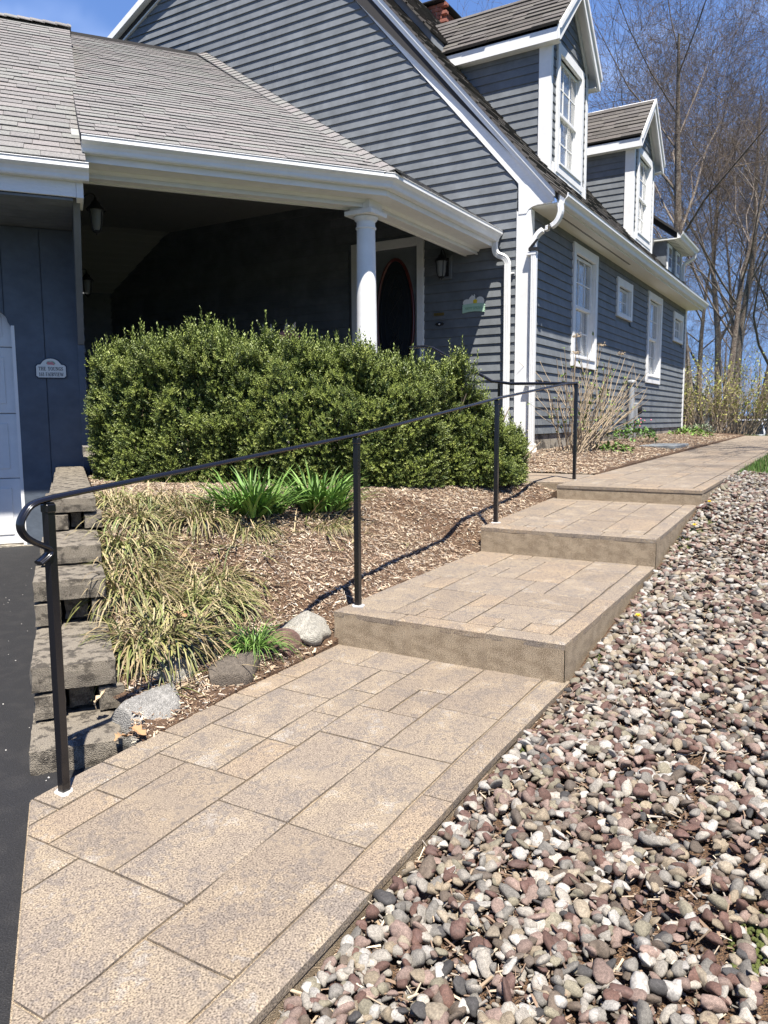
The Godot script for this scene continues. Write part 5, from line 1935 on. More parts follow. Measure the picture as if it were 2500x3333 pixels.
func pebbles() -> void:
	var s := struct("pebble_bed", "bed of mixed river stones along the right side of the walk", "stone bed")
	var b := MB.new()
	var nz := FastNoiseLite.new()
	nz.frequency = 1.6
	var Y := func(x: float, z: float) -> float:
		return right_y(x, z) + 0.02 * nz.get_noise_2d(x * 2.0, z * 2.0)
	for i in 11:
		for j in 62:
			var x := 2.50 + i * 0.15
			var z := 0.9 + j * 0.15
			b.quad(Vector3(x, Y.call(x, z + 0.15), z + 0.15), Vector3(x + 0.15, Y.call(x + 0.15, z + 0.15), z + 0.15), Vector3(x + 0.15, Y.call(x + 0.15, z), z), Vector3(x, Y.call(x, z), z))
	obj("stone_soil", b, M.soil, s)
	var sn := FastNoiseLite.new()
	sn.frequency = 0.012
	sn.fractal_octaves = 2
	var shapes := []
	for v in 5:
		var mb := MB.new()
		mb.blob(12, 8, Vector3(1, 0.66, 0.80), [0.34, 0.5, 0.62, 0.42, 0.75][v], sn, Vector3(31.0 * v, 7.0 * v, 0))
		facet(mb, 60 + v, [3, 6, 9, 5, 11][v])
		shapes.append(mb)
	var all := []
	var r := RandomNumberGenerator.new()
	r.seed = 99
	var eye := Vector3(3.477, 0.179, 9.251)
	while all.size() < 44000:
		var z := 1.0 + 8.9 * pow(r.randf(), 0.85)
		var x := 2.535 + (1.15 if all.size() < 31000 else 1.5) * r.randf()
		var big := pow(r.randf(), 2.4)
		var rad := 0.006 + 0.0185 * big
		if z < 4.5:
			rad *= 0.92
		if r.randf() < 0.02:
			rad *= 1.35
		# bare patches with soil and chips
		if nz.get_noise_2d(x * 1.7 + 50.0, z * 1.7) > lerpf(0.45, -0.1, clampf((x - 2.85) * 3.0, 0, 1) * clampf((z - 5.0) * 0.8, 0, 1)) and r.randf() < 0.55:
			continue
		if x - rad < 2.525:
			x = 2.53 + rad
		var lift := r.randf() * 0.014 + (0.018 if big > 0.35 else 0.0)
		var q := Basis.from_euler(Vector3(r.randfn() * 0.45, r.randf() * TAU, r.randfn() * 0.45)) * Basis.from_scale(Vector3(rad * r.randf_range(0.85, 1.5), rad * r.randf_range(0.55, 1.1), rad * r.randf_range(0.8, 1.15)))
		var pos := Vector3(x, Y.call(x, z) + rad * 0.30 + lift, z)
		var c := pebble_color(r)
		all.append([rad / maxf(0.4, pos.distance_to(eye)) * (1.0 if x < 3.05 + (z - 1.0) * 0.045 else 0.2), Transform3D(q, pos), c[0], c[1], r.randi() % 5])
	all.sort_custom(func(p, q): return p[0] > q[0])
	var cache := {}
	for i in 300:
		var a: Array = all[i]
		var cc: Color = a[2]
		var key := "%d/%d/%d/%d" % [a[4], int(cc.r * 14), int(cc.g * 14), int(cc.b * 14)]
		if not cache.has(key):
			var src: MB = shapes[a[4]]
			var arr := []
			arr.resize(Mesh.ARRAY_MAX)
			arr[Mesh.ARRAY_VERTEX] = src.v
			arr[Mesh.ARRAY_NORMAL] = src.n
			arr[Mesh.ARRAY_INDEX] = src.ix
			var cs := PackedColorArray()
			cs.resize(src.v.size())
			cs.fill(cc)
			arr[Mesh.ARRAY_COLOR] = cs
			var me := ArrayMesh.new()
			me.add_surface_from_arrays(Mesh.PRIMITIVE_TRIANGLES, arr)
			cache[key] = me
		put("pebble", cache[key], M.pebble_speckled if a[3] else M.pebble, s, a[1])
	for v in 5:
		for sp in 2:
			var xs := []
			var cols := PackedColorArray()
			for i in range(300, all.size()):
				if all[i][4] == v and all[i][3] == (sp == 1):
					xs.append(all[i][1])
					cols.append(all[i][2])
			many("pebble_mass", shapes[v].mesh(), M.pebble_speckled if sp == 1 else M.pebble, s, xs, cols)
	# chips and leaf bits between the stones
	var xs := []
	var cols := PackedColorArray()
	for n in 11000:
		var z := rng.randf_range(1.0, 9.6)
		var x := 2.53 + 1.2 * rng.randf() * rng.randf_range(0.3, 1.0)
		var l := 0.008 + 0.02 * pow(rng.randf(), 2.0)
		var q := Basis.from_euler(Vector3(rng.randfn() * 0.3, rng.randf() * TAU, rng.randfn() * 0.3))
		xs.append(Transform3D(q * Basis.from_scale(Vector3(l, l * 0.4, l * rng.randf_range(0.2, 0.5))), Vector3(x, Y.call(x, z) + 0.012 + rng.randf() * 0.02, z)))
		cols.append(chip_cols() * 0.8)
	many("wood_chips", chip_mesh(90), M.chip, s, xs, cols)
	# moss cushions by the edge of the steps and at the far right
	var ms := []
	var mc := PackedColorArray()
	for spot in [[2.60, 3.75, 0.22, 260], [2.62, 3.45, 0.15, 120], [2.58, 4.55, 0.10, 60], [2.57, 5.9, 0.06, 40], [3.36, 7.44, 0.09, 90], [2.57, 6.75, 0.05, 30], [2.95, 5.0, 0.10, 60]]:
		for n in int(spot[3]) * 4:
			var a := rng.randf() * TAU
			var d := sqrt(rng.randf()) * float(spot[2])
			var x: float = spot[0] + cos(a) * d * 0.6
			var z: float = spot[1] + sin(a) * d * 1.6
			if x < 2.53:
				continue
			var q := 0.003 + 0.004 * rng.randf()
			ms.append(Transform3D(rot_any() * Basis.from_scale(Vector3(q, q * 0.8, q)), Vector3(x, Y.call(x, z) + 0.016 + rng.randf() * 0.006, z)))
			var g := rng.randf_range(0.8, 1.2)
			mc.append(Color(0.07, 0.085, 0.018) * g)
	var mm := MB.new()
	mm.blob(7, 5, Vector3.ONE, 0.5, sn, Vector3(4, 4, 4))
	many("moss", mm.mesh(), M.chip, s, ms, mc)

# ------------------------------------------------------------------ retaining wall of hollow concrete blocks
func retaining_wall() -> void:
	var w := thing("retaining_wall", "low stepped retaining wall of weathered concrete blocks along the driveway", "retaining wall", DK(0, 0, 0), Basis(D, Vector3.UP, N))
	var tops := [[-0.950, 5.50], [-0.845, 5.24], [-0.735, 5.22], [-0.625, 4.64], [-0.520, 4.62], [-0.420, 4.27], [-0.325, 3.74], [-0.235, 3.72]]
	var r := RandomNumberGenerator.new()
	r.seed = 17
	var nz := FastNoiseLite.new()
	nz.frequency = 9.0
	nz.fractal_octaves = 3
	for i in tops.size():
		var y1: float = tops[i][0]
		var y0: float = (tops[i - 1][0] if i > 0 else -1.12) + 0.002
		var k: float = tops[i][1]
		var first := true
		while k > 0.36:
			var len := minf(r.randf_range(0.40, 0.46), k - 0.32)
			var front := lerpf(-5.44, -5.50, clampf((k - 3.4) / 1.2, 0, 1)) + r.randf_range(-0.008, 0.008)
			var back := -5.185
			var b := MB.new()
			var hollow: bool = first and i in [1, 3, 6]
			if hollow:
				block_box(b, Vector3(front, y0, k - len), Vector3(front + 0.12, y1, k - 0.008), r, nz)
				block_box(b, Vector3(back - 0.075, y0, k - len), Vector3(back + 0.03, y1, k - 0.03), r, nz)
				block_box(b, Vector3(front + 0.122, y0, k - len), Vector3(back - 0.077, y1, k - 0.11), r, nz)
			else:
				block_box(b, Vector3(front, y0, k - len + 0.004), Vector3(back, y1, k), r, nz)
			obj("block", b, M.block, w)
			k -= len
			first = false

func block_box(b: MB, lo: Vector3, hi: Vector3, r: RandomNumberGenerator, nz: FastNoiseLite) -> void:   # a block with worn, uneven faces
	var n := [maxi(2, int((hi.x - lo.x) / 0.03)), maxi(2, int((hi.y - lo.y) / 0.03)), maxi(3, int((hi.z - lo.z) / 0.04))]
	var off := Vector3(r.randf(), r.randf(), r.randf()) * 100.0
	var P := func(p: Vector3) -> Vector3:
		var c := (lo + hi) / 2
		var h := (hi - lo) / 2
		var q := (p - c) / h
		var worn := 0.0
		var ed := 0
		for v in [absf(q.x), absf(q.y), absf(q.z)]:
			if v > 0.99:
				ed += 1
		if ed >= 2:
			worn = 0.008
		var d := Vector3(signf(q.x) if absf(q.x) > 0.99 else 0.0, signf(q.y) if absf(q.y) > 0.99 else 0.0, signf(q.z) if absf(q.z) > 0.99 else 0.0)
		var amp := 0.004 if absf(q.y) > 0.99 else 0.009
		return p - d.normalized() * (worn + amp * (0.5 + nz.get_noise_3dv((p + off) * 1.4)))
	for axis in 3:
		var u := (axis + 1) % 3
		var v := (axis + 2) % 3
		for side in 2:
			for i in n[u]:
				for j in n[v]:
					var cs := []
					for q in [[0, 0], [1, 0], [1, 1], [0, 1]]:
						var p := Vector3.ZERO
						p[axis] = hi[axis] if side else lo[axis]
						p[u] = lerpf(lo[u], hi[u], float(i + q[0]) / n[u])
						p[v] = lerpf(lo[v], hi[v], float(j + q[1]) / n[v])
						cs.append(P.call(p))
					if side:
						b.quad(cs[0], cs[1], cs[2], cs[3])
					else:
						b.quad(cs[3], cs[2], cs[1], cs[0])

# ------------------------------------------------------------------ trees
func grow(b: MB, p: Vector3, dir: Vector3, len: float, rad: float, depth: int, most: int, r: RandomNumberGenerator, crown: MB) -> void:
	var segs := 5 if depth == 0 else (4 if depth < 3 else 3 if depth == 3 else 2)
	var pts := PackedVector3Array([p])
	var rads := PackedFloat32Array([rad])
	var q := p
	var d := dir
	var wob: float = [0.06, 0.16, 0.24, 0.30, 0.34, 0.34][mini(depth, 5)]
	for i in segs:
		d = (d + Vector3(r.randfn(), r.randfn() * 0.6 + (0.25 if depth > 0 else 0.6), r.randfn()) * wob).normalized()
		q += d * len / segs
		pts.append(q)
		var f := float(i + 1) / segs
		rads.append(rad * lerpf(1.0, 0.16 if depth == 0 else 0.28, f))
	var sides: int = [10, 7, 5, 4, 3, 3][mini(depth, 5)]
	var into := b if depth == 0 else crown
	if depth >= 3:
		into.col = Color(0.62, 0.575, 0.55)
	elif depth == 2:
		into.col = Color(0.82, 0.78, 0.74)
	else:
		into.col = Color(1, 1, 1)
	into.tube(pts, rads, sides, false)
	if depth >= most:
		return
	var kids: int = [10, 7, 6, 5, 3][mini(depth, 4)]
	for k in kids:
		var f := lerpf(0.34 if depth == 0 else 0.22, 1.0, (k + r.randf() * 0.8) / kids)
		var i := mini(int(f * segs), segs - 1)
		var at := pts[i].lerp(pts[i + 1], f * segs - i)
		var rr := lerpf(rads[i], rads[i + 1], f * segs - i)
		var t := (pts[i + 1] - pts[i]).normalized()
		var side := t.cross(Vector3(r.randfn(), r.randfn(), r.randfn())).normalized()
		var open := r.randf_range(0.45, 1.0)
		if k == kids - 1:
			open = 0.25
		var nd := (t * cos(open) + side * sin(open)).normalized()
		var l := len * r.randf_range(0.42, 0.66) * (1.15 - 0.45 * f if depth == 0 else 1.0)
		grow(b, at, nd, l, maxf(rr * r.randf_range(0.30, 0.48), 0.0042), depth + 1, most, r, crown)

var tree_kinds := []

func tree_template(sd: int, hgt: float, rad: float, most: int, lean: Vector3) -> Array:
	var r := RandomNumberGenerator.new()
	r.seed = sd
	var b := MB.new()
	var c := MB.new()
	b.tinted = true
	c.tinted = true
	grow(b, Vector3.ZERO, (Vector3.UP + lean).normalized(), hgt * 0.72, rad, 0, most, r, c)
	return [b.mesh(), c.mesh()]

func plant_tree(kind: int, x: float, z: float, y: float, s: float, turn: float, label: String) -> void:
	var t := thing("bare_tree", label, "tree", Vector3(x, y, z), Basis(Vector3.UP, turn).scaled(Vector3.ONE * s), "bare spring trees behind the house")
	put("trunk", tree_kinds[kind][0], M.bark, t)
	put("crown", tree_kinds[kind][1], M.bark, t)

func trees() -> void:
	tree_kinds = [tree_template(101, 15.0, 0.19, 5, Vector3(0.04, 0, 0.02)), tree_template(102, 16.0, 0.155, 5, Vector3(-0.05, 0, 0.05)), tree_template(103, 12.0, 0.12, 4, Vector3(0.22, 0, 0.0)), tree_template(104, 14.0, 0.19, 3, Vector3.ZERO)]
	plant_tree(0, -0.38, -14.44, -0.65, 1.02, 0.6, "thick pale grey tree rising right behind the far house corner")
	plant_tree(2, 0.45, -13.2, -0.5, 0.86, 0.2, "dark crooked slender tree leaning right beside the thick grey trunk")
	plant_tree(1, -0.28, -22.5, -1.6, 1.12, 2.1, "dark forked tree standing behind the budding shrub")
	plant_tree(0, -0.16, -28.6, -1.95, 1.15, 3.3, "tall dark tree far behind, left of the white car")
	plant_tree(1, 1.08, -20.7, -1.45, 1.05, 4.4, "dark tree at the far right edge above the white car")
	plant_tree(1, -1.38, -26.4, -1.8, 1.2, 5.2, "tall slender tree whose straight trunk shows beyond the upper eave")
	plant_tree(0, -2.6, -31.0, -2.1, 0.98, 1.4, "tall bare tree seen just right of the second dormer")
	plant_tree(1, -1.9, -38.0, -2.2, 1.15, 0.3, "thin bare tree far behind, above the upper eave")
	plant_tree(2, -7.9, -37.4, -2.3, 1.05, 2.7, "small bare treetop showing just above the second dormer's roof")
	plant_tree(0, 2.3, -33.0, -2.1, 1.15, 0.9, "tall bare tree farthest right in the background")
	plant_tree(2, 0.9, -38.0, -2.3, 1.3, 5.0, "bare tree in the background between the two dark trunks")
	plant_tree(2, 4.5, -2.4, -0.3, 1.05, 3.4, "bare tree on the lawn whose branches reach in at the upper right")
	plant_tree(1, 9.5, 3.5, -0.4, 0.9, 1.0, "bare tree on the lawn facing the side windows")
	plant_tree(0, 12.5, -8.5, -0.5, 0.95, 2.0, "bare tree across the lawn seen in the window glass")
	plant_tree(1, 16.0, -1.0, -0.5, 1.0, 3.0, "farther bare tree across the lawn from the house wall")
	var xs := []
	var r := RandomNumberGenerator.new()
	r.seed = 7
	for i in 190:
		var h := deg_to_rad(r.randf_range(-60, 40))
		var dist := r.randf_range(48, 120)
		var p := Vector3(3.477 - dist * sin(h), 0, 9.251 - dist * cos(h))
		if p.x > -60 and p.z > -28 and p.x < 20:
			continue
		xs.append(Transform3D(Basis(Vector3.UP, r.randf() * TAU).scaled(Vector3.ONE * r.randf_range(0.55, 0.95)), Vector3(p.x, right_y(p.x, p.z) - 0.2, p.z)))
	var m := MB.new()
	var c := MB.new()
	m.tinted = true
	c.tinted = true
	r.seed = 8
	grow(m, Vector3.ZERO, Vector3.UP, 9.5, 0.19, 0, 4, r, c)
	m.v.append_array(c.v)
	m.n.append_array(c.n)
	m.c.append_array(c.c)
	var base := m.v.size() - c.v.size()
	for i in c.ix:
		m.ix.append(i + base)
	var w := many("far_woods", m.mesh(), M.bark, self, xs)
	tag(w, "grey-brown bare woods in the distance behind the house", "woods")

# ------------------------------------------------------------------ boxwood
func sprig_mesh(sd: int, leaves: int, len: float, size: float) -> ArrayMesh:
	var r := RandomNumberGenerator.new()
	r.seed = sd
	var b := MB.new()
	b.tinted = true
	b.col = Color(0.42, 0.40, 0.25)
	b.tube(PackedVector3Array([Vector3.ZERO, Vector3(0.003, len * 0.5, 0.002), Vector3(0, len, 0)]), PackedFloat32Array([0.0014, 0.0012, 0.0006]), 3, false)
	for i in leaves:
		var f := (i + 0.6) / leaves
		var a := i * 2.4 + r.randf() * 0.5
		var out := Vector3(cos(a), 0.55 + 0.6 * f, sin(a)).normalized()
		var l := size * r.randf_range(0.8, 1.2) * (1.0 - 0.25 * f)
		var w := l * 0.30
		var p := Vector3(0, len * f, 0) + out * 0.002
		var side := out.cross(Vector3.UP).normalized()
		var up := side.cross(out).normalized()
		side = (side * cos(0.3) + up * sin(r.randf_range(-0.5, 0.5))).normalized()
		var g := r.randf_range(0.85, 1.15)
		b.col = Color(g, g, g * r.randf_range(0.85, 1.05))
		var fold := up * w * 0.35
		var m1 := p + out * l * 0.45
		b.quad(p, m1 - side * w + fold, p + out * l, m1)
		b.quad(p, m1, p + out * l, m1 + side * w + fold)
	return b.mesh()

func bush(called: String, label: String, axis: PackedVector3Array, half: float, heights: PackedFloat32Array, count: int, sd: int, round_ends: float) -> void:
	# a clipped shrub round a line on the ground; heights along it; sprigs fill a shell about 0.2 m thick
	var o := thing(called, label, "shrub", axis[0])
	var org := axis[0]
	var r := RandomNumberGenerator.new()
	r.seed = sd
	var nz := FastNoiseLite.new()
	nz.seed = sd
	nz.frequency = 1.1
	nz.fractal_octaves = 3
	var lens := PackedFloat32Array([0.0])
	for i in range(1, axis.size()):
		lens.append(lens[i - 1] + axis[i].distance_to(axis[i - 1]))
	var total := lens[-1] + 2.0 * round_ends
	var place := func(u: float) -> Array:                         # point, direction, height, width factor at u
		var s := clampf(u - round_ends, 0.0, lens[-1])
		var i := 1
		while i < axis.size() - 1 and lens[i] < s:
			i += 1
		var f := (s - lens[i - 1]) / (lens[i] - lens[i - 1])
		var t := (axis[i] - axis[i - 1]).normalized()
		var p := axis[i - 1].lerp(axis[i], f) + t * (u - round_ends - s)
		var e := minf(u, total - u) / (round_ends * 1.6)
		var k := pow(maxf(0.02, 1.0 - pow(1.0 - clampf(e, 0, 1), 3.0)), 0.5)
		return [p, t, lerpf(heights[i - 1], heights[i], f), k]
	var surf := func(u: float, a: float, q: float) -> Array:      # a: 0 front foot .. PI back foot; q: depth factor
		var w: Array = place.call(u)
		var t: Vector3 = w[1]
		var side := t.cross(Vector3.UP).normalized()
		var hh: float = w[2] * lerpf(0.72, 1.0, w[3])
		var c := cos(a)
		var sn := sin(a)
		var ex := signf(c) * pow(absf(c), 0.42)
		var ey := pow(absf(sn), 0.42)
		var lump := 1.0 + 0.42 * nz.get_noise_3d(u * 2.0, a * 1.2, 0) + 0.34 * nz.get_noise_3d(u * 5.0, sn * 4.0 + a, 9)
		var under := 1.0 - 0.12 * pow(clampf(1.0 - ey * 2.2, 0, 1), 1.5)
		var pos: Vector3 = w[0] + side * ex * half * w[3] * q * lump * under + Vector3(0, hh * ey * (0.5 + 0.5 * q) * (0.72 + 0.28 * lump), 0)
		var out: Vector3 = (side * c + Vector3(0, sn * 0.9 + 0.15, 0) + t * ((u / total - 0.5) * 2.0 * (1.0 - w[3]) * 2.0)).normalized()
		return [pos, out]
	# stems inside
	var b := MB.new()
	for i in 46:
		var w: Array = place.call(lerpf(round_ends * 0.7, total - round_ends * 0.7, (i + 0.5) / 46.0))
		var base: Vector3 = w[0] - org + Vector3(r.randfn(), 0, r.randfn()) * 0.05
		var tip: Vector3 = base + Vector3(r.randfn() * 0.22, w[2] * r.randf_range(0.6, 0.86), r.randfn() * 0.22)
		var mid := base.lerp(tip, 0.5) + Vector3(r.randfn(), 0, r.randfn()) * 0.05
		b.tube(PackedVector3Array([base, mid, tip]), PackedFloat32Array([0.014, 0.010, 0.004]), 5, false)
	obj("stems", b, M.stem, o)
	for v in 3:
		var xs := []
		var cols := PackedColorArray()
		for i in count / 3:
			var u := r.randf() * total
			var pick := r.randf()
			var a := r.randf_range(0.85, 2.25)                      # top
			if pick < 0.62:
				a = asin(pow(r.randf(), 1.0 / 0.42) * 0.86)            # front face, evenly from foot to shoulder
			elif pick < 0.70:
				a = PI - asin(pow(r.randf(), 1.0 / 0.42) * 0.86)
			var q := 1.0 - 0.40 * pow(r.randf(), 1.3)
			var s: Array = surf.call(u, a, q)
			var out: Vector3 = (s[1] * 0.8 + Vector3(r.randfn() * 0.45, 0.35 + r.randfn() * 0.35, r.randfn() * 0.45)).normalized()
			var x := out.cross(Vector3(r.randfn(), r.randfn(), r.randfn())).normalized()
			var sc := r.randf_range(0.75, 1.25)
			if a > 0.8 and q > 0.97 and r.randf() < 0.13:
				sc *= 1.7                                           # long shoots of new growth
				out = (out + Vector3.UP * 1.2).normalized()
				x = out.cross(Vector3(r.randfn(), 0.1, r.randfn())).normalized()
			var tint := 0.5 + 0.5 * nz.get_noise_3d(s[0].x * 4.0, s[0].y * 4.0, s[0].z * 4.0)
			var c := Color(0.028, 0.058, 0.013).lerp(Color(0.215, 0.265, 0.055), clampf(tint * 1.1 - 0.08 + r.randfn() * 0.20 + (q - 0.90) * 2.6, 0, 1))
			if r.randf() < 0.07 and q > 0.9:
				c = Color(0.30, 0.34, 0.09)
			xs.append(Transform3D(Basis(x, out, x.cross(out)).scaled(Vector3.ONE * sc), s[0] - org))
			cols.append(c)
		for i in int(total * 22.0):                                    # upright shoots that were not clipped
			var s: Array = surf.call(r.randf_range(0.15, total - 0.15), r.randf_range(0.7, 2.0), 1.0)
			var out := Vector3(r.randfn() * 0.22, 1.0, r.randfn() * 0.22).normalized()
			var x := out.cross(Vector3(r.randfn(), 0.1, r.randfn())).normalized()
			xs.append(Transform3D(Basis(x, out, x.cross(out)).scaled(Vector3(1.0, r.randf_range(1.5, 2.4), 1.0) * 1.15), s[0] - org))
			cols.append(Color(0.19, 0.24, 0.055) * r.randf_range(0.7, 1.4))
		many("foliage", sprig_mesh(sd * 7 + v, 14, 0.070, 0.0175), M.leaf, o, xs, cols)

func hedges() -> void:
	bush("boxwood_hedge", "long clipped boxwood hedge in front of the dark entry", PackedVector3Array([DK(-4.74, 1.42, -0.32), Vector3(-1.15, -0.32, 4.50), Vector3(-0.45, -0.33, 4.17), Vector3(0.18, -0.34, 3.84)]), 0.44, PackedFloat32Array([1.08, 1.15, 1.10, 1.00]), 33000, 5, 0.32)
	bush("boxwood_shrub", "looser boxwood shrub at the right end of the hedge, beside the third post", PackedVector3Array([Vector3(0.28, -0.35, 3.75), Vector3(0.47, -0.36, 3.32), Vector3(0.72, -0.36, 2.98)]), 0.38, PackedFloat32Array([0.95, 1.0, 0.46]), 14000, 6, 0.34)

# ------------------------------------------------------------------ grasses and perennials
func tuft(sd: int, blades: int, len: float, wid: float, spread: float, base: float, droop: float, cols: Array, stiff := 0.0) -> ArrayMesh:
	var r := RandomNumberGenerator.new()
	r.seed = sd
	var b := MB.new()
	b.tinted = true
	for i in blades:
		var a := r.randf() * TAU
		var d := Vector3(cos(a), 0, sin(a))
		var p := Vector3(cos(a + r.randfn() * 0.8), 0, sin(a + r.randfn() * 0.8)) * base * sqrt(r.randf())
		var l := len * r.randf_range(0.55, 1.1)
		var lean := spread * pow(r.randf(), 0.7)
		var dir := (Vector3.UP + d * lean).normalized()
		var side := d.cross(Vector3.UP).rotated(Vector3.UP, r.randfn() * 0.4).normalized()
		var c: Color = cols[r.randi() % cols.size()]
		c = c * r.randf_range(0.55, 1.1)
		var n := 6
		var prev := p
		var pw := wid * 0.6
		for k in n:
			var f := float(k + 1) / n
			dir = (dir + Vector3(0, -droop * (0.25 + f) / n * (1.6 if r.randf() < 0.15 else 1.0), 0) + d * 0.06 + Vector3(r.randfn(), r.randfn(), r.randfn()) * 0.05).normalized()
			var q := prev + dir * l / n
			var w := wid * (1.0 - pow(f, 2.2)) + 0.0004
			b.col = c.lerp(Color(0.36, 0.27, 0.14), stiff * f * r.randf())
			b.quad(prev - side * pw, prev + side * pw, q + side * w, q - side * w)
			prev = q
			pw = w
	return b.mesh()

func clump(called: String, label: String, category: String, me: Mesh, m: Material, at: Vector3, s: float, turn: float, group := "", inner := "blades") -> void:
	var t := thing(called, label, category, at, Basis(Vector3.UP, turn).scaled(Vector3.ONE * s), group)
	put(inner, me, m, t)

func rock(called: String, label: String, at: Vector3, r: Vector3, turn: float, m: Material, sd: int, sharp: float) -> void:
	var nz := FastNoiseLite.new()
	nz.seed = sd
	nz.frequency = 0.014
	nz.fractal_octaves = 4
	var b := MB.new()
	b.blob(26, 18, r, sharp, nz, Vector3(sd * 13.0, 0, 0))
	# a few flat cleaved faces
	var rr := RandomNumberGenerator.new()
	rr.seed = sd
	for c in 8:
		var d := Vector3(rr.randfn(), rr.randfn() * 0.8 + 0.3, rr.randfn()).normalized()
		var lim := (r * d).length() * rr.randf_range(0.50, 0.80)
		for i in b.v.size():
			var q := b.v[i].dot(d) - lim
			if q > 0:
				b.v[i] -= d * q * 0.92
	b.resmooth(0)
	var o := put(called, b.mesh(), m, self, Transform3D(Basis(Vector3.UP, turn), at))
	tag(o, label, "rock")

func bed_plants() -> void:
	var straw := [Color(0.36, 0.28, 0.155), Color(0.26, 0.19, 0.10), Color(0.44, 0.37, 0.22), Color(0.20, 0.22, 0.06), Color(0.13, 0.17, 0.04), Color(0.25, 0.25, 0.08), Color(0.08, 0.11, 0.028), Color(0.14, 0.17, 0.04), Color(0.18, 0.14, 0.08)]
	var greener := [Color(0.20, 0.24, 0.07), Color(0.27, 0.28, 0.09), Color(0.40, 0.35, 0.19), Color(0.14, 0.19, 0.05), Color(0.36, 0.31, 0.16)]
	var bright := [Color(0.11, 0.22, 0.035), Color(0.15, 0.28, 0.05), Color(0.085, 0.18, 0.03), Color(0.19, 0.32, 0.07)]
	var lir := [tuft(201, 380, 0.31, 0.0042, 2.4, 0.14, 2.4, straw, 0.4), tuft(202, 360, 0.30, 0.0042, 2.4, 0.15, 2.4, greener, 0.4), tuft(203, 380, 0.30, 0.0040, 2.5, 0.15, 2.6, straw, 0.5)]
	var gname := "straw-coloured ornamental grass tufts in the mulch bed"
	var spots := [[0, 0.90, 6.88, 1.05, 0.3, "large drooping tuft of half-dried grass nearest the walk and edging rocks"],
		[2, 0.80, 7.10, 1.0, 1.7, "drooping straw tuft spilling over the lowest wall blocks"],
		[1, 0.72, 6.62, 1.0, 2.6, "yellow-green tuft just behind the large drooping one"],
		[0, 0.42, 6.86, 0.95, 4.1, "dry tuft leaning over the middle wall blocks"],
		[2, 0.62, 6.28, 0.9, 5.0, "pale straw tuft in the middle of the grasses, beside open mulch"],
		[1, 0.10, 6.45, 0.95, 0.9, "greenish tuft above the wall, behind the pale straw one"],
		[1, -0.10, 6.12, 0.9, 3.3, "yellow-green tuft at upper left below the hedge"],
		[0, 0.16, 5.90, 0.85, 2.2, "low straw tuft left of the first daylily clump"],
		[1, -0.42, 5.92, 0.9, 5.6, "farthest grass tuft, by the top wall block"],
		[2, 0.42, 5.72, 0.7, 1.1, "small dry tuft at the foot of the first daylily clump"],
		[2, 0.62, 5.18, 0.6, 4.0, "small dry tuft between the two daylily clumps"],
		[1, 0.78, 6.42, 0.85, 0.7, "green-tinged tuft right of the large drooping one"],
		[2, 0.30, 6.62, 0.9, 2.2, "brown and straw tuft behind the middle wall blocks"],
		[2, -0.15, 5.80, 0.8, 0.2, "flattened straw tuft near the hedge's foot"]]
	for s in spots:
		var dd: float = D.x * s[1] + D.z * s[2]
		if dd < -5.06:                                            # keep clear of the wall blocks
			s[1] += D.x * (-5.06 - dd)
			s[2] += D.z * (-5.06 - dd)
		clump("ornamental_grass", s[5], "grass tuft", lir[s[0]], M.blade, Vector3(s[1], mulch_y(s[1], s[2]) - 0.005, s[2]), s[3], s[4], gname)
	# matted dead blades lying between the tufts
	var th := tuft(220, 7, 0.16, 0.0030, 6.0, 0.02, 0.5, straw, 0.6)
	var tx := []
	for i in 300:
		var s: Array = spots[i % spots.size()]
		var x: float = s[1] + rng.randfn() * 0.17
		var z: float = s[2] + rng.randfn() * 0.17
		if not in_bed(x, z) or x > 1.30:
			continue
		tx.append(Transform3D(Basis(Vector3.UP, rng.randf() * TAU).scaled(Vector3.ONE * rng.randf_range(0.7, 1.3)), Vector3(x, mulch_y(x, z) + 0.012, z)))
	var tt := many("dead_grass", th, M.blade, self, tx)
	tag(tt, "matted straw-coloured dead grass lying between the tufts", "dead grass")
	clump("ornamental_grass", "small fine bright green tuft lying over the rocks at the walk edge", "grass tuft", tuft(204, 170, 0.24, 0.0024, 1.3, 0.04, 2.0, bright), M.blade, Vector3(1.20, mulch_y(1.2, 6.62) + 0.02, 6.62), 1.0, 0.5)
	var day := [tuft(211, 380, 0.40, 0.0105, 1.05, 0.19, 0.9, bright), tuft(212, 360, 0.39, 0.0105, 1.1, 0.19, 0.95, bright)]
	clump("daylily_clump", "larger fresh green daylily clump in the mulch, left one", "daylily", day[0], M.blade, Vector3(0.26, mulch_y(0.26, 5.52), 5.52), 0.86, 0.0, "", "leaves")
	clump("daylily_clump", "fresh green daylily clump behind the second handrail post", "daylily", day[1], M.blade, Vector3(0.40, mulch_y(0.40, 4.98), 4.98), 0.88, 1.0, "", "leaves")
	# edging rocks between the bed and the lower walk
	rock("edging_rock", "grey and white speckled edging rock next to the lowest wall block", Vector3(1.17, -0.965, 7.20), Vector3(0.15, 0.105, 0.27), 0.15, M.rock_grey, 301, 0.38)
	rock("edging_rock", "brown rounded edging rock under the drooping grass", Vector3(1.24, -0.925, 6.80), Vector3(0.11, 0.10, 0.21), 0.05, M.rock_brown, 302, 0.2)
	rock("edging_rock", "reddish edging rock beside the fine green tuft", Vector3(1.23, -0.885, 6.45), Vector3(0.10, 0.085, 0.13), -0.2, M.rock_red, 303, 0.2)
	rock("edging_rock", "pale jagged boulder against the lowest step", Vector3(1.20, -0.845, 6.24), Vector3(0.12, 0.10, 0.13), 0.9, M.rock_white, 304, 0.6)
	rock("edging_rock", "small white rock between the grey and brown edging rocks", Vector3(1.10, -0.87, 7.02), Vector3(0.10, 0.08, 0.10), 0.1, M.rock_white, 305, 0.3)
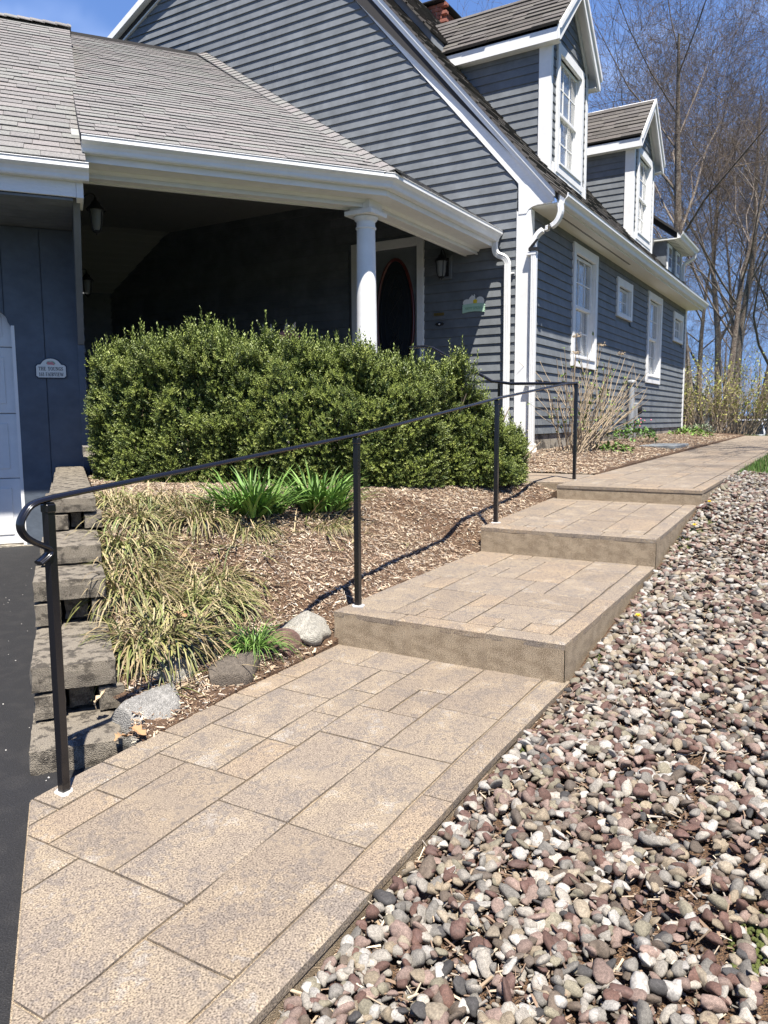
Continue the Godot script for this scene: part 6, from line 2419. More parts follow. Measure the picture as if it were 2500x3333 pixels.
	rock("lichen_rock", "dark lichen-spotted rock at the right edge of the stone bed", Vector3(3.47, -1.03, 7.22), Vector3(0.17, 0.10, 0.19), 0.3, M.rock_dark, 306, 0.25)
	hydrangea()
	budding_shrub()
	leafy("leafy_perennial", "low bright green leafy clump near the far house corner", Vector3(0.62, -0.20, -7.9), 0.42, 0.22, 260, 401, Color(0.15, 0.26, 0.045))
	leafy("leafy_perennial", "green leafy clump with pink blossoms under the bare hydrangea", Vector3(0.42, -0.22, -3.9), 0.34, 0.40, 260, 402, Color(0.12, 0.23, 0.05))
	leafy("leafy_perennial", "small green shoots at the foot of the hydrangea", Vector3(0.75, -0.26, -1.2), 0.28, 0.14, 150, 403, Color(0.14, 0.24, 0.05))
	leafy("leafy_perennial", "grey-green leafy plant at the base of the far corner board", Vector3(0.45, -0.2, -10.2), 0.34, 0.30, 200, 404, Color(0.20, 0.25, 0.16))
	# turf beside the upper walk and behind its far end
	var blade := MB.new()
	blade.quad(Vector3(-0.0025, 0, 0), Vector3(0.0025, 0, 0), Vector3(0.0022, 0.035, 0.004), Vector3(-0.0016, 0.035, 0.004))
	blade.tri(Vector3(-0.0016, 0.035, 0.004), Vector3(0.0022, 0.035, 0.004), Vector3(0.001, 0.065, 0.014))
	var xs := []
	var cols := PackedColorArray()
	for i in 92000:
		var z := 1.35 - 11.4 * pow(rng.randf(), 1.5)
		var x := 2.56 + 2.2 * rng.randf()
		if i > 52000:
			z = 1.0 + 9.0 * rng.randf()
			x = 4.02 + 3.5 * pow(rng.randf(), 1.5)
			if i < 62000:
				z = rng.randf_range(-9.0, 1.4)
				x = rng.randf_range(4.5, 8.0)
		elif i > 46000:
			z = rng.randf_range(-12.6, -10.33)
			x = rng.randf_range(-0.2, 4.5)
		if x < 4.0 and z > 0.7 and rng.randf() < (z - 0.7) * 1.5:
			continue
		var s := rng.randf_range(0.7, 1.5)
		xs.append(Transform3D(Basis(Vector3.UP, rng.randf() * TAU).rotated(Vector3(rng.randfn(), 0, rng.randfn()).normalized(), 0.3 * rng.randf()).scaled(Vector3.ONE * s), Vector3(x, right_y(x, z) - (0.02 if x < 4.0 and i < 52000 else 0.07), z)))
		var g := rng.randf_range(0.75, 1.25)
		cols.append((Color(0.075, 0.155, 0.022) if rng.randf() < 0.8 else Color(0.22, 0.22, 0.09)) * g)
	var gr := many("grass", blade.mesh(), M.blade, self, xs, cols)
	tag(gr, "fresh green grass along the right edge of the upper walk", "grass")
	# weeds and dandelions among the stones
	var weed := leaf_rosette(411)
	for w in [[2.60, 3.68, true, "yellow dandelion in the moss beside the middle step"], [2.63, 5.42, true, "yellow dandelion among the stones beside the lowest step"], [2.60, 3.05, true, "farthest yellow dandelion by the top step corner"]]:
		var at := Vector3(w[0], right_y(w[0], w[1]) + 0.02, w[1])
		var t := thing("dandelion", w[3], "dandelion", at)
		put("leaves", weed, M.blade, t)
		var b := MB.new()
		b.tube(PackedVector3Array([Vector3.ZERO, Vector3(0.004, 0.045, 0)]), PackedFloat32Array([0.002, 0.0016]), 5)
		obj("stalk", b, M.stem, t)
		b = MB.new()
		for k in 22:
			var a := TAU * k / 22.0
			var d := Vector3(cos(a), 0.25 + 0.5 * (k % 3), sin(a)).normalized()
			var sd := d.cross(Vector3.UP).normalized() * 0.0035
			var p := Vector3(0.004, 0.046, 0)
			b.tri(p, p + d * 0.017 + sd, p + d * 0.017 - sd)
		obj("flower", b, M.yellow, t)
	for w in [[2.80, 4.1, "small green weed among the stones beside the middle step"], [3.02, 7.0, "small green weed among the near stones"], [2.84, 6.55, "small green weed by the lower walk's stones"]]:
		var t := thing("weed", w[2], "weed", Vector3(w[0], right_y(w[0], w[1]) + 0.025, w[1]))
		put("leaves", weed, M.blade, t)
	# fallen leaves
	for w in [[DK(-5.27, 5.30, -0.90), 0.9, "dry tan oak leaf standing in the hollow of a wall block", true], [Vector3(0.86, mulch_y(0.86, 6.78) + 0.06, 6.78), 0.2, "dry brown leaf caught in the drooping grass", false], [Vector3(1.29, -0.93, 7.42), 0.1, "dry brown leaf by the lowest wall block", false], [Vector3(1.31, mulch_y(1.31, 7.50) + 0.015, 7.50), 1.7, "curled grey-brown leaf beside the speckled rock", false]]:
		oak_leaf(w[2], w[0], w[1], w[3])

func leaf_rosette(sd: int) -> ArrayMesh:
	var r := RandomNumberGenerator.new()
	r.seed = sd
	var b := MB.new()
	b.tinted = true
	for i in 14:
		var a := r.randf() * TAU
		var d := Vector3(cos(a), r.randf_range(0.15, 0.7), sin(a)).normalized()
		var s := d.cross(Vector3.UP).normalized()
		var l := r.randf_range(0.025, 0.05)
		b.col = Color(0.10, 0.19, 0.035) * r.randf_range(0.8, 1.3)
		b.quad(Vector3.ZERO, d * l * 0.6 + s * l * 0.16, d * l - Vector3(0, l * 0.2, 0), d * l * 0.6 - s * l * 0.16)
	return b.mesh()

func oak_leaf(label: String, at: Vector3, turn: float, standing: bool) -> void:
	var b := MB.new()
	var out := [[0, 0.004], [0.012, 0.006], [0.02, 0.018], [0.028, 0.010], [0.04, 0.026], [0.05, 0.013], [0.062, 0.022], [0.072, 0.010], [0.085, 0.0]]
	for i in out.size() - 1:
		for s in [1.0, -1.0]:
			var y0: float = 0.25 * out[i][1]
			var y1: float = 0.25 * out[i + 1][1]
			var a := Vector3(out[i][0], 0.01 * sin(i * 0.7), 0)
			var c := Vector3(out[i + 1][0], 0.01 * sin((i + 1) * 0.7), 0)
			b.quad(a, c, c + Vector3(0, y1 * 2.0, s * out[i + 1][1]), a + Vector3(0, y0 * 2.0, s * out[i][1]))
	var bs := Basis(Vector3.UP, turn)
	if standing:
		bs = bs * Basis(Vector3(0, 0, 1), 1.2)
	var o := put("dry_leaf", b.mesh(), M.tan_leaf if standing else M.leaf_litter, self, Transform3D(bs, at))
	tag(o, label, "leaf")

func leafy(called: String, label: String, at: Vector3, rad: float, hgt: float, leaves: int, sd: int, col: Color) -> void:
	var t := thing(called, label, "perennial", at)
	var r := RandomNumberGenerator.new()
	r.seed = sd
	var b := MB.new()
	var st := MB.new()
	b.tinted = true
	for i in leaves:
		var a := r.randf() * TAU
		var d := Vector3(cos(a), 0, sin(a))
		var rr := sqrt(r.randf())
		var p := d * rad * rr + Vector3(0, hgt * (1.0 - rr * rr * 0.7) * r.randf_range(0.5, 1.0), 0)
		var o := (d * 0.8 + Vector3(r.randfn(), r.randfn() + 0.3, r.randfn()) * 0.5).normalized()
		var s := o.cross(Vector3.UP).normalized()
		var up := s.cross(o).normalized()
		var l := r.randf_range(0.05, 0.10)
		b.col = col * r.randf_range(0.7, 1.35)
		b.quad(p, p + o * l * 0.5 - s * l * 0.26 + up * l * 0.1, p + o * l - up * l * 0.12, p + o * l * 0.5)
		b.quad(p, p + o * l * 0.5, p + o * l - up * l * 0.12, p + o * l * 0.5 + s * l * 0.26 + up * l * 0.1)
		if i % 8 == 0:
			st.tube(PackedVector3Array([d * rad * 0.2 * rr, p * 0.6, p]), PackedFloat32Array([0.003, 0.0025, 0.0015]), 4, false)
	obj("leaves", b, M.blade, t)
	obj("stems", st, M.stem, t)
	if sd == 402:
		b = MB.new()
		for i in 9:
			var p := Vector3(r.randfn() * 0.14 + 0.12, hgt * r.randf_range(0.65, 1.05), r.randfn() * 0.16)
			var nz := FastNoiseLite.new()
			var k := MB.new()
			k.blob(6, 4, Vector3(0.012, 0.014, 0.008), 0.2, nz, p * 50.0)
			var base := b.v.size()
			for q in k.v:
				b.v.append(q + p)
			b.n.append_array(k.n)
			for q in k.ix:
				b.ix.append(q + base)
		obj("blossoms", b, M.petal_pink, t)

func twiggy(b: MB, bud: MB, r: RandomNumberGenerator, base: Vector3, dir: Vector3, len: float, rad: float, forks: int, budc: Array, budn: float, buds: float) -> void:
	var pts := PackedVector3Array([base])
	var rads := PackedFloat32Array([rad])
	var p := base
	var d := dir
	var n := 6
	for i in n:
		d = (d + Vector3(r.randfn() * 0.15, r.randfn() * 0.11 + 0.07, r.randfn() * 0.15)).normalized()
		p += d * len / n
		pts.append(p)
		rads.append(rad * lerpf(1.0, 0.45, float(i + 1) / n))
		if r.randf() < buds and i > 0:
			for k in 3 + r.randi() % 3:
				var o := (d * 0.6 + Vector3(r.randfn(), r.randfn() * 0.6 + 0.3, r.randfn())).normalized()
				var s := o.cross(Vector3.UP).normalized()
				var l := budn * r.randf_range(0.5, 1.2)
				bud.col = budc[r.randi() % budc.size()] * r.randf_range(0.8, 1.25)
				bud.quad(p, p + o * l * 0.55 - s * l * 0.28, p + o * l, p + o * l * 0.55 + s * l * 0.28)
	b.tube(pts, rads, 5, true)
	for k in forks:
		var i := 2 + r.randi() % (n - 2)
		var o := (d + Vector3(r.randfn(), r.randfn() * 0.4, r.randfn()) * 0.5).normalized()
		twiggy(b, bud, r, pts[i], o, len * r.randf_range(0.25, 0.45), rads[i] * 0.7, 0, budc, budn, buds)

func hydrangea() -> void:
	var at := Vector3(0.52, -0.25, -0.2)
	var t := thing("hydrangea", "leafless hydrangea with pale arching canes and dried flower heads at the house wall", "shrub", at)
	var r := RandomNumberGenerator.new()
	r.seed = 501
	var b := MB.new()
	var bud := MB.new()
	bud.tinted = true
	var greens := [Color(0.14, 0.22, 0.04), Color(0.20, 0.27, 0.06), Color(0.10, 0.17, 0.03)]
	for i in 74:
		var zz := r.randf_range(-1.5, 0.35)
		var base := Vector3(r.randfn() * 0.06, 0.0, zz * 0.5)
		var lean := Vector3(r.randfn() * 0.28 + 0.18, 1.0, zz * 0.50 + r.randfn() * 0.26)
		if i % 3 == 0:
			lean = Vector3(0.35 + r.randf() * 0.4, 0.50 + r.randf() * 0.35, -0.3 - r.randf() * 0.9)
		twiggy(b, bud, r, base, lean.normalized(), r.randf_range(0.75, 1.42), r.randf_range(0.0055, 0.0100), r.randi() % 4, greens, 0.055, 0.13)
	obj("canes", b, M.stem, t)
	obj("leaf_buds", bud, M.blade, t)
	var f := MB.new()
	for c in [Vector3(0.12, 1.40, 0.25), Vector3(0.18, 1.36, -0.62), Vector3(0.30, 1.28, -1.15), Vector3(0.05, 1.22, 0.05)]:
		f.tube(PackedVector3Array([Vector3(c.x * 0.4, 0.1, c.z * 0.45), Vector3(c.x * 0.6, c.y * 0.6, c.z * 0.8), c]), PackedFloat32Array([0.006, 0.005, 0.003]), 5)
		for k in 34:
			var d := Vector3(r.randfn(), r.randf_range(0.1, 1.0), r.randfn()).normalized()
			var p: Vector3 = c + d * r.randf_range(0.03, 0.075)
			f.tube(PackedVector3Array([c, c.lerp(p, 0.6) + Vector3(0, 0.006, 0), p]), PackedFloat32Array([0.0012, 0.0009, 0.0007]), 3, false)
			var s := d.cross(Vector3.UP).normalized() * 0.010
			f.quad(p - s, p + d.cross(s) * 0.9, p + s, p - d.cross(s) * 0.9)
	obj("dried_heads", f, M.stem, t)

func budding_shrub() -> void:
	var at := Vector3(0.45, -0.25, -11.6)
	var t := thing("budding_shrub", "dense twiggy shrub with yellow-green buds past the far house corner", "shrub", at)
	var r := RandomNumberGenerator.new()
	r.seed = 502
	var b := MB.new()
	var bud := MB.new()
	bud.tinted = true
	var greens := [Color(0.27, 0.29, 0.055), Color(0.20, 0.24, 0.05), Color(0.34, 0.33, 0.09)]
	for i in 260:
		var a := r.randf() * TAU
		var base := Vector3(r.randf_range(-0.75, 1.1), 0, r.randfn() * 0.35)
		var lean := Vector3(base.x * 0.55 + cos(a) * 0.35, 1.0, sin(a) * 0.45)
		twiggy(b, bud, r, base, lean.normalized(), r.randf_range(1.0, 1.9), r.randf_range(0.005, 0.008), 3, greens, 0.06, 0.42)
	obj("canes", b, M.stem, t)
	obj("leaf_buds", bud, M.blade, t)

# ------------------------------------------------------------------ handrails
func handrails() -> void:
	var t := thing("handrail", "black metal handrail with four posts climbing beside the walk", "handrail", Vector3(1.40, -0.955, 7.76))
	var o := Vector3(1.40, -0.955, 7.76)
	var prof := PackedVector2Array()
	for q in [[-0.011, -0.007], [0.011, -0.007], [0.012, -0.004], [0.016, -0.0025], [0.0175, 0.0005], [0.016, 0.0032], [0.0135, 0.0038], [0.014, 0.006], [0.010, 0.0088], [0.0, 0.0096], [-0.010, 0.0088], [-0.014, 0.006], [-0.0135, 0.0038], [-0.016, 0.0032], [-0.0175, 0.0005], [-0.016, -0.0025], [-0.012, -0.004]]:
		prof.append(Vector2(q[0], q[1]))
	var x := 1.40
	var path := [Vector3(x, 0.500, 2.48), Vector3(x, 0.483, 2.78), Vector3(x, 0.327, 4.28), Vector3(x, 0.110, 6.05), Vector3(x, -0.034, 7.60), Vector3(x, -0.050, 7.765)]
	var tail := [Vector3(x, -0.064, 7.828), Vector3(x, -0.092, 7.858), Vector3(x, -0.120, 7.870), Vector3(x, -0.148, 7.862), Vector3(x, -0.170, 7.838), Vector3(x, -0.190, 7.802), Vector3(x, -0.203, 7.781), Vector3(x, -0.215, 7.779), Vector3(x, -0.227, 7.790), Vector3(x, -0.243, 7.818)]
	var pts := PackedVector3Array()
	for p in path:
		pts.append(p - o)
	var tl := elbow([path[-1]] + tail, 4)
	for i in range(1, tl.size()):
		pts.append(tl[i] - o)
	var wide := PackedFloat32Array()
	for i in pts.size():
		var f := float(i - path.size() + 1) / (pts.size() - path.size())
		wide.append(1.0 if f <= 0 else 1.0 + 0.2 * smoothstep(0.35, 1.0, f))
	var b := MB.new()
	b.sweep(pts, prof, true, true, Vector3(-1, 0, 0), wide)
	obj("rail", b, M.black_metal, t)
	for p in [[2.50, -0.354, 0.488], [4.28, -0.53, 0.316], [6.05, -0.746, 0.098], [7.775, -0.986, -0.062]]:
		b = MB.new()
		b.bbox(Vector3(x - 0.0140, p[1] - 0.01, p[0] - 0.0140) - o, Vector3(x + 0.0140, p[2], p[0] + 0.0140) - o, 0.002)
		b.bbox(Vector3(x - 0.017, p[2] - 0.03, p[0] - 0.0165) - o, Vector3(x + 0.017, p[2] - 0.004, p[0] + 0.0165) - o, 0.003)
		obj("post", b, M.black_metal, t)
		b = MB.new()
		var rr := RandomNumberGenerator.new()
		rr.seed = int(p[0] * 100)
		var poly := PackedVector2Array()
		for k in 14:
			var a := TAU * k / 14
			poly.append(Vector2(x + cos(a) * 0.036 * rr.randf_range(0.8, 1.3), p[0] + sin(a) * 0.032 * rr.randf_range(0.8, 1.3)))
		var q := PackedVector2Array()
		for v in poly:
			q.append(v - Vector2(o.x, o.z))
		var y: float = p[1] + 0.0045 - o.y
		paver_mesh(b, q, func(_z): return y, 0.006, Vector3.ZERO)
		obj("grout_collar", b, M.grout, t)
	# the level return to the left and the flight down from the door
	b = MB.new()
	var small := PackedVector2Array([Vector2(-0.013, -0.014), Vector2(0.013, -0.014), Vector2(0.016, 0.0), Vector2(0.013, 0.010), Vector2(0.0, 0.013), Vector2(-0.013, 0.010), Vector2(-0.016, 0.0)])
	var way := PackedVector3Array()
	for p in [Vector3(1.405, 0.497, 2.495), Vector3(0.80, 0.510, 2.53), Vector3(0.64, 0.535, 2.58), Vector3(0.05, 0.862, 2.62), Vector3(-0.03, 0.880, 2.62), Vector3(-0.20, 0.880, 2.62)]:
		way.append(p - o)
	b.sweep(way, small, true, true, Vector3(0, 0, -1))
	obj("return_rail", b, M.black_metal, t)
	for p in [[0.72, -0.36, 0.51], [-0.12, -0.05, 0.87]]:
		b = MB.new()
		b.bbox(Vector3(p[0] - 0.014, p[1], 2.585) - o, Vector3(p[0] + 0.014, p[2], 2.613) - o, 0.002)
		obj("post", b, M.black_metal, t)

# ------------------------------------------------------------------ lanterns, signs
func lantern(label: String, at: Vector3, basis: Basis, block: bool) -> void:
	# local axes: the wall is z = 0, the lantern hangs in front of it; the origin is its middle
	var t := thing("wall_lantern", label, "lantern", at, basis, "")
	var b := MB.new()
	if block:
		b.bbox(Vector3(-0.085, -0.16, 0.0), Vector3(0.085, 0.13, 0.035), 0.006)
		obj("mounting_block", b, M.siding, t)
		b = MB.new()
	b.bbox(Vector3(-0.05, -0.13, 0.03 if block else 0.0), Vector3(0.05, 0.10, 0.048 if block else 0.02), 0.006)
	obj("back_plate", b, M.black_matte, t)
	var c := Vector3(0, 0, 0.155)
	b = MB.new()
	b.tube(elbow([Vector3(0, 0.06, 0.03), Vector3(0, 0.15, 0.05), Vector3(0, 0.19, 0.10), Vector3(0, 0.185, 0.145), Vector3(0, 0.155, 0.155)]), PackedFloat32Array(range(21).map(func(_i): return 0.008)), 8)
	obj("arm", b, M.black_matte, t)
	b = MB.new()
	b.lathe(PackedVector2Array([Vector2(0.088, 0.040), Vector2(0.090, 0.048), Vector2(0.072, 0.066), Vector2(0.050, 0.088), Vector2(0.040, 0.112), Vector2(0.024, 0.128), Vector2(0.012, 0.145), Vector2(0.014, 0.155), Vector2(0.004, 0.168)]), 20, Transform3D(Basis(), c))
	b.lathe(PackedVector2Array([Vector2(0.060, 0.041), Vector2(0.088, 0.0405)]), 20, Transform3D(Basis(), c))
	obj("hood", b, M.black_matte, t)
	b = MB.new()
	b.lathe(PackedVector2Array([Vector2(0.030, -0.150), Vector2(0.046, -0.125), Vector2(0.055, -0.08), Vector2(0.058, -0.02), Vector2(0.066, 0.03), Vector2(0.070, 0.040)]), 20, Transform3D(Basis(), c))
	obj("shade", b, M.frosted_glass, t)
	for k in 4:
		var a := PI / 4 + k * PI / 2
		var d := Vector3(cos(a), 0, sin(a))
		b = MB.new()
		b.tube(elbow([c + d * 0.080 + Vector3(0, 0.042, 0), c + d * 0.070 + Vector3(0, 0.0, 0), c + d * 0.064 + Vector3(0, -0.08, 0), c + d * 0.048 + Vector3(0, -0.14, 0), c + d * 0.015 + Vector3(0, -0.165, 0)]), PackedFloat32Array(range(21).map(func(_i): return 0.0055)), 6)
		obj("cage_bar", b, M.black_matte, t)
	b = MB.new()
	b.lathe(PackedVector2Array([Vector2(0.0, -0.192), Vector2(0.008, -0.182), Vector2(0.006, -0.172), Vector2(0.024, -0.164), Vector2(0.036, -0.150), Vector2(0.0, -0.148)]), 16, Transform3D(Basis(), c))
	obj("finial", b, M.black_matte, t)

func lettering(parent: Node, called: String, words: String, font: String, bold: int, at: Vector3, width: float, hgt: float, m: Material) -> void:
	var f := SystemFont.new()
	f.font_names = PackedStringArray([font])
	f.font_weight = bold
	var tm := TextMesh.new()
	tm.text = words
	tm.font = f
	tm.font_size = 64
	tm.pixel_size = 0.001
	tm.depth = 0.002
	var bb := tm.get_aabb()
	var sx := width / maxf(bb.size.x, 0.0001)
	var sy := hgt / maxf(bb.size.y, 0.0001)
	var c := bb.get_center()
	var o := put(called, tm, m, parent, Transform3D(Basis.from_scale(Vector3(sx, sy, 1.0)), at - Vector3(c.x * sx, c.y * sy, 0)))
	o.name = called if not parent.has_node(NodePath(called)) else o.name

func fittings() -> void:
	var gb := Basis(N * -1.0, Vector3.UP, D)                       # wall of the garage's right side: out = D
	lantern("black lantern on the garage side wall, the nearer of the pair in the dark entry", DK(-5.112, 0.15, 2.16), gb, false)
	lantern("farther black lantern deep inside the dark entry", DK(-5.112, -3.35, 2.08), gb, false)
	lantern("lantern with pale glass on a grey block beside the front door", Vector3(-1.10, 2.15, 0.016), Basis(), true)
	# house sign on the garage
	var t := thing("address_sign", "white and navy arched house sign with painted fruit on the garage front", "sign", DK(-5.428, 0.302, 0.690), Basis(D, Vector3.UP, N))
	var shape := func(g: float) -> PackedVector2Array:
		var p := PackedVector2Array([Vector2(-0.118, -0.098), Vector2(0.118, -0.098), Vector2(0.125, -0.088), Vector2(0.138, -0.080), Vector2(0.138, 0.020), Vector2(0.128, 0.026), Vector2(0.124, 0.036), Vector2(0.095, 0.040)])
		for k in 9:
			var a := lerpf(0.75, PI - 0.75, k / 8.0)
			p.append(Vector2(0.098 * cos(a) / cos(0.75) * 0.76, 0.008 + 0.088 * sin(a)))
		p.append_array(PackedVector2Array([Vector2(-0.095, 0.040), Vector2(-0.124, 0.036), Vector2(-0.128, 0.026), Vector2(-0.138, 0.020), Vector2(-0.138, -0.080), Vector2(-0.125, -0.088)]))
		var r := Geometry2D.offset_polygon(p, g)
		return r[0]
	var b := MB.new()
	b.prism(shape.call(0.0), Transform3D(), 0.010)
	obj("border", b, M.sign_navy, t)
	b = MB.new()
	b.prism(shape.call(-0.0095), Transform3D(Basis(), Vector3(0, 0, 0.002)), 0.0105)
	obj("face", b, M.sign_cream, t)
	lettering(t, "lettering", "THE  YOUNGS", "Droid Serif", 700, Vector3(-0.002, -0.008, 0.0128), 0.212, 0.034, M.ink)
	lettering(t, "lettering_001", "161 FAIRVIEW", "Droid Serif", 700, Vector3(0.0, -0.060, 0.0128), 0.214, 0.034, M.ink)
	b = MB.new()
	var r := RandomNumberGenerator.new()
	r.seed = 61
	for k in 9:
		b.lathe(PackedVector2Array([Vector2(0.009, 0.0), Vector2(0.008, 0.0008), Vector2(0.0, 0.0012)]), 10, Transform3D(Basis(Vector3.RIGHT, PI / 2), Vector3(-0.024 + 0.012 * (k % 5), 0.036 + 0.012 * (k / 5) + r.randf_range(-0.004, 0.004), 0.0126)))
	obj("painted_fruit", b, M.pale_pink, t)
	b = MB.new()
	for k in 12:
		var a := PI * k / 11.0
		var d := Vector3(cos(a), 0.7 * sin(a), 0)
		var p := Vector3(0.0, 0.040, 0.0126) + d * 0.020
		var s := Vector3(-d.y, d.x, 0) * 0.005
		b.quad(p, p + d * 0.011 - s, p + d * 0.024, p + d * 0.011 + s)
	obj("painted_leaves", b, M.mint_dark, t)
	# spring plaque beside the door
	t = thing("spring_plaque", "small green and white wooden spring plaque hanging on the clapboards by the door", "plaque", Vector3(-0.712, 1.60, 0.024))
	b = MB.new()
	var g := PackedVector2Array()
	for k in 13:
		g.append(Vector2(lerpf(-0.152, 0.152, k / 12.0), -0.060 + 0.016 * sin(PI * k / 12.0)))
	for k in 7:
		g.append(Vector2(0.152 + (0.006 if k % 2 else -0.003), lerpf(-0.045, 0.04, k / 6.0)))
	for k in 13:
		g.append(Vector2(lerpf(0.150, -0.150, k / 12.0), 0.045 + 0.010 * sin(PI * k / 12.0)))
	for k in 7:
		g.append(Vector2(-0.152 + (0.003 if k % 2 else -0.006), lerpf(0.04, -0.045, k / 6.0)))
	b.prism(g, Transform3D(), 0.012)
	obj("board", b, M.mint, t)
	b = MB.new()
	for e in [[-0.095, 0.070, 0.055, 0.045], [-0.02, 0.090, 0.050, 0.062], [0.085, 0.075, 0.060, 0.060], [0.02, 0.06, 0.04, 0.04]]:
		var q := PackedVector2Array()
		for k in 16:
			q.append(Vector2(e[0] + e[2] * cos(TAU * k / 16), e[1] + e[3] * sin(TAU * k / 16)))
		b.prism(q, Transform3D(Basis(), Vector3(0, 0, -0.004 + 0.001 * e[0])), 0.012)
	for e in [[-0.030, 0.145], [0.002, 0.150]]:
		b.prism(PackedVector2Array([Vector2(e[0] - 0.010, e[1] - 0.04), Vector2(e[0] + 0.010, e[1] - 0.04), Vector2(e[0] + 0.014, e[1] + 0.01), Vector2(e[0] + 0.004, e[1] + 0.022)]), Transform3D(Basis(), Vector3(0, 0, -0.003)), 0.010)
	obj("rabbit_cutouts", b, M.sign_cream, t)
	b = MB.new()
	b.prism(PackedVector2Array([Vector2(0.0, 0.055), Vector2(0.045, 0.058), Vector2(0.052, 0.095), Vector2(0.022, 0.105), Vector2(-0.004, 0.092)]), Transform3D(Basis(), Vector3(0, 0, 0.006)), 0.008)
	obj("basket", b, M.yellow, t)
	lettering(t, "lettering", "HAPPY SPRING", "Droid Sans", 700, Vector3(0.0, -0.003, 0.0122), 0.235, 0.036, M.mint_dark)
	b = MB.new()
	b.tube(PackedVector3Array([Vector3(-0.085, 0.10, 0.006), Vector3(-0.045, 0.150, 0.002), Vector3(0.0, 0.178, 0.0), Vector3(0.045, 0.150, 0.002), Vector3(0.095, 0.10, 0.006)]), PackedFloat32Array([0.0018, 0.0018, 0.0018, 0.0018, 0.0018]), 5)
	obj("wire", b, M.lead, t)
	# brass plate and bell
	t = thing("brass_plate", "small flat brass plate on the clapboards below the door lantern", "plate", Vector3(-1.207, 1.557, 0.022))
	b = MB.new()
	b.bbox(Vector3(-0.075, -0.018, 0.0), Vector3(0.075, 0.018, 0.006), 0.002)
	obj("plate", b, M.brass, t)
	t = thing("doorbell", "black scrolled doorbell with a white button below the brass plate", "doorbell", Vector3(-1.20, 1.43, 0.020))
	b = MB.new()
	for e in [[0.0, 0.030], [-0.036, 0.020], [0.036, 0.020], [-0.055, 0.010], [0.055, 0.010]]:
		b.lathe(PackedVector2Array([Vector2(e[1], 0.0), Vector2(e[1], 0.005), Vector2(e[1] * 0.7, 0.009), Vector2(0.0, 0.010)]), 14, Transform3D(Basis(Vector3.RIGHT, PI / 2), Vector3(e[0], 0, 0)))
	obj("plate", b, M.black_matte, t)
	b = MB.new()
	b.lathe(PackedVector2Array([Vector2(0.011, 0.008), Vector2(0.010, 0.015), Vector2(0.0, 0.017)]), 14, Transform3D(Basis(Vector3.RIGHT, PI / 2), Vector3.ZERO))
	obj("button", b, M.white, t)
	rabbits()
	wall_pipe()

func rabbits() -> void:
	var at := Vector3(-2.25, -0.04, 2.05)
	var t := thing("rabbit_figures", "pair of standing rabbit figures with a pink bonnet behind the hedge", "figurine", at)
	var nz := FastNoiseLite.new()
	for s in [-1.0, 1.0]:
		var x: float = 0.11 * s
		var b := MB.new()
		b.lathe(PackedVector2Array([Vector2(0.0, 0.0), Vector2(0.13, 0.0), Vector2(0.135, 0.25), Vector2(0.115, 0.55), Vector2(0.085, 0.80), Vector2(0.05, 0.90), Vector2(0.045, 0.93), Vector2(0.068, 0.97), Vector2(0.080, 1.03), Vector2(0.072, 1.09), Vector2(0.045, 1.13), Vector2(0.0, 1.145)]), 18, Transform3D(Basis(), Vector3(x, 0, 0)))
		obj("body", b, M.bunny, t)
		for e in [-1.0, 1.0]:
			b = MB.new()
			b.tube(PackedVector3Array([Vector3(x + 0.025 * e, 1.10, 0), Vector3(x + 0.040 * e + 0.02 * s, 1.20, 0), Vector3(x + 0.055 * e + 0.05 * s, 1.30, 0), Vector3(x + 0.060 * e + 0.07 * s, 1.345, 0)]), PackedFloat32Array([0.014, 0.026, 0.022, 0.004]), 8)
			obj("ear", b, M.bunny, t)
		b = MB.new()
		b.tube(PackedVector3Array([Vector3(x, 0.80, 0.06), Vector3(x * 0.5, 0.70, 0.13), Vector3(x * 0.2, 0.66, 0.14)]), PackedFloat32Array([0.035, 0.030, 0.026]), 8)
		obj("arm", b, M.bunny, t)
		b = MB.new()
		for e in [-1.0, 1.0]:
			b.lathe(PackedVector2Array([Vector2(0.0, 0.0), Vector2(0.008, 0.003), Vector2(0.0, 0.007)]), 8, Transform3D(Basis(Vector3.RIGHT, PI / 2), Vector3(x + 0.028 * e, 1.055, 0.070)))
		b.lathe(PackedVector2Array([Vector2(0.0, 0.0), Vector2(0.010, 0.004), Vector2(0.0, 0.009)]), 8, Transform3D(Basis(Vector3.RIGHT, PI / 2), Vector3(x, 1.02, 0.076)))
		obj("face", b, M.ink, t)
	var b := MB.new()
	b.tube(elbow([Vector3(-0.02, 1.13, 0.02), Vector3(0.08, 1.20, 0.03), Vector3(0.20, 1.21, 0.0), Vector3(0.26, 1.17, -0.03)], 4), PackedFloat32Array([0.02, 0.03, 0.04, 0.045, 0.05, 0.05, 0.05, 0.045, 0.045, 0.04, 0.035, 0.03, 0.02]), 10)
	obj("bonnet", b, M.pale_pink, t)

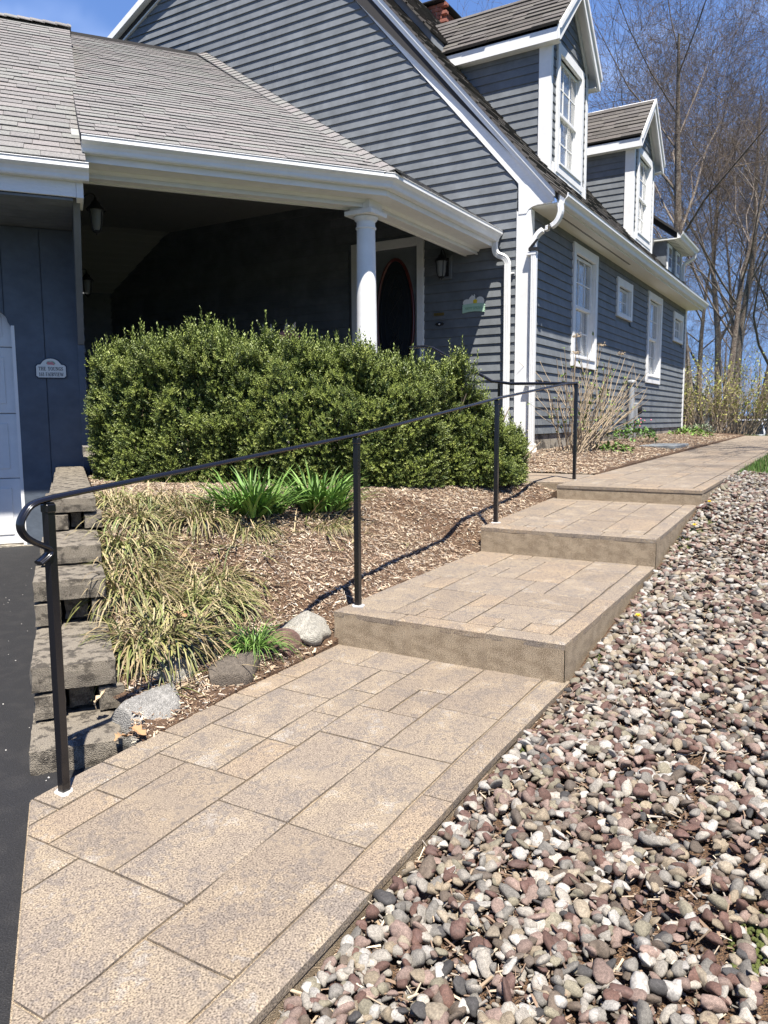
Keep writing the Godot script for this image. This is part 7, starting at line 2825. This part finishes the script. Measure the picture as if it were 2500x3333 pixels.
func wall_pipe() -> void:
	var t := thing("vent_pipe", "grey capped vent pipe standing against the house wall behind the hydrangea", "pipe", Vector3(0.10, -0.22, -4.98))
	var b := MB.new()
	b.lathe(PackedVector2Array([Vector2(0.052, 0.0), Vector2(0.052, 1.02), Vector2(0.050, 1.03)]), 18)
	obj("pipe", b, M.grey_pipe, t)
	b = MB.new()
	b.lathe(PackedVector2Array([Vector2(0.054, 1.02), Vector2(0.080, 1.035), Vector2(0.082, 1.07), Vector2(0.060, 1.095), Vector2(0.0, 1.105)]), 18)
	b.lathe(PackedVector2Array([Vector2(0.056, 0.28), Vector2(0.062, 0.285), Vector2(0.062, 0.32), Vector2(0.056, 0.325)]), 18)
	obj("cap", b, M.grey_pipe, t)
	t = thing("utility_meter", "small dark utility meter on the house wall beside the vent pipe", "meter", Vector3(0.03, 0.42, -5.40))
	b = MB.new()
	b.bbox(Vector3(0, -0.28, -0.10), Vector3(0.11, 0.06, 0.10), 0.012)
	obj("case", b, M.grey_pipe, t)
	b = MB.new()
	b.lathe(PackedVector2Array([Vector2(0.085, 0.0), Vector2(0.08, 0.06), Vector2(0.0, 0.07)]), 18, Transform3D(Basis(Vector3(0, 0, 1), -PI / 2), Vector3(0.10, -0.06, 0)))
	obj("dial", b, M.black_matte, t)
	b = MB.new()
	b.tube(PackedVector3Array([Vector3(0.05, -0.28, 0), Vector3(0.05, -0.66, 0)]), PackedFloat32Array([0.02, 0.02]), 10)
	obj("conduit", b, M.grey_pipe, t)
	t = thing("stepping_slab", "flat blue-grey stepping slab in the bed by the upper walk", "slab", Vector3(1.05, -0.225, -3.2))
	b = MB.new()
	b.bbox(Vector3(-0.25, -0.03, -0.6), Vector3(0.25, 0.02, 0.6), 0.008)
	obj("slab", b, M.slate, t)

# ------------------------------------------------------------------ far things
func car(called: String, label: String, at: Vector3, turn: float, body: Material, suv: bool) -> void:
	var t := thing(called, label, "car", at, Basis(Vector3.UP, turn), "")
	var h := 1.0 if suv else 0.86
	var b := MB.new()
	# side outline, pulled across; x is along the car
	b.prism(PackedVector2Array([Vector2(-2.2, 0.32), Vector2(2.2, 0.32), Vector2(2.26, 0.55), Vector2(2.2, 0.78), Vector2(1.25, 0.92 * h), Vector2(-1.9, 1.0 * h), Vector2(-2.22, 0.92 * h), Vector2(-2.28, 0.6)]), Transform3D(Basis(), Vector3(0, 0, -0.86)), 1.72)
	obj("body", b, body, t)
	b = MB.new()
	var y0 := 0.93 * h
	var y1 := 1.62 * h
	b.hexa([Vector3(-1.85, y0, 0.80), Vector3(1.15, y0, 0.80), Vector3(1.15, y0, -0.80), Vector3(-1.85, y0, -0.80)], [Vector3(-1.35, y1 - 0.05, 0.62), Vector3(0.35, y1 - 0.05, 0.62), Vector3(0.35, y1 - 0.05, -0.62), Vector3(-1.35, y1 - 0.05, -0.62)])
	obj("windows", b, M.car_glass, t)
	b = MB.new()
	b.hexa([Vector3(-1.38, y1 - 0.06, 0.64), Vector3(0.38, y1 - 0.06, 0.64), Vector3(0.38, y1 - 0.06, -0.64), Vector3(-1.38, y1 - 0.06, -0.64)], [Vector3(-1.25, y1, 0.56), Vector3(0.25, y1, 0.56), Vector3(0.25, y1, -0.56), Vector3(-1.25, y1, -0.56)])
	for s in [-1.0, 1.0]:
		for e in [[Vector3(1.17, y0 - 0.02, 0.80 * s), Vector3(0.36, y1 - 0.04, 0.63 * s)], [Vector3(-1.87, y0 - 0.02, 0.80 * s), Vector3(-1.36, y1 - 0.04, 0.63 * s)], [Vector3(-0.25, y0, 0.805 * s), Vector3(-0.35, y1 - 0.05, 0.63 * s)]]:
			b.tube(PackedVector3Array([e[0], e[1]]), PackedFloat32Array([0.04, 0.035]), 6)
	obj("roof", b, body, t)
	for s in [-1.0, 1.0]:
		for xx in [-1.35, 1.35]:
			b = MB.new()
			b.lathe(PackedVector2Array([Vector2(0.18, -0.10), Vector2(0.30, -0.11), Vector2(0.33, -0.08), Vector2(0.33, 0.08), Vector2(0.30, 0.11), Vector2(0.18, 0.10)]), 20, Transform3D(Basis(Vector3.RIGHT, PI / 2), Vector3(xx, 0.33, 0.80 * s)))
			obj("wheel", b, M.rubber, t)
		b = MB.new()
		b.bbox(Vector3(0.85, y0 + 0.02, 0.84 * s - 0.07), Vector3(1.0, y0 + 0.14, 0.84 * s + 0.07), 0.02)
		obj("mirror", b, body, t)

func far_things() -> void:
	var y := right_y(0.9, -24.0)
	car("parked_car", "white car parked beyond the end of the walk, half hidden by the shrub", Vector3(0.75, -1.22, -23.6), 0.35, M.car_white, false)
	car("parked_car", "black car parked behind the white one", Vector3(0.2, -1.30, -27.6), 0.15, M.car_dark, true)
	# neighbour's house: only its gable shows
	var t := thing("neighbour_house", "cream clapboard house with white raking boards behind the trees", "house", Vector3(-5.0, -3.6, -35.5), Basis(Vector3.UP, 0.18))
	var b := MB.new()
	b.prism(PackedVector2Array([Vector2(-5, 0), Vector2(5, 0), Vector2(5, 1.7), Vector2(0, 7.0), Vector2(-5, 1.7)]), Transform3D(Basis(), Vector3(0, 0, -9.0)), 9.0)
	obj("wall", b, M.cream, t)
	y = 0.1
	while y < 6.8:
		b = MB.new()
		var w := 4.98 if y < 1.6 else 4.98 * (7.0 - y - 0.16) / 5.3
		b.hexa([Vector3(-w, y, 0.022), Vector3(w, y, 0.022), Vector3(w, y, 0.0), Vector3(-w, y, 0.0)], [Vector3(-w, y + 0.14, 0.004), Vector3(w, y + 0.14, 0.004), Vector3(w, y + 0.14, 0.0), Vector3(-w, y + 0.14, 0.0)])
		obj("clapboard", b, M.cream, t)
		y += 0.15
	b = MB.new()
	for s in [1.0, -1.0]:
		b.hexa([Vector3(5.3 * s, 1.30, 0.3), Vector3(0, 6.9, 0.3), Vector3(0, 6.9, -9.3), Vector3(5.3 * s, 1.30, -9.3)], [Vector3(5.3 * s, 1.52, 0.3), Vector3(0, 7.15, 0.3), Vector3(0, 7.15, -9.3), Vector3(5.3 * s, 1.52, -9.3)])
	obj("roof", b, M.roof_edge, t)
	b = MB.new()
	for s in [1.0, -1.0]:
		b.hexa([Vector3(5.3 * s, 1.22, 0.34), Vector3(0, 6.82, 0.34), Vector3(0, 6.82, 0.24), Vector3(5.3 * s, 1.22, 0.24)], [Vector3(5.3 * s, 1.50, 0.34), Vector3(0, 7.12, 0.34), Vector3(0, 7.12, 0.24), Vector3(5.3 * s, 1.50, 0.24)])
	obj("raking_board", b, M.white, t)
